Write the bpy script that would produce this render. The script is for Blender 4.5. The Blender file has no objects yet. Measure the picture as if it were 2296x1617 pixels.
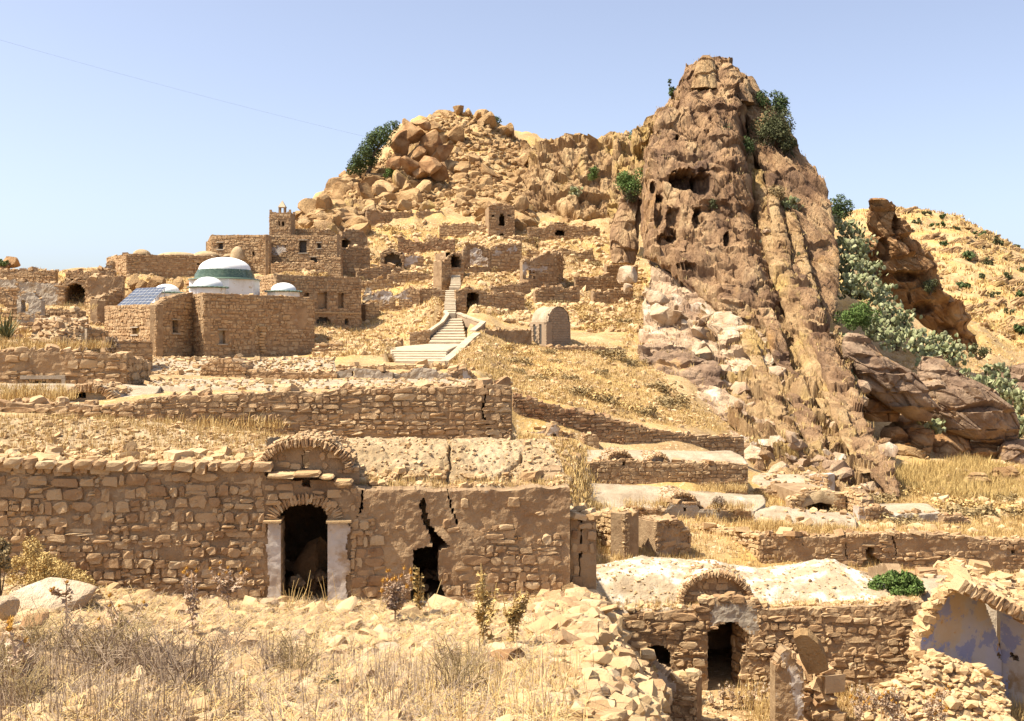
import bpy, math, random
import numpy as np
from mathutils import Vector, Matrix

rng = np.random.default_rng(7)
random.seed(7)
S = bpy.context.scene
COL = S.collection
F, CX, HY = 2400.0, 1148.0, 760.0          # the camera's scale: photo pixels (2296 wide) per unit of x/y

# ------------------------------------------------------------------ camera, sky, sun, exposure
cd = bpy.data.cameras.new("camera")
cam = bpy.data.objects.new("camera", cd)
COL.objects.link(cam)
cam.rotation_euler = (math.radians(90), 0, 0)
cd.sensor_width = 36.0
cd.lens = 36.0 * F / 2296.0
cd.shift_y = -(808.5 - HY) / 2296.0
cd.clip_start = 0.05
cd.clip_end = 5000
S.camera = cam

TO_SUN = Vector((-0.52, -0.125, 0.85)).normalized()
world = bpy.data.worlds.new("World")
S.world = world
world.use_nodes = True
wn, wl = world.node_tree.nodes, world.node_tree.links
wn.clear()
sky = wn.new("ShaderNodeTexSky")
sky.sky_type = 'NISHITA'
sky.sun_disc = False
sky.sun_elevation = math.asin(TO_SUN.z)
sky.sun_rotation = math.atan2(TO_SUN.x, TO_SUN.y)
sky.altitude = 400
sky.air_density = 0.8
sky.dust_density = 3.0
sky.ozone_density = 1.5
bg = wn.new("ShaderNodeBackground")
bg.inputs[1].default_value = 0.108
wo = wn.new("ShaderNodeOutputWorld")
hs = wn.new("ShaderNodeHueSaturation")      # the pale, dusty summer sky
hs.inputs["Saturation"].default_value = 0.74
hs.inputs["Hue"].default_value = 0.506
wl.new(sky.outputs[0], hs.inputs["Color"])
wl.new(hs.outputs[0], bg.inputs[0])
wl.new(bg.outputs[0], wo.inputs[0])

sd = bpy.data.lights.new("sun", 'SUN')
sd.energy = 4.3
sd.angle = math.radians(0.53)
sd.color = (1.0, 0.92, 0.77)
sun = bpy.data.objects.new("sun", sd)
COL.objects.link(sun)
sun.rotation_euler = TO_SUN.to_track_quat('Z', 'Y').to_euler()
sun.location = (-60, 0, 90)

S.view_settings.view_transform = 'Standard'
S.view_settings.look = 'None'
S.view_settings.gamma = 1.0
S.view_settings.use_curve_mapping = False
S.view_settings.exposure = 1.2
S.cycles.use_denoising = True
S.cycles.max_bounces = 6
S.cycles.diffuse_bounces = 4

# ------------------------------------------------------------------ numeric helpers
def P(px, py, d):
    return np.array([(px - CX) / F * d, d, (HY - py) / F * d])

def _h(ix, iy, iz, seed):
    h = (ix.astype(np.int64) * 374761393 + iy.astype(np.int64) * 668265263 + iz.astype(np.int64) * 2147483647 + seed * 1274126177) & 0xFFFFFFFF
    h = ((h ^ (h >> 13)) * 1274126177) & 0xFFFFFFFF
    h = ((h ^ (h >> 16)) * 2246822519) & 0xFFFFFFFF
    h = h ^ (h >> 15)
    return (h & 0xFFFFFF).astype(np.float64) / 0xFFFFFF

def vnoise(p, seed=0):
    i = np.floor(p)
    f = p - i
    f = f * f * (3 - 2 * f)
    x, y, z = i[:, 0], i[:, 1], i[:, 2]
    out = 0
    for dx in (0, 1):
        wx = f[:, 0] if dx else 1 - f[:, 0]
        for dy in (0, 1):
            wy = f[:, 1] if dy else 1 - f[:, 1]
            for dz in (0, 1):
                wz = f[:, 2] if dz else 1 - f[:, 2]
                out = out + wx * wy * wz * _h(x + dx, y + dy, z + dz, seed)
    return out * 2 - 1

def fbm(p, o=4, seed=0, gain=0.5):
    a, out, tot = 1.0, 0, 0
    for k in range(o):
        out = out + a * vnoise(p * (2.03 ** k) + k * 17.3, seed + k)
        tot += a
        a *= gain
    return out / tot

def ridged(p, o=4, seed=0):
    a, out, tot = 1.0, 0, 0
    for k in range(o):
        out = out + a * (1 - 2 * np.abs(vnoise(p * (2.1 ** k) + k * 9.1, seed + k)))
        tot += a
        a *= 0.5
    return out / tot

def facets(p, seed=0, tilt=0.6):
    """Blocky noise: each Voronoi cell a tilted plane of its own height; also the distance to the cell border."""
    i = np.floor(p)
    best = np.full(len(p), 9e9)
    sec = np.full(len(p), 9e9)
    val = np.zeros(len(p))
    for dx in (-1, 0, 1):
        for dy in (-1, 0, 1):
            for dz in (-1, 0, 1):
                c = i + np.array([dx, dy, dz])
                q = np.stack([c[:, 0] + _h(c[:, 0], c[:, 1], c[:, 2], seed),
                              c[:, 1] + _h(c[:, 0], c[:, 1], c[:, 2], seed + 1),
                              c[:, 2] + _h(c[:, 0], c[:, 1], c[:, 2], seed + 2)], 1)
                r = p - q
                dd = (r * r).sum(1)
                h = _h(c[:, 0], c[:, 1], c[:, 2], seed + 3)
                t = ((h * 7.13) % 1 - 0.5) * r[:, 0] + ((h * 13.7) % 1 - 0.5) * r[:, 1] + ((h * 29.3) % 1 - 0.5) * r[:, 2]
                v = h * 2 - 1 + tilt * 2 * t
                m = dd < best
                sec = np.where(m, best, np.minimum(sec, dd))
                val = np.where(m, v, val)
                best = np.where(m, dd, best)
    return val, np.sqrt(sec) - np.sqrt(best)

def pip(poly, x, y):
    poly = np.asarray(poly, float)
    inside = np.zeros(np.shape(x), bool)
    j = len(poly) - 1
    for i in range(len(poly)):
        xi, yi = poly[i]
        xj, yj = poly[j]
        if yi != yj:
            inside ^= ((yi > y) != (yj > y)) & (x < (xj - xi) * (y - yi) / (yj - yi) + xi)
        j = i
    return inside

# ------------------------------------------------------------------ objects
BASE = {}

def mesh_np(name, V, Q, mats=None, smooth=False, midx=None):
    """V (N,3), Q (M,3|4) integer faces."""
    V = np.ascontiguousarray(V, dtype=np.float32)
    Q = np.ascontiguousarray(Q, dtype=np.int32)
    me = bpy.data.meshes.new(name)
    me.vertices.add(len(V))
    me.vertices.foreach_set("co", V.ravel())
    me.loops.add(Q.size)
    me.loops.foreach_set("vertex_index", Q.ravel())
    me.polygons.add(len(Q))
    me.polygons.foreach_set("loop_start", np.arange(0, Q.size, Q.shape[1], dtype=np.int32))
    me.polygons.foreach_set("use_smooth", np.full(len(Q), bool(smooth)))
    if mats is not None:
        for m in (mats if isinstance(mats, (list, tuple)) else [mats]):
            me.materials.append(m)
    if midx is not None:
        me.polygons.foreach_set("material_index", np.asarray(midx, np.int32))
    me.update(calc_edges=True)
    return me

def link(name, me, parent=None):
    o = bpy.data.objects.new(name, me)
    COL.objects.link(o)
    if parent is not None:
        o.parent = parent
        b = BASE.get(parent.name)
        if b is not None:
            o.matrix_parent_inverse = Matrix.Translation((-b[0], -b[1], -b[2]))
    return o

def obj(name, V, Q, mat, parent=None, smooth=False, kind=None, midx=None):
    o = link(name, mesh_np(name, V, Q, mat, smooth, midx), parent)
    if kind:
        o["kind"] = kind
    return o

def tag(o, label, cat, group=None):
    o["label"] = label
    o["category"] = cat
    if group:
        o["group"] = group
    return o

def thing(name, label, cat, base, group=None):
    o = bpy.data.objects.new(name, None)
    COL.objects.link(o)
    o.empty_display_size = 0.2
    o.location = tuple(base)
    BASE[o.name] = tuple(float(v) for v in base)
    return tag(o, label, cat, group)

class MB:
    """Collects quads / triangles (triangles stored as degenerate-free separate list)."""
    def __init__(s):
        s.v, s.f = [], []
    def add(s, V, Fs):
        n = len(s.v)
        s.v.extend([tuple(p) for p in V])
        s.f.extend([tuple(i + n for i in f) for f in Fs])
    def box(s, c, u, v, w):
        """centre and three half vectors"""
        c, u, v, w = (np.asarray(a, float) for a in (c, u, v, w))
        V = [c + a * u + b * v + e * w for a in (-1, 1) for b in (-1, 1) for e in (-1, 1)]
        s.add(V, [(0, 1, 3, 2), (4, 6, 7, 5), (0, 4, 5, 1), (2, 3, 7, 6), (0, 2, 6, 4), (1, 5, 7, 3)])
    def tube(s, pts, radii, n=5):
        pts = [np.asarray(p, float) for p in pts]
        rings = []
        for i, p in enumerate(pts):
            t = pts[min(i + 1, len(pts) - 1)] - pts[max(i - 1, 0)]
            t = t / (np.linalg.norm(t) + 1e-9)
            a = np.cross(t, (0.3, 0.9, 0.2))
            a /= np.linalg.norm(a) + 1e-9
            b = np.cross(t, a)
            r = radii[i] if hasattr(radii, '__len__') else radii
            rings.append([p + r * (math.cos(k * 2 * math.pi / n) * a + math.sin(k * 2 * math.pi / n) * b) for k in range(n)])
        V = [q for r in rings for q in r]
        Fs = []
        for i in range(len(pts) - 1):
            for k in range(n):
                Fs.append((i * n + k, i * n + (k + 1) % n, (i + 1) * n + (k + 1) % n, (i + 1) * n + k))
        Fs.append(tuple(range(n - 1, -1, -1)))
        Fs.append(tuple((len(pts) - 1) * n + k for k in range(n)))
        s.add(V, Fs)
    def build(s, name, mat, parent=None, smooth=False, kind=None):
        me = bpy.data.meshes.new(name)
        me.from_pydata(s.v, [], s.f)
        if mat:
            me.materials.append(mat)
        me.polygons.foreach_set("use_smooth", np.full(len(me.polygons), bool(smooth)))
        o = link(name, me, parent)
        if kind:
            o["kind"] = kind
        return o

# ------------------------------------------------------------------ materials
def mat(name, cols, scale=1.0, detail=5, rough=0.95, bump=None, rnd=False, second=None, stretch=None, contrast=(0.3, 0.7), spec=0.15, hole=None):
    """cols: list of (pos, rgb). rnd: colour chosen per piece. second: (rgb, scale, lo, hi) patches of another colour."""
    m = bpy.data.materials.new(name)
    m.use_nodes = True
    n, l = m.node_tree.nodes, m.node_tree.links
    b = n["Principled BSDF"]
    b.inputs["Roughness"].default_value = rough
    b.inputs["Specular IOR Level"].default_value = spec
    geo = n.new("ShaderNodeNewGeometry")
    vec = geo.outputs["Position"]
    if stretch:
        mp = n.new("ShaderNodeMapping")
        mp.inputs["Rotation"].default_value = stretch[0]
        mp.inputs["Scale"].default_value = stretch[1]
        l.new(vec, mp.inputs[0])
        vec = mp.outputs[0]
    nz = n.new("ShaderNodeTexNoise")
    nz.inputs["Scale"].default_value = scale
    nz.inputs["Detail"].default_value = detail
    nz.inputs["Roughness"].default_value = 0.6
    l.new(vec, nz.inputs["Vector"])
    mr = n.new("ShaderNodeMapRange")
    mr.inputs[1].default_value, mr.inputs[2].default_value = contrast
    l.new(nz.outputs["Fac"], mr.inputs[0])
    fac = mr.outputs[0]
    if rnd:
        oi = n.new("ShaderNodeObjectInfo")
        ad = n.new("ShaderNodeMath"); ad.operation = 'ADD'
        l.new(oi.outputs["Random"], ad.inputs[0]); l.new(geo.outputs["Random Per Island"], ad.inputs[1])
        fr = n.new("ShaderNodeMath"); fr.operation = 'FRACT'
        l.new(ad.outputs[0], fr.inputs[0])
        mx = n.new("ShaderNodeMix")
        mx.inputs[0].default_value = rnd if isinstance(rnd, float) else 0.7
        l.new(fac, mx.inputs[2]); l.new(fr.outputs[0], mx.inputs[3])
        fac = mx.outputs[0]
    cr = n.new("ShaderNodeValToRGB")
    while len(cr.color_ramp.elements) < len(cols):
        cr.color_ramp.elements.new(0.5)
    for e, (p, c) in zip(cr.color_ramp.elements, cols):
        e.position = p
        e.color = (*c, 1)
    l.new(fac, cr.inputs[0])
    out = cr.outputs[0]
    for sec in (second or []):
        rgb, sc, lo, hi = sec
        n2 = n.new("ShaderNodeTexNoise")
        n2.inputs["Scale"].default_value = sc
        n2.inputs["Detail"].default_value = 6
        n2.inputs["Roughness"].default_value = 0.65
        l.new(vec, n2.inputs["Vector"])
        m2 = n.new("ShaderNodeMapRange")
        m2.inputs[1].default_value, m2.inputs[2].default_value = lo, hi
        l.new(n2.outputs["Fac"], m2.inputs[0])
        mx = n.new("ShaderNodeMix"); mx.data_type = 'RGBA'
        l.new(m2.outputs[0], mx.inputs[0]); l.new(out, mx.inputs[6])
        mx.inputs[7].default_value = (*rgb, 1)
        out = mx.outputs[2]
    l.new(out, b.inputs["Base Color"])
    if bump:
        sc, st, ds = bump
        n3 = n.new("ShaderNodeTexNoise")
        n3.inputs["Scale"].default_value = sc
        n3.inputs["Detail"].default_value = 7
        n3.inputs["Roughness"].default_value = 0.7
        l.new(vec, n3.inputs["Vector"])
        bp = n.new("ShaderNodeBump")
        bp.inputs["Strength"].default_value = st
        bp.inputs["Distance"].default_value = ds
        l.new(n3.outputs["Fac"], bp.inputs["Height"])
        l.new(bp.outputs[0], b.inputs["Normal"])
    return m

STRATA = ((0, math.radians(-20), 0), (1.0, 1.0, 0.22))
M = {}
M['earth'] = mat('dry_earth', [(0, (.26, .165, .08)), (.5, (.40, .265, .125)), (1, (.50, .355, .185))], .35, 8, bump=(6, .6, .15),
                 second=[((.46, .295, .10), .12, .48, .62), ((.25, .155, .075), .9, .55, .7), ((.55, .42, .25), 4.5, .57, .62), ((.20, .125, .06), 6, .58, .66)])
M['stone'] = mat('rubble_stone', [(0, (.16, .08, .04)), (.09, (.29, .17, .085)), (.4, (.41, .265, .14)), (.8, (.47, .325, .18)), (1, (.53, .40, .25))],
                 3, 5, bump=(11, .8, .05), rnd=.72)
M['stone_pale'] = mat('pale_stone', [(0, (.28, .165, .08)), (.2, (.42, .27, .135)), (.6, (.50, .345, .18)), (1, (.57, .425, .26))], 3, 5, bump=(11, .7, .05), rnd=.72)
M['stone_red'] = mat('reddish_stone', [(0, (.19, .095, .05)), (.5, (.30, .175, .09)), (1, (.44, .31, .18))], 1, 4, bump=(8, .5, .03), rnd=.6)
M['mortar'] = mat('earth_mortar', [(0, (.21, .13, .07)), (1, (.39, .27, .155))], 2.2, 7, bump=(9, .9, .05))
M['plaster'] = mat('brown_plaster', [(0, (.28, .17, .09)), (1, (.43, .29, .16))], 1.1, 8, bump=(11, 1.0, .06), second=[((.42, .33, .235), 1.6, .62, .72)])
M['plaster_grey'] = mat('grey_plaster', [(0, (.30, .25, .19)), (1, (.44, .37, .28))], .9, 8, bump=(8, .6, .04), second=[((.30, .21, .12), .7, .55, .7)])
M['plaster_white'] = mat('old_whitewash', [(0, (.33, .24, .16)), (.45, (.45, .38, .31)), (1, (.56, .51, .46))], 1.4, 8, bump=(7, .5, .03), second=[((.33, .22, .12), 1.0, .52, .60)])
M['plaster_blue'] = mat('blue_limewash', [(0, (.46, .35, .24)), (.38, (.46, .38, .30)), (.5, (.43, .39, .38)), (1, (.42, .40, .45))], .9, 7, bump=(6, .35, .02),
                        second=[((.27, .28, .41), 1.3, .50, .54), ((.45, .27, .11), 1.9, .64, .66)], contrast=(.35, .65))
M['lime_roof'] = mat('lime_render', [(0, (.27, .20, .13)), (.5, (.36, .28, .19)), (1, (.44, .355, .25))], 1.1, 9, bump=(7, .8, .08), second=[((.50, .44, .35), .8, .6, .72), ((.24, .165, .09), .6, .6, .75), ((.22, .15, .09), 7, .6, .68)])
M['lime_white'] = mat('white_lime_render', [(0, (.33, .24, .15)), (.5, (.42, .33, .22)), (1, (.50, .41, .30))], 1.3, 9, bump=(7, .9, .08), second=[((.66, .61, .53), 1.3, .50, .62)])
M['roof_earth'] = mat('earth_roof', [(0, (.28, .195, .105)), (.5, (.39, .28, .16)), (1, (.47, .355, .22))], 1.4, 8, bump=(8, .9, .08))
M['rock'] = mat('brown_rock', [(0, (.10, .055, .033)), (.28, (.22, .128, .07)), (.6, (.38, .235, .125)), (1, (.53, .365, .195))], .42, 9, bump=(3.2, 1.0, .5), stretch=STRATA,
                second=[((.42, .24, .10), .22, .60, .72), ((.13, .078, .052), .16, .54, .67)])
M['rock_tan'] = mat('tan_rock', [(0, (.18, .10, .05)), (.4, (.36, .225, .11)), (1, (.52, .36, .185))], .5, 9, bump=(3.2, 1.0, .45), stretch=STRATA, second=[((.45, .30, .11), .2, .52, .64)])
M['rock_pale'] = mat('pale_rock', [(0, (.27, .175, .10)), (.4, (.43, .305, .19)), (.8, (.50, .385, .26)), (1, (.58, .48, .35))], .7, 8, bump=(2.0, .8, .25))
M['rock_purple'] = mat('weathered_rock', [(0, (.14, .085, .055)), (.5, (.25, .165, .105)), (1, (.37, .26, .165))], .5, 9, bump=(2.2, .9, .25), second=[((.43, .26, .115), .35, .58, .7)])
M['boulder'] = mat('boulder_stone', [(0, (.20, .105, .045)), (.3, (.36, .22, .10)), (.7, (.46, .30, .145)), (1, (.54, .385, .21))], .8, 7, bump=(3.5, 1.0, .25), rnd=.5, second=[((.21, .115, .05), .45, .52, .68)])
M['boulder_brown'] = mat('orange_brown_rock', [(0, (.14, .065, .03)), (.4, (.30, .165, .075)), (1, (.46, .29, .145))], .6, 8, bump=(3, .9, .2))
M['rock_apron'] = mat('pinkish_slab_rock', [(0, (.22, .135, .085)), (.4, (.39, .265, .165)), (.8, (.50, .37, .24)), (1, (.60, .49, .36))], .4, 9, bump=(2.6, .9, .35), stretch=STRATA, second=[((.62, .52, .39), .3, .56, .66), ((.24, .145, .095), .22, .56, .68)])
M['white'] = mat('white_paint', [(0, (.74, .73, .70)), (1, (.82, .81, .79))], 2, 5, rough=.7, bump=(5, .15, .02))
M['drum'] = mat('stained_white_paint', [(0, (.60, .55, .48)), (.4, (.74, .70, .64)), (1, (.80, .78, .74))], 1.3, 6, rough=.8, second=[((.56, .44, .28), 2.0, .62, .68)])
M['tile'] = mat('green_glazed_tile', [(0, (.05, .09, .06)), (1, (.14, .19, .13))], 5, 4, rough=.22, spec=.5, bump=(8, .3, .03), rnd=.5)
M['cell'] = mat('solar_cell', [(0, (.05, .06, .085)), (1, (.065, .075, .10))], 3, 2, rough=.3, spec=.35)
M['metal'] = mat('pale_metal', [(0, (.45, .46, .47)), (1, (.58, .58, .58))], 3, 2, rough=.4, spec=.5)
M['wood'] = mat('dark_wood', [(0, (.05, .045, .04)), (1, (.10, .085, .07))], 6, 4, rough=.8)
M['block'] = mat('cut_stone_block', [(0, (.27, .19, .12)), (1, (.38, .28, .185))], 2, 5, bump=(8, .4, .02), rnd=.6)
M['concrete'] = mat('pale_coping', [(0, (.37, .29, .19)), (1, (.50, .41, .29))], 2, 6, bump=(8, .4, .03))
M['straw'] = mat('dry_grass', [(0, (.28, .165, .065)), (.4, (.48, .325, .125)), (1, (.62, .46, .22))], 1.5, 4, rnd=.75)
M['straw_grey'] = mat('grey_dry_stems', [(0, (.16, .11, .075)), (.6, (.30, .22, .15)), (1, (.44, .34, .23))], 2, 4, rnd=.7)
M['scrub'] = mat('dry_scrub', [(0, (.17, .12, .06)), (.5, (.29, .21, .10)), (1, (.42, .31, .15))], 1.5, 4, rnd=.7)
M['yellow_bush'] = mat('yellow_dry_bush', [(0, (.33, .215, .075)), (1, (.56, .405, .165))], 2, 4, rnd=.7)
M['leaf_dark'] = mat('dark_leaves', [(0, (.035, .05, .017)), (.6, (.085, .12, .04)), (1, (.16, .19, .08))], .9, 4, rnd=.6, rough=.7)
M['leaf_olive'] = mat('olive_leaves', [(0, (.05, .052, .022)), (.6, (.10, .105, .045)), (1, (.17, .165, .08))], .9, 4, rnd=.6, rough=.75)
M['leaf_bright'] = mat('bright_leaves', [(0, (.04, .075, .015)), (.5, (.10, .155, .035)), (1, (.19, .24, .075))], 1.2, 4, rnd=.6, rough=.65)
M['bark'] = mat('grey_bark', [(0, (.07, .05, .035)), (1, (.16, .12, .085))], 3, 5, bump=(8, .6, .03))
M['pad'] = mat('cactus_pad', [(0, (.13, .145, .06)), (.5, (.245, .255, .125)), (1, (.42, .41, .24))], 1.2, 4, rnd=.7, rough=.6)
M['thistle'] = mat('thistle_stem', [(0, (.30, .20, .13)), (.6, (.46, .33, .22)), (1, (.58, .45, .31))], 5, 4, rnd=.6)
M['thistle_head'] = mat('orange_seed_head', [(0, (.33, .16, .03)), (1, (.55, .31, .07))], 9, 4, rnd=.6)
M['brick'] = mat('hollow_brick', [(0, (.36, .20, .11)), (1, (.50, .32, .20))], 5, 4, rnd=.6)
M['dark_metal'] = mat('dark_wire', [(0, (.10, .10, .11)), (1, (.13, .13, .14))], 5, 2, rough=.5)
# ------------------------------------------------------------------ terrain: one sheet, profile stations interpolated
PROF = {   # photo column -> list of (distance, photo row or 'z' height)
 -500: "0.5:z-1.7 4:z-2.0 8.5:z-2.9 14:z-3.6 20:z-4.4 24:z-4.4 25.5:z-1.9 30:z-1.9 36:z-1.6 40:z-.5 60:z.2 75:z2 91:z2.7 96:z5 105:z5.6 118:z6.2 160:z3 260:z-5",
 0: "0.5:z-1.65 4:z-1.9 8.5:1617 12:1480 17:1365 20:1300 24:z-4.5 25.2:938 27:925 30:908 36:870 37:862 38:800 45:780 60:748 75:700 91:688 95:632 105:626 118:622 160:z4 260:z-4",
 300: "0.5:z-1.65 4:z-1.9 8.5:1617 12:1490 17:1385 20.5:1340 24.5:z-4.95 25.6:950 27:940 28:895 36:872 39:864 45:845 60:825 72:808 80:800 93:690 98:640 104:624 112:614 120:610 130:614 170:z5 260:z-2",
 600: "0.5:z-1.65 4:z-1.9 8.5:1617 12:1500 17:1405 20.7:1362 24.5:z-5.2 25.8:985 27.5:975 28:878 45:864 55:838 70:808 78:806 88:790 96:690 104:645 108:624 120:606 130:582 145:570 160:z11 180:z10 260:z5",
 645: "0.5:z-1.65 4:z-1.9 8.5:1617 12:1500 17:1405 20.7:1362 24.5:z-5.2 25.8:985 27.5:976 28.1:877 45:864 55:838 70:808 78:806 88:790 96:690 104:645 108:624 120:606 132:570 142:548 155:545 180:z11 260:z5",
 700: "0.5:z-1.65 4:z-1.9 8.5:1617 12:1500 17:1405 20.7:1363 24.5:z-5.2 25.8:985 27.5:978 28.2:876 45:864 55:838 70:806 84:796 88:770 96:700 104:645 110:612 122:560 132:500 142:480 152:470 165:445 180:450 260:z12",
 800: "0.5:z-1.65 4:z-1.9 8.5:1617 12:1500 17:1405 20.7:1365 24.5:z-5.2 25.8:985 27.5:980 28.2:872 40:862 55:848 65:815 72:792 84:768 95:740 105:680 115:630 130:560 145:500 160:440 172:400 180:396 195:420 260:z15",
 900: "0.5:z-1.65 4:z-1.9 8.5:1617 12:1500 17:1405 20.7:1365 24.5:z-5.2 25.8:985 27.5:982 28.2:870 40:862 55:850 65:818 72:790 86:768 95:725 105:680 118:610 132:555 148:495 160:440 172:370 182:300 190:283 205:300 260:z20",
 1000: "0.5:z-1.65 4:z-1.9 8.5:1617 12:1500 17:1402 20.7:1365 24.5:z-5.2 25.8:985 27.5:984 28.2:870 40:862 55:850 65:822 70:812 80:768 92:708 100:672 112:630 124:585 140:535 155:475 168:410 178:340 186:275 192:258 205:280 260:z24",
 1080: "0.5:z-1.65 4:z-1.9 8.5:1617 12:1500 17:1402 20.7:1363 24.5:z-5.2 25.8:988 27.5:986 28.2:870 40:864 55:852 66:815 78:770 88:735 98:692 110:640 122:592 138:540 152:485 166:415 178:340 188:270 194:262 210:290 260:z24",
 1150: "0.5:z-1.65 4:z-1.9 8.5:1617 12:1500 17:1402 20.9:1355 24.5:z-5.2 26:1040 30:1035 45:1010 58:975 60:958 61:888 75:828 86:775 94:735 102:690 115:630 130:565 150:500 166:430 180:360 192:300 205:310 260:z26",
 1280: "0.5:z-1.65 4:z-1.9 8.5:1617 12:1502 17:1402 20.9:1338 23.5:1325 26:z-7 30:z-7.2 45:z-6.2 55:z-5.7 60.5:980 62:918 75:838 87:776 95:740 104:690 116:640 130:575 150:505 164:497 178:405 192:322 215:z33 260:z26",
 1340: "0.5:z-1.65 4:z-1.9 8.5:1617 12:1502 17:1405 20.9:1345 22.5:1340 26:z-8.2 30:z-8.9 38:z-9 42:1258 49:1160 54:1100 56:1050 61:1000 63:932 75:850 87:782 95:745 104:695 116:645 130:580 150:505 164:497 178:405 192:322 215:z34 260:z28",
 1430: "0.5:z-1.65 4:z-2.0 8.5:z-3.2 14:z-4.5 17:z-5.3 20:z-6.2 23:z-7.6 26:z-9.4 30:z-9.9 38:z-9.5 42:1255 49:1160 54:1100 56:1055 61:1010 64:950 75:880 87:796 95:752 104:700 116:645 130:580 150:505 164:497 178:405 192:318 215:z34 260:z28",
 1550: "0.5:z-1.65 4:z-2.1 8.5:z-3.6 14:z-5.4 20:z-7.6 25:z-9.5 30:z-9.9 38:z-9.9 43:1265 48:1175 54:1105 56:1060 61:1022 64.5:978 74:925 85:845 93:790 102:720 116:650 130:580 150:505 166:440 182:360 192:312 215:z34 260:z28",
 1700: "0.5:z-1.65 4:z-2.2 8.5:z-4.2 14:z-6.5 20:z-8.5 25:z-9.8 30:z-9.9 38:z-9.9 44:1282 45.5:1200 54:1142 60:1092 66:1052 72:1020 80:970 90:900 105:800 125:660 150:560 180:520 260:z20",
 1900: "0.5:z-1.65 4:z-2.2 8.5:z-4.3 14:z-6.8 20:z-8.8 25:z-10 30:z-10 38:z-10 44.5:1280 46:1204 54:1160 60:1130 66:1105 74:1065 84:1000 95:900 110:790 128:660 150:560 175:505 200:510 260:z20",
 2050: "0.5:z-1.65 4:z-2.2 8.5:z-4.3 14:z-6.9 20:z-9 25:z-10.1 30:z-10.1 38:z-10 45:1285 46.5:1206 54:1172 62:1130 70:1090 78:1052 86:1020 96:925 110:838 125:760 145:690 170:650 200:660 260:z4",
 2296: "0.5:z-1.65 4:z-2.2 8.5:z-4.3 14:z-6.9 20:z-9 25:z-10.2 30:z-10.2 38:z-10.1 45.5:1290 47:1214 54:1190 62:1150 70:1115 78:1075 86:1045 96:960 110:900 125:850 145:810 170:800 200:z-6 260:z-12",
 2800: "0.5:z-1.65 4:z-2.2 8.5:z-4.3 14:z-6.9 20:z-9 25:z-10.3 30:z-10.3 45:z-10.2 47:z-9.5 62:z-10.4 78:z-10 96:z-8 125:z-6 170:z-4 200:z-8 260:z-14",
}
ND, NA = 460, 400
LD = np.linspace(math.log(0.5), math.log(260), ND)
PXS = np.linspace(-500, 2800, NA)
_st, _zc = [], []
for px, txt in PROF.items():
    ds, zs = [], []
    for tok in txt.split():
        a, b = tok.split(":")
        d = float(a)
        ds.append(math.log(d))
        zs.append(float(b[1:]) if b[0] == "z" else (HY - float(b)) / F * d)
    _st.append(px)
    _zc.append(np.interp(LD, ds, zs))
_zc = np.array(_zc)
ZT = np.array([np.interp(PXS, _st, _zc[:, j]) for j in range(ND)])          # (ND, NA)
for _ in range(3):                                                          # soften the facets between stations
    ZT[:, 1:-1] = (ZT[:, :-2] + 2 * ZT[:, 1:-1] + ZT[:, 2:]) / 4
DT = np.exp(LD)
XT = (PXS[None, :] - CX) / F * DT[:, None]
YT = np.repeat(DT[:, None], NA, 1)
_p = np.stack([XT.ravel(), YT.ravel(), np.zeros(XT.size)], 1)
_far = np.clip((YT.ravel() - 60) / 60, 0, 1)
_hill = np.clip((YT.ravel() - 100) / 40, 0, 1)
_near = np.clip(1.2 - YT.ravel() / 30, 0, 1)
ZT += (fbm(_p * 1.1, 4, 3) * (0.10 + 0.12 * _far) + fbm(_p * .3, 3, 5) * (.12 + .5 * _far)
       + _hill * (ridged(_p * .16, 4, 9) * .9 + facets(_p * .28, 12)[0] * .55) + _near * fbm(_p * 3.5, 3, 21) * .05).reshape(ND, NA)

def carve(poly, d0, d1, dz):
    global ZT
    PY = HY - ZT / YT * F
    PX = XT / YT * F + CX
    m = pip(poly, PX, PY) & (YT > d0) & (YT < d1)
    ZT = ZT - m * dz
carve([(870, 830), (1012, 830), (1030, 790), (1055, 765), (1050, 700), (1036, 610), (990, 610), (985, 700), (950, 750), (870, 780)], 66, 114, .75)

def gz(x, y):
    x, y = np.asarray(x, float), np.asarray(y, float)
    u = ((x / y * F + CX) - PXS[0]) / (PXS[-1] - PXS[0]) * (NA - 1)
    v = (np.log(np.maximum(y, .5)) - LD[0]) / (LD[-1] - LD[0]) * (ND - 1)
    u = np.clip(u, 0, NA - 1.001); v = np.clip(v, 0, ND - 1.001)
    i, j = v.astype(int), u.astype(int)
    a, b = v - i, u - j
    return (ZT[i, j] * (1 - a) * (1 - b) + ZT[i, j + 1] * (1 - a) * b + ZT[i + 1, j] * a * (1 - b) + ZT[i + 1, j + 1] * a * b)

def G(px, d, dz=0.0):
    x = (px - CX) / F * d
    return np.array([x, d, float(gz(x, d)) + dz])

def grid_faces(nr, nc, flip=False):
    i = np.arange(nr - 1)[:, None] * nc + np.arange(nc - 1)[None, :]
    q = np.stack([i, i + 1, i + nc + 1, i + nc], -1).reshape(-1, 4)
    return q[:, ::-1] if flip else q

ground = obj("ground", np.stack([XT.ravel(), YT.ravel(), ZT.ravel()], 1), grid_faces(ND, NA), M['earth'], smooth=True, kind="structure")
ground["label"] = "dry sandy ground of the ruined village and its hill"

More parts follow.
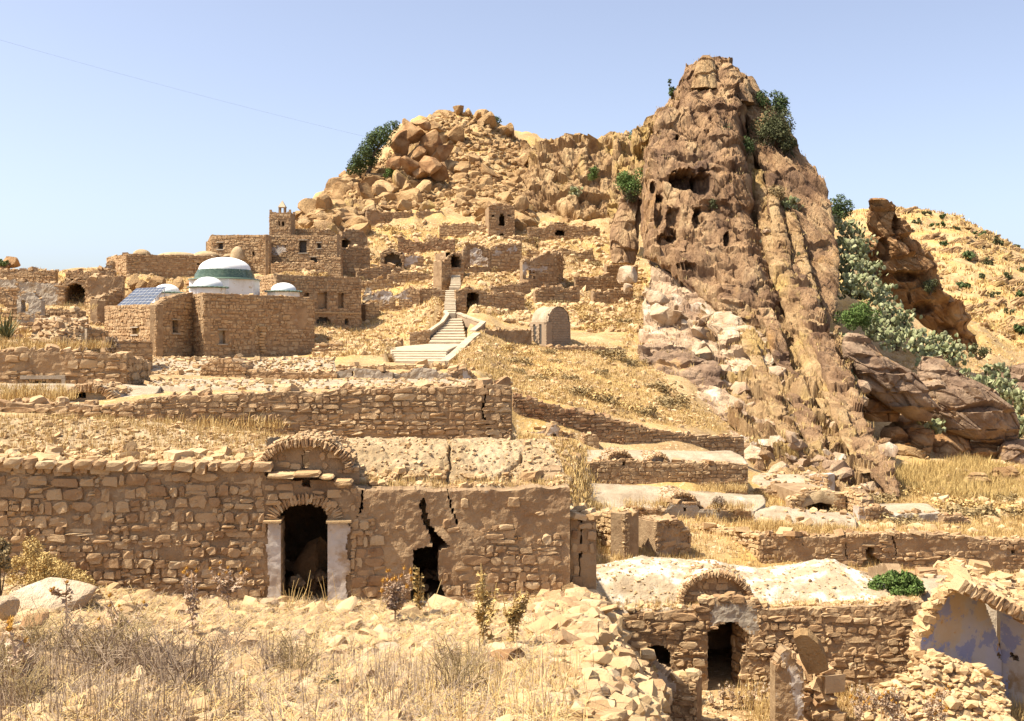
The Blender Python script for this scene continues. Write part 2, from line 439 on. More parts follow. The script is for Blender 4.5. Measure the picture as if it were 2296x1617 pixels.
# ------------------------------------------------------------------ piece libraries
def _unit_block(seed, k=.32, rough=.09):
    r = np.random.default_rng(seed)
    pts, idx = [], {}
    for x in (-1, 0, 1):
        for y in (-1, 0, 1):
            for z in (-1, 0, 1):
                if (x, y, z) != (0, 0, 0):
                    idx[(x, y, z)] = len(pts)
                    p = np.array([x, y, z], float)
                    e = np.abs(p).sum()
                    p *= 1 - k * (e - 1) / 2 * .55
                    p[1] = math.copysign(min(abs(p[1]), .72) / .72, p[1]) if p[1] else 0
                    pts.append(p * .5 + r.normal(0, rough * .5, 3) * np.array([1, .6, 1]))
    fs = []
    for ax in range(3):
        o = [a for a in range(3) if a != ax]
        for sgn in (-1, 1):
            for a in (-1, 0):
                for b in (-1, 0):
                    q = []
                    for (da, db) in ((0, 0), (1, 0), (1, 1), (0, 1)):
                        c = [0, 0, 0]
                        c[ax] = sgn; c[o[0]] = a + da; c[o[1]] = b + db
                        q.append(idx[tuple(c)])
                    if (sgn > 0) == (ax == 1):
                        q = q[::-1]
                    fs.append(q)
    return np.array(pts), np.array(fs)

BLOCKS = [_unit_block(100 + i, .22 + .32 * (i % 3) / 2, .07 + .06 * (i % 4) / 3) for i in range(12)]

def _cube(seed):
    r = np.random.default_rng(seed)
    V = np.array([[x, y, z] for x in (-.5, .5) for y in (-.5, .5) for z in (-.5, .5)]) * .9 + r.normal(0, .09, (8, 3))
    return V, np.array([(0, 1, 3, 2), (4, 6, 7, 5), (0, 4, 5, 1), (2, 3, 7, 6), (0, 2, 6, 4), (1, 5, 7, 3)])
CUBES = [_cube(300 + i) for i in range(10)]

def _ico(n):
    import bmesh
    bm = bmesh.new()
    bmesh.ops.create_icosphere(bm, subdivisions=n, radius=1)
    V = np.array([v.co[:] for v in bm.verts]); Fc = np.array([[v.index for v in f.verts] for f in bm.faces])
    bm.free()
    return V, Fc
ICO3, ICO2, ICO1 = _ico(4), _ico(3), _ico(2)

def chop(V, seed, n=14, lo=.55, hi=.95):
    r = np.random.default_rng(seed)
    V = V.copy()
    for _ in range(n):
        d = r.normal(0, 1, 3); d /= np.linalg.norm(d)
        h = r.uniform(lo, hi)
        e = np.maximum(V @ d - h, 0)
        V -= e[:, None] * d * .95
    return V

def boulder_V(seed, ico=ICO2, amp=.07):
    V = chop(ico[0], seed, 11, .36, .62) * 1.5
    V += fbm(V * 2.2 + seed, 4, seed)[:, None] * amp * ico[0]
    return V
LIB = {}
def lib(kind, mt, i):
    k = (kind, mt, i)
    if k not in LIB:
        if kind == 'block':
            V, Q = BLOCKS[i % 12]
            LIB[k] = mesh_np("stone", V, Q, M[mt])
        elif kind == 'boulder':
            LIB[k] = mesh_np("boulder", boulder_V(50 + i), ICO2[1], M[mt])
        elif kind == 'lump':
            LIB[k] = mesh_np("fallen_stone", chop(ICO2[0], 90 + i, 16, .4, .8) * .72, ICO2[1], M[mt])
        elif kind == 'big':
            LIB[k] = mesh_np("boulder", boulder_V(80 + i, ICO3, .05), ICO3[1], M[mt])
    return LIB[k]

def joined(name, items, mt, parent=None, kind="stuff", protos=BLOCKS):
    """items: list of (loc, 3x3 scaled basis, variant) -> ONE mesh."""
    if not items:
        return None
    L = np.array([i[0] for i in items]); B = np.array([i[1] for i in items]); K = np.array([i[2] % len(protos) for i in items])
    Vs, Qs, n = [], [], 0
    for k in np.unique(K):
        V, Q = protos[k]
        m = K == k
        W = np.einsum('nij,vj->nvi', B[m], V) + L[m][:, None, :]
        c = int(m.sum())
        Vs.append(W.reshape(-1, 3))
        Qs.append((Q[None] + (np.arange(c) * len(V))[:, None, None] + n).reshape(-1, Q.shape[1]))
        n += c * len(V)
    return obj(name, np.concatenate(Vs), np.concatenate(Qs), M[mt], parent, kind=kind)

def place(name, me, loc, basis, parent=None):
    o = link(name, me, parent)
    m = Matrix([[basis[r][c] for c in range(3)] + [loc[r]] for r in range(3)] + [[0, 0, 0, 1]])
    o.matrix_basis = m
    return o

def rot_basis(r, sx, sy, sz, tilt=.5):
    a = r.uniform(0, 6.283)
    q = Matrix.Rotation(a, 3, 'Z') @ Matrix.Rotation(r.normal(0, tilt), 3, 'X') @ Matrix.Rotation(r.normal(0, tilt), 3, 'Y')
    return np.array(q) @ np.diag([sx, sy, sz])

# ------------------------------------------------------------------ labels that single pieces out
MARKS = [("leaning tree", 815, 340), ("brown crag", 935, 320), ("summit boulders", 1036, 255), ("watch tower", 1125, 500), ("tall arch niche", 841, 488), ("broad stone ruin", 1262, 525), ("bright bush on the crag", 1412, 405), ("minaret", 628, 500),
         ("two arched niches", 1135, 562), ("upper stairs", 1010, 675), ("doorway ruin", 1062, 680), ("small shelter", 1235, 740), ("vault niche", 880, 582), ("shaded white plaster wall", 1210, 595), ("peeling whitewashed wall", 878, 670),
         ("diagonal wall", 1400, 955), ("bleached outcrop", 1600, 740), ("spire cave", 1555, 405), ("moss green bush", 1925, 708), ("rock fin", 2040, 580), ("flat overhanging slab", 2170, 900), ("long tilted boulder", 1990, 850), ("square tan boulder", 2190, 1090),
         ("cave like vault", 1835, 1125), ("grey rendered building", 2050, 1165), ("black breach", 1960, 1255), ("tall doorway", 684, 1260), ("dark breach of the cracked wall", 955, 1290), ("pale boulder under the yellow bush", 128, 1332), ("tall thistle by the wall", 512, 1320),
         ("brown boulder at lower centre", 1136, 1487), ("tallest spiny weed", 1088, 1350), ("bushy thistle", 885, 1340), ("lower left thistle", 268, 1420), ("corner thistle", 62, 1500), ("large flat bank stone", 1348, 1422), ("peeling brick stub", 1480, 1530), ("tilted stone slab", 1818, 1468), ("blue plaster wall", 2150, 1400), ("far shrubs crest", 2150, 500)]
USED = {}
def describe(noun, loc, w, h, lo=14, hi=30):
    x = loc[0] / loc[1] * F + CX; y = HY - loc[2] / loc[1] * F
    p = w / loc[1] * F
    sz = "small" if p < lo else ("large" if p > hi else "medium")
    k = w / max(h, 1e-3)
    sh = "flat" if k > 2.1 else ("upright" if k < 1.15 else "blocky")
    m = sorted(MARKS, key=lambda q: (q[1] - x) ** 2 + (q[2] - y) ** 2)
    def rel(q):
        dx, dy = x - q[1], y - q[2]
        ang = math.degrees(math.atan2(-dy, dx)) % 360
        dn = ["right of", "up right of", "above", "up left of", "left of", "down left of", "below", "down right of"][int((ang + 22.5) // 45) % 8]
        dist = math.hypot(dx, dy)
        return ("just " if dist < 45 else ("well " if dist > 130 else "")) + dn + " the " + q[0]
    t = f"{sz} {sh} {noun} {rel(m[0])}"
    for q in m[1:4]:
        if t not in USED:
            break
        n_ = f"{sz} {sh} {noun} {rel(m[0])}, {rel(q)}"
        if len(n_.split()) <= 16:
            t = n_
    USED[t] = 1
    return t

# ------------------------------------------------------------------ walls
class Wall:
    def __init__(s, a, b):
        """a, b: world (x, y), or (photo column, distance) pairs wrapped by at()."""
        s.a, s.b = np.array(a[:2], float), np.array(b[:2], float)
        v = s.b - s.a
        s.L = float(np.linalg.norm(v))
        s.u = v / s.L
        s.n = np.array([s.u[1], -s.u[0]])
    def sz(s, px, py):
        k = (px - CX) / F
        d0 = s.b - s.a
        t = (k * s.a[1] - s.a[0]) / (d0[0] - k * d0[1])
        d = s.a[1] + t * d0[1]
        return t * s.L, (HY - py) / F * d
    def poly(s, pts):
        return [s.sz(*p) for p in pts]
    def pt(s, q, z, off=0.0):
        q, z = np.asarray(q, float), np.asarray(z, float)
        return np.stack([s.a[0] + s.u[0] * q + s.n[0] * off, s.a[1] + s.u[1] * q + s.n[1] * off, z + 0 * q], -1)
    def basis(s, w, dp, h, roll=0.0, yaw=0.0):
        """columns: along, depth, up"""
        c, sn = math.cos(roll), math.sin(roll)
        u3 = np.array([s.u[0], s.u[1], 0]); n3 = np.array([s.n[0], s.n[1], 0])
        if yaw:
            u3, n3 = u3 * math.cos(yaw) + n3 * math.sin(yaw), n3 * math.cos(yaw) - u3 * math.sin(yaw)
        z3 = np.array([0, 0, 1.])
        U = u3 * c + z3 * sn
        Z = z3 * c - u3 * sn
        return np.stack([U * w, -n3 * dp, Z * h], 1)

def at(px, d):
    return ((px - CX) / F * d, d)

def core(name, W, top, zb, cell, holes=(), thick=.5, amp=.03, mats=('mortar',), regions=(), parent=None, jit=.22, ends=(0, 0)):
    """Masked slab: front face with relief, jagged openings. top: list of (s,z)."""
    ts, tz = np.array(top).T
    zt = float(tz.max())
    ns, nz = max(2, int(round(W.L / cell))), max(2, int(round((zt - zb) / cell)))
    r = np.random.default_rng(int(abs(W.L * 1000)) % 99991)
    sg = np.linspace(0, W.L, ns + 1); zg = np.linspace(zb, zt, nz + 1)
    SS, ZZ = np.meshgrid(sg, zg, indexing='ij')
    cs = W.L / ns; cz = (zt - zb) / nz
    topn = np.interp(SS, ts, tz) + vnoise(np.stack([SS.ravel() * 3, 0 * SS.ravel(), 0 * SS.ravel()], 1), 4).reshape(SS.shape) * amp * .8
    sc = (SS[:-1, :-1] + SS[1:, 1:]) / 2; zc = (ZZ[:-1, :-1] + ZZ[1:, 1:]) / 2
    solid = zc - cz / 2 < np.interp(sc, ts, tz) - .02
    for h in holes:
        solid &= ~pip(h, sc, zc)
    js = r.normal(0, jit * cs, SS.shape); jz = r.normal(0, jit * cz, SS.shape)
    js[0] = js[-1] = 0
    SJ = SS + js
    ZJ = np.minimum(ZZ + jz, topn)
    ZJ[:, 0] = zb
    pf = np.stack([SJ.ravel(), ZJ.ravel(), np.zeros(SJ.size)], 1)
    off = (fbm(pf * 2.2 + W.a[0], 4, 31) * amp + fbm(pf * 9, 2, 33) * amp * .35)
    FV = W.pt(SJ.ravel(), ZJ.ravel()) + np.stack([W.n[0] * off, W.n[1] * off, 0 * off], 1)
    BV = W.pt(SJ.ravel(), ZJ.ravel(), -thick)
    N = FV.shape[0]
    idx = np.arange(N).reshape(SS.shape)
    a, b, c, d = idx[:-1, :-1], idx[1:, :-1], idx[1:, 1:], idx[:-1, 1:]
    front = np.stack([a, b, c, d], -1)[solid]
    back = np.stack([d, c, b, a], -1)[solid] + N
    reg = np.zeros(solid.shape, int)
    for k, poly in regions:
        reg[pip(poly, sc + r.normal(0, cs * .7, sc.shape), zc + r.normal(0, cz * .7, sc.shape))] = k
    quads = [front, back]
    mid = [reg[solid], np.zeros(len(back), int)]
    pad = np.pad(solid, 1)
    for (di, dj, e0, e1) in ((-1, 0, a, d), (1, 0, c, b), (0, -1, b, a), (0, 1, d, c)):
        nb = pad[1 + di: pad.shape[0] - 1 + di, 1 + dj: pad.shape[1] - 1 + dj]
        m = solid & ~nb
        p, q = e0[m], e1[m]
        quads.append(np.stack([p, q, q + N, p + N], -1)[:, ::-1])
        mid.append(np.zeros(len(p), int))
    Q = np.concatenate(quads); mid = np.concatenate(mid)
    used = np.unique(Q)
    rm = np.zeros(2 * N, int); rm[used] = np.arange(len(used))
    V = np.concatenate([FV, BV])[used]
    return obj(name, V, rm[Q], [M[m] for m in mats], parent, midx=mid)

def lay(W, top, zb, w, h, holes=(), skip=(), seed=0, miss=.03, keep_in_skip=.0, s0=0, s1=None, topw=1.0):
    """Random rubble courses -> list of (s, z, w, h)."""
    r = np.random.default_rng(seed)
    ts, tz = np.array(top).T
    out = []
    zt = float(tz.max())
    s1 = W.L if s1 is None else s1
    z = zb
    rows = []
    while z < zt:
        ch = h * r.uniform(.6, 1.5)
        s = s0 - r.uniform(0, w)
        wave = r.uniform(0, 6)
        while s < s1:
            ww = w * (.3 + r.gamma(2.2, .3))
            rows.append((s + ww / 2, z + ch / 2 + .18 * h * math.sin(s * 1.3 / (w * 3) + wave) + r.normal(0, .07 * h), ww, ch * r.uniform(.72, 1.12)))
            s += ww
        z += ch
    for (c, zc, ww, ch) in rows:
        if c - ww / 2 < s0 - .01:
            ww = (c + ww / 2 - s0); c = s0 + ww / 2
        if c + ww / 2 > s1:
            ww = s1 - (c - ww / 2); c = s1 - ww / 2
        if ww < w * .2 or r.random() < miss:
            continue
        t = np.interp(c, ts, tz)
        if zc > t - ch * .15:
            continue
        if zc + ch * .5 > t + .05 * h:
            ch = max(.3 * ch, (t - (zc - ch / 2)) ); zc = t - ch / 2 + .02
        u = r.random()
        if u < .16 and ch > h * .6:
            k = r.uniform(.35, .6)
            out.append((c, zc - ch / 2 + ch * k / 2, ww, ch * k)); out.append((c + r.normal(0, .05 * ww), zc + ch / 2 - ch * (1 - k) / 2, ww * r.uniform(.7, 1), ch * (1 - k)))
        elif u < .26 and ww > w * .9:
            k = r.uniform(.6, .8)
            out.append((c - ww * (1 - k) / 2, zc, ww * k, ch)); e = ww * (1 - k)
            out.append((c + ww / 2 - e / 2, zc - ch * .22, e, ch * .5)); out.append((c + ww / 2 - e / 2, zc + ch * .25, e, ch * .42))
        else:
            out.append((c, zc, ww, ch))
    A = np.array(out).reshape(-1, 4)
    ok = np.ones(len(A), bool)
    for hpoly in holes:
        for (fx, fz) in ((0, 0), (-.36, -.36), (.36, -.36), (-.36, .36), (.36, .36)):
            ok &= ~pip(hpoly, A[:, 0] + fx * A[:, 2], A[:, 1] + fz * A[:, 3])
    for sp in skip:
        m = pip(sp, A[:, 0], A[:, 1])
        ok &= ~(m & (np.random.default_rng(seed + 5).random(len(A)) > keep_in_skip))
    return A[ok]

def infill(W, top, zb, parent, holes=(), skip=(), s0=0, s1=None, w=.15, h=.085, seed=0, mt='stone'):
    """Small chinking stones packed behind and between the large ones: one joined part."""
    A = lay(W, top, zb, w, h, holes, skip, seed + 77, .06, s0=s0, s1=s1)
    loc0 = W.pt(A[:, 0], A[:, 1])
    A = A[A[:, 1] + .1 > gz(loc0[:, 0], loc0[:, 1] - .2) - .1]
    q = np.random.default_rng(seed)
    joined("chinking_stones", [(W.pt(s, z, q.uniform(-.12, -.055)), W.basis(ww * .97, .16, hh * .95, q.normal(0, .12), q.normal(0, .15)), int(q.integers(10))) for s, z, ww, hh in A], mt, parent, protos=CUBES)

def stones(W, A, parent, mt='stone', nmax=300, prot=.05, depth=.22, seed=0, name="stone", fit=.985, roll=.05, rest="small_stones", taken=0):
    r = np.random.default_rng(seed + 1)
    loc0 = W.pt(A[:, 0], A[:, 1])
    vis = A[:, 1] + A[:, 3] / 2 > gz(loc0[:, 0], loc0[:, 1] - .2) - .15
    A, loc0 = A[vis], loc0[vis]
    order = np.argsort(-(A[:, 2] * A[:, 3] / loc0[:, 1] ** 2))
    rank = np.empty(len(A), int); rank[order] = np.arange(len(A))
    rest_items = []
    for i, (s, z, w, h) in enumerate(A):
        pr = prot * r.uniform(.3, 1.5)
        dp = depth * r.uniform(.8, 1.2)
        loc = W.pt(s, z, pr - dp / 2)
        B = W.basis(w * fit * r.uniform(.92, 1.04), dp, h * fit * r.uniform(.92, 1.05), r.normal(0, roll), r.normal(0, .1))
        v = int(r.integers(12))
        if rank[i] < nmax - taken:
            place(name, lib('block', mt, v), loc, B, parent)
        else:
            rest_items.append((loc, B, v))
    if rest_items:
        joined(rest, rest_items, mt, parent)
    return min(len(A), nmax - taken)

def prof(W, pts):
    q = [W.sz(*p) for p in pts]
    q.sort()
    return q

def voussoirs(W, sc, zc, ra, rb, parent, mt='stone', n=22, rad=.25, a0=0.0, a1=math.pi, off=.06, dp=.35, seed=0, name="arch_stone"):
    r = np.random.default_rng(seed)
    for k in range(n):
        t = a0 + (a1 - a0) * (k + .5) / n
        ca, sa = math.cos(t), math.sin(t)
        s, z = sc + ra * ca, zc + rb * sa
        ds, dz = -ra * sa, rb * ca
        arc = math.hypot(ds, dz) * (a1 - a0) / n
        roll = math.atan2(dz, ds)
        loc = W.pt(s, z, off - dp / 2 + r.normal(0, .015))
        B = W.basis(arc * r.uniform(.82, 1.0), dp, rad * r.uniform(.85, 1.2), roll + r.normal(0, .06))
        place(name, lib('block', mt, int(r.integers(12))), loc, B, parent)

# ------------------------------------------------------------------ sheets (roofs, slopes) and shells
def resample(P_, n):
    P_ = np.asarray(P_, float)
    t = np.concatenate([[0], np.cumsum(np.linalg.norm(np.diff(P_, axis=0), axis=1))])
    q = np.linspace(0, t[-1], n)
    return np.stack([np.interp(q, t, P_[:, k]) for k in range(3)], 1)

def sheet(name, rows, nu, nv, mt, parent=None, amp=.04, fr=1.6, skirt=1.0, smooth=True, kind=None, world_pts=False, seed=0, rough=.5, cracks=()):
    R = [resample([(P(*p) if not world_pts else p) for p in row], nu) for row in rows]
    R = np.array(R)
    K = len(R)
    tt = np.linspace(0, K - 1, nv)
    i = np.clip(tt.astype(int), 0, K - 2); f = (tt - i)[:, None, None]
    p0, p1, p2, p3 = R[np.maximum(i - 1, 0)], R[i], R[i + 1], R[np.minimum(i + 2, K - 1)]
    V = .5 * (2 * p1 + (p2 - p0) * f + (2 * p0 - 5 * p1 + 4 * p2 - p3) * f ** 2 + (3 * p1 - p0 - 3 * p2 + p3) * f ** 3)
    q = V.reshape(-1, 3)
    V = V.copy()
    V[..., 2] += ((fbm(q * fr, 4, 40 + seed)) * amp + fbm(q * fr * 5, 2, 43 + seed) * amp * rough).reshape(nv, nu)
    if cracks:
        PX = V[..., 0] / V[..., 1] * F + CX; PY = HY - V[..., 2] / V[..., 1] * F
        for poly in cracks:
            for (xa, ya), (xb, yb) in zip(poly[:-1], poly[1:]):
                l2 = (xb - xa) ** 2 + (yb - ya) ** 2
                t = np.clip(((PX - xa) * (xb - xa) + (PY - ya) * (yb - ya)) / l2, 0, 1)
                dd_ = np.hypot(PX - xa - t * (xb - xa), PY - ya - t * (yb - ya))
                V[..., 2] -= np.clip(1 - dd_ / 4.0, 0, 1) * .22
    inner = V.copy()
    if skirt:
        V = np.pad(V, ((1, 1), (1, 1), (0, 0)), mode='edge')
        for sl in (np.s_[0, :], np.s_[-1, :], np.s_[:, 0], np.s_[:, -1]):
            V[sl][..., 2] = np.minimum(V[sl][..., 2], V[sl][..., 2]) 
        V[0, :, 2] -= skirt; V[-1, :, 2] -= skirt; V[1:-1, 0, 2] -= skirt; V[1:-1, -1, 2] -= skirt
    o = obj(name, V.reshape(-1, 3), grid_faces(V.shape[0], V.shape[1]), M[mt], parent, smooth=smooth, kind=kind)
    return o, inner

def on_sheet(V, n, r, rows=(0, 1), cols=(0, 1)):
    a, b = V.shape[:2]
    i = (r.uniform(*rows, n) * (a - 1)).astype(int); j = (r.uniform(*cols, n) * (b - 1)).astype(int)
    return V[i, j]

def scatter_stones(name, pts, size, mt, parent=None, r=rng, flat=.6, kind="stuff", protos=CUBES, sink=.2):
    items = []
    for p in pts:
        s = size * (.5 + r.gamma(2, .28))
        items.append((p + np.array([0, 0, s * flat * (.5 - sink)]), rot_basis(r, s * r.uniform(.8, 1.4), s * r.uniform(.7, 1.1), s * flat * r.uniform(.6, 1.2), .25), int(r.integers(10))))
    return joined(name, items, mt, parent, kind, protos)

def grass(name, pts, h, mt, blades=8, spread=.12, width=.02, lean=.45, parent=None, kind="stuff", r=None, flat=False):
    """Tufts of tapering blades as one mesh of triangles."""
    r = r or rng
    pts = np.asarray(pts, float)
    n = len(pts) * blades
    base = np.repeat(pts, blades, 0)
    ang = r.uniform(0, 6.283, n)
    base = base + np.stack([np.cos(ang), np.sin(ang), 0 * ang], 1) * (np.abs(r.normal(0, spread, n)))[:, None]
    hh = h * r.uniform(.5, 1.25, n) * np.repeat(r.uniform(.6, 1.3, len(pts)), blades)
    a2 = r.uniform(0, 6.283, n)
    ln = np.abs(r.normal(0, lean, n))
    if flat:
        ln = r.normal(1.45, .12, n)
    tip = base + np.stack([np.cos(a2) * np.sin(ln), np.sin(a2) * np.sin(ln), np.cos(ln)], 1) * hh[:, None]
    mid = (base + tip) / 2 + np.stack([0 * a2, 0 * a2, hh * .10], 1)
    pa = a2 + 1.57 + r.normal(0, .5, n)
    wv = np.stack([np.cos(pa), np.sin(pa), 0 * pa], 1) * width * .5
    V = np.stack([base - wv, base + wv, mid + wv * .8, mid - wv * .8, tip], 1).reshape(-1, 3)
    k = np.arange(n)[:, None] * 5
    T = np.concatenate([k + np.array([0, 1, 2]), k + np.array([0, 2, 3]), k + np.array([3, 2, 4])])
    return obj(name, V, T, M[mt], parent, kind=kind)

def leaves(name, centres, radii, n, size, mt, parent, r, squash=1.0):
    """Leaf-sized quads spread through the clumps of a crown."""
    c = np.asarray(centres, float); rad = np.asarray(radii, float)
    w = rad ** 2; w = w / w.sum()
    k = r.choice(len(c), n, p=w)
    d = r.normal(0, 1, (n, 3)); d /= np.linalg.norm(d, axis=1)[:, None]
    p = c[k] + d * (rad[k] * r.uniform(.25, 1, n) ** .5)[:, None] * np.array([1, 1, squash])
    a = r.normal(0, 1, (n, 3)); a /= np.linalg.norm(a, axis=1)[:, None]
    b = np.cross(a, d + r.normal(0, .4, (n, 3))); b /= np.linalg.norm(b, axis=1)[:, None] + 1e-9
    s = size * r.uniform(.6, 1.4, n)[:, None]
    V = np.stack([p - a * s, p + b * s * .55, p + a * s, p - b * s * .55], 1).reshape(-1, 3)
    Q = np.arange(n * 4).reshape(-1, 4)
    return obj(name, V, Q, M[mt], parent)

def shrub(name, label, px, py, d, w, h, mt='leaf_dark', n=1500, leaf=.09, seed=0, cat="shrub", group=None, clumps=16, trunk=True, lean=(0, 0), base=None):
    """w, h in photo pixels; (px, py) centre of the crown."""
    r = np.random.default_rng(seed)
    m = d / F
    c0 = P(px, py, d) if base is None else base
    W_, H_ = w * m / 2 * 1.22, h * m / 2 * 1.2
    t = thing(name, label, cat, c0 - np.array([0, 0, H_]), group)
    cs, rs = [], []
    for _ in range(clumps):
        q = r.normal(0, 1, 3); q /= np.linalg.norm(q); q *= r.uniform(.3, .8)
        z = q[2]
        cs.append(c0 + np.array([q[0] * W_ + lean[0] * z * H_, q[1] * W_ + lean[1] * z * H_, z * H_]))
        rs.append(min(W_, H_) * r.uniform(.3, .55))
    leaves("foliage", cs, rs, n, leaf, mt, t, r)
    if trunk:
        b = MB()
        root = c0 - np.array([lean[0] * H_, lean[1] * H_, H_ * 1.15])
        for k in range(min(7, clumps)):
            e = cs[k]
            b.tube([root, root * .5 + e * .5 + r.normal(0, .08, 3) * W_, e], [W_ * .06, W_ * .04, W_ * .012], 4)
        b.build("branches", M['bark'], t)
    return t

def loft(name, rows, mt, parent=None, nth=120, nt=200, k=.7, amp=1.0, seed=0, dents=(), dirn=(.34, -.94), kback=.5, fine=1.0, edge=6.0, smooth=False, blocky=1.0, groove=0.0, aniso=1.0, ridge=None):
    """Rock body lofted through horizontal sections. rows: (photo row, left, right, distance)."""
    rows = np.array(rows, float)
    ys = np.linspace(rows[0, 0], rows[-1, 0], nt)
    e = np.stack([ys * .045, ys * 0, ys * 0], 1)
    xl = np.interp(ys, rows[:, 0], rows[:, 1]) + fbm(e, 3, seed) * edge
    xr = np.interp(ys, rows[:, 0], rows[:, 2]) + fbm(e + 50, 3, seed + 1) * edge
    dd = np.interp(ys, rows[:, 0], rows[:, 3])
    nb = max(10, nth // 8)
    th = np.concatenate([np.linspace(0, math.pi, nth, endpoint=False), np.linspace(math.pi, 2 * math.pi, nb, endpoint=False)])
    n = len(th)
    cx = ((xl + xr) / 2 - CX) / F * dd
    hw = np.maximum((xr - xl) / 2 / F * dd, .05)
    zz = (HY - ys) / F * dd
    cosn = np.sign(np.cos(th)) * np.abs(np.cos(th)) ** .85
    X = cx[:, None] - hw[:, None] * cosn[None, :]
    sn = np.sin(th)
    sn = np.where(sn > 0, np.abs(sn) ** .8, -kback / k * np.abs(sn))
    if ridge:
        u = th / math.pi
        pr = np.where(u < ridge, np.clip(u / ridge, 0, 1) ** .7, np.clip((1 - u) / (1 - ridge), 0, 1) ** .8)
        sn = np.where(u <= 1, pr, sn)
    Y = dd[:, None] - k * hw[:, None] * sn[None, :]
    Z = np.repeat(zz[:, None], n, 1)
    q = np.stack([X.ravel(), Y.ravel(), Z.ravel()], 1)
    gd, gzr = np.gradient(dd), np.gradient(zz)
    sl = np.hypot(gd, gzr) + 1e-9
    ca, sa = np.repeat((np.abs(gzr) / sl)[:, None], n, 1).ravel(), np.repeat((np.abs(gd) / sl)[:, None], n, 1).ravel()
    arc = -np.concatenate([[0], np.cumsum(np.hypot(np.diff(dd), np.diff(zz)))])
    qs = np.stack([X.ravel(), 0 * X.ravel(), np.repeat(arc[:, None], n, 1).ravel()], 1)
    ax = np.array([dirn[0], 0, dirn[1]]); ax /= np.linalg.norm(ax)
    bx = np.array([ax[2], 0, -ax[0]])
    A, B = qs @ ax, qs @ bx
    A = A / aniso
    C = q[:, 1] * ca / max(1, aniso * .6)
    f1, b1 = facets(np.stack([A / 6.5, B / 2.6, C / 3.0], 1) + seed, seed)
    f2, b2 = facets(np.stack([A / 3.0, B / .85, C / 1.1], 1) + seed, seed + 7, .45)
    disp = amp * (.9 * fbm(np.stack([A * .10, B * .45, C * .3], 1), 4, seed + 2)
                  + .55 * blocky * f1 - .5 * blocky * np.clip(.25 - b1, 0, 1) * 2
                  + fine * (.17 * blocky * f2 - .34 * np.clip(.12 - b2, 0, 1) * 2 + .17 * fbm(q * .8, 4, seed + 4)))
    if groove:
        disp += amp * groove * (ridged(np.stack([A * .035, B * .75, C * .3], 1), 3, seed + 12) + .5 * ridged(np.stack([A * .1, B * 2.2, C * .8], 1), 2, seed + 14))
    cav = fbm(np.stack([A * .35, B * .6, C * .6], 1), 3, seed + 9)
    disp -= amp * 1.1 * np.clip(cav - .4, 0, 1) * 2
    front = np.repeat((np.clip(np.sin(th), 0, 1) ** .5)[None, :], nt, 0).ravel()
    nx = np.repeat(-np.cos(th)[None, :], nt, 0).ravel() * .35
    ny = -np.repeat(sn[None, :], nt, 0).ravel()
    disp = disp * np.repeat(np.minimum(1, hw / 2.0)[:, None], n, 1).ravel()
    q = q + np.stack([nx * disp * .6, np.sign(ny) * np.abs(ny) ** .5 * disp * ca, sa * disp * (ny < 0) + .12 * disp], 1)
    fr_m = np.repeat((np.sin(th) > .05)[None, :], nt, 0).ravel()
    for (px, py, rx, ry, dep) in dents:
        PX = q[:, 0] / q[:, 1] * F + CX; PY = HY - q[:, 2] / q[:, 1] * F
        wob = fbm(q * .8, 3, seed + 20) * .45
        g = np.sqrt(((PX - px) / rx) ** 2 + ((PY - py) / ry) ** 2) + wob
        w_ = np.clip((1 - g) / .25, 0, 1) * fr_m
        q[:, 1] += w_ * dep
        q[:, 2] += w_ * np.clip(g, 0, 1) * 0
    idx = np.arange(nt * n).reshape(nt, n)
    nx_ = np.roll(idx, -1, 1)
    Q = np.stack([idx[:-1], idx[1:], nx_[1:], nx_[:-1]], -1).reshape(-1, 4)
    V = np.concatenate([q, [q[:n].mean(0), q[-n:].mean(0)]])
    cap = np.concatenate([np.stack([idx[0], nx_[0], np.full(n, nt * n), np.full(n, nt * n)], -1)[:, :3], np.stack([nx_[-1], idx[-1], np.full(n, nt * n + 1)], -1)])
    me = bpy.data.meshes.new(name)
    me.from_pydata(V.tolist(), [], Q.tolist() + cap.tolist())
    me.materials.append(M[mt])
    me.polygons.foreach_set("use_smooth", np.full(len(me.polygons), bool(smooth)))
    me.update()
    return link(name, me, parent)
# ================================================================== FOREGROUND HOUSE
def base_of(W, z=None):
    mid = W.pt(W.L / 2, 0)
    return np.array([mid[0], mid[1], float(gz(mid[0], mid[1] - .3)) if z is None else z])

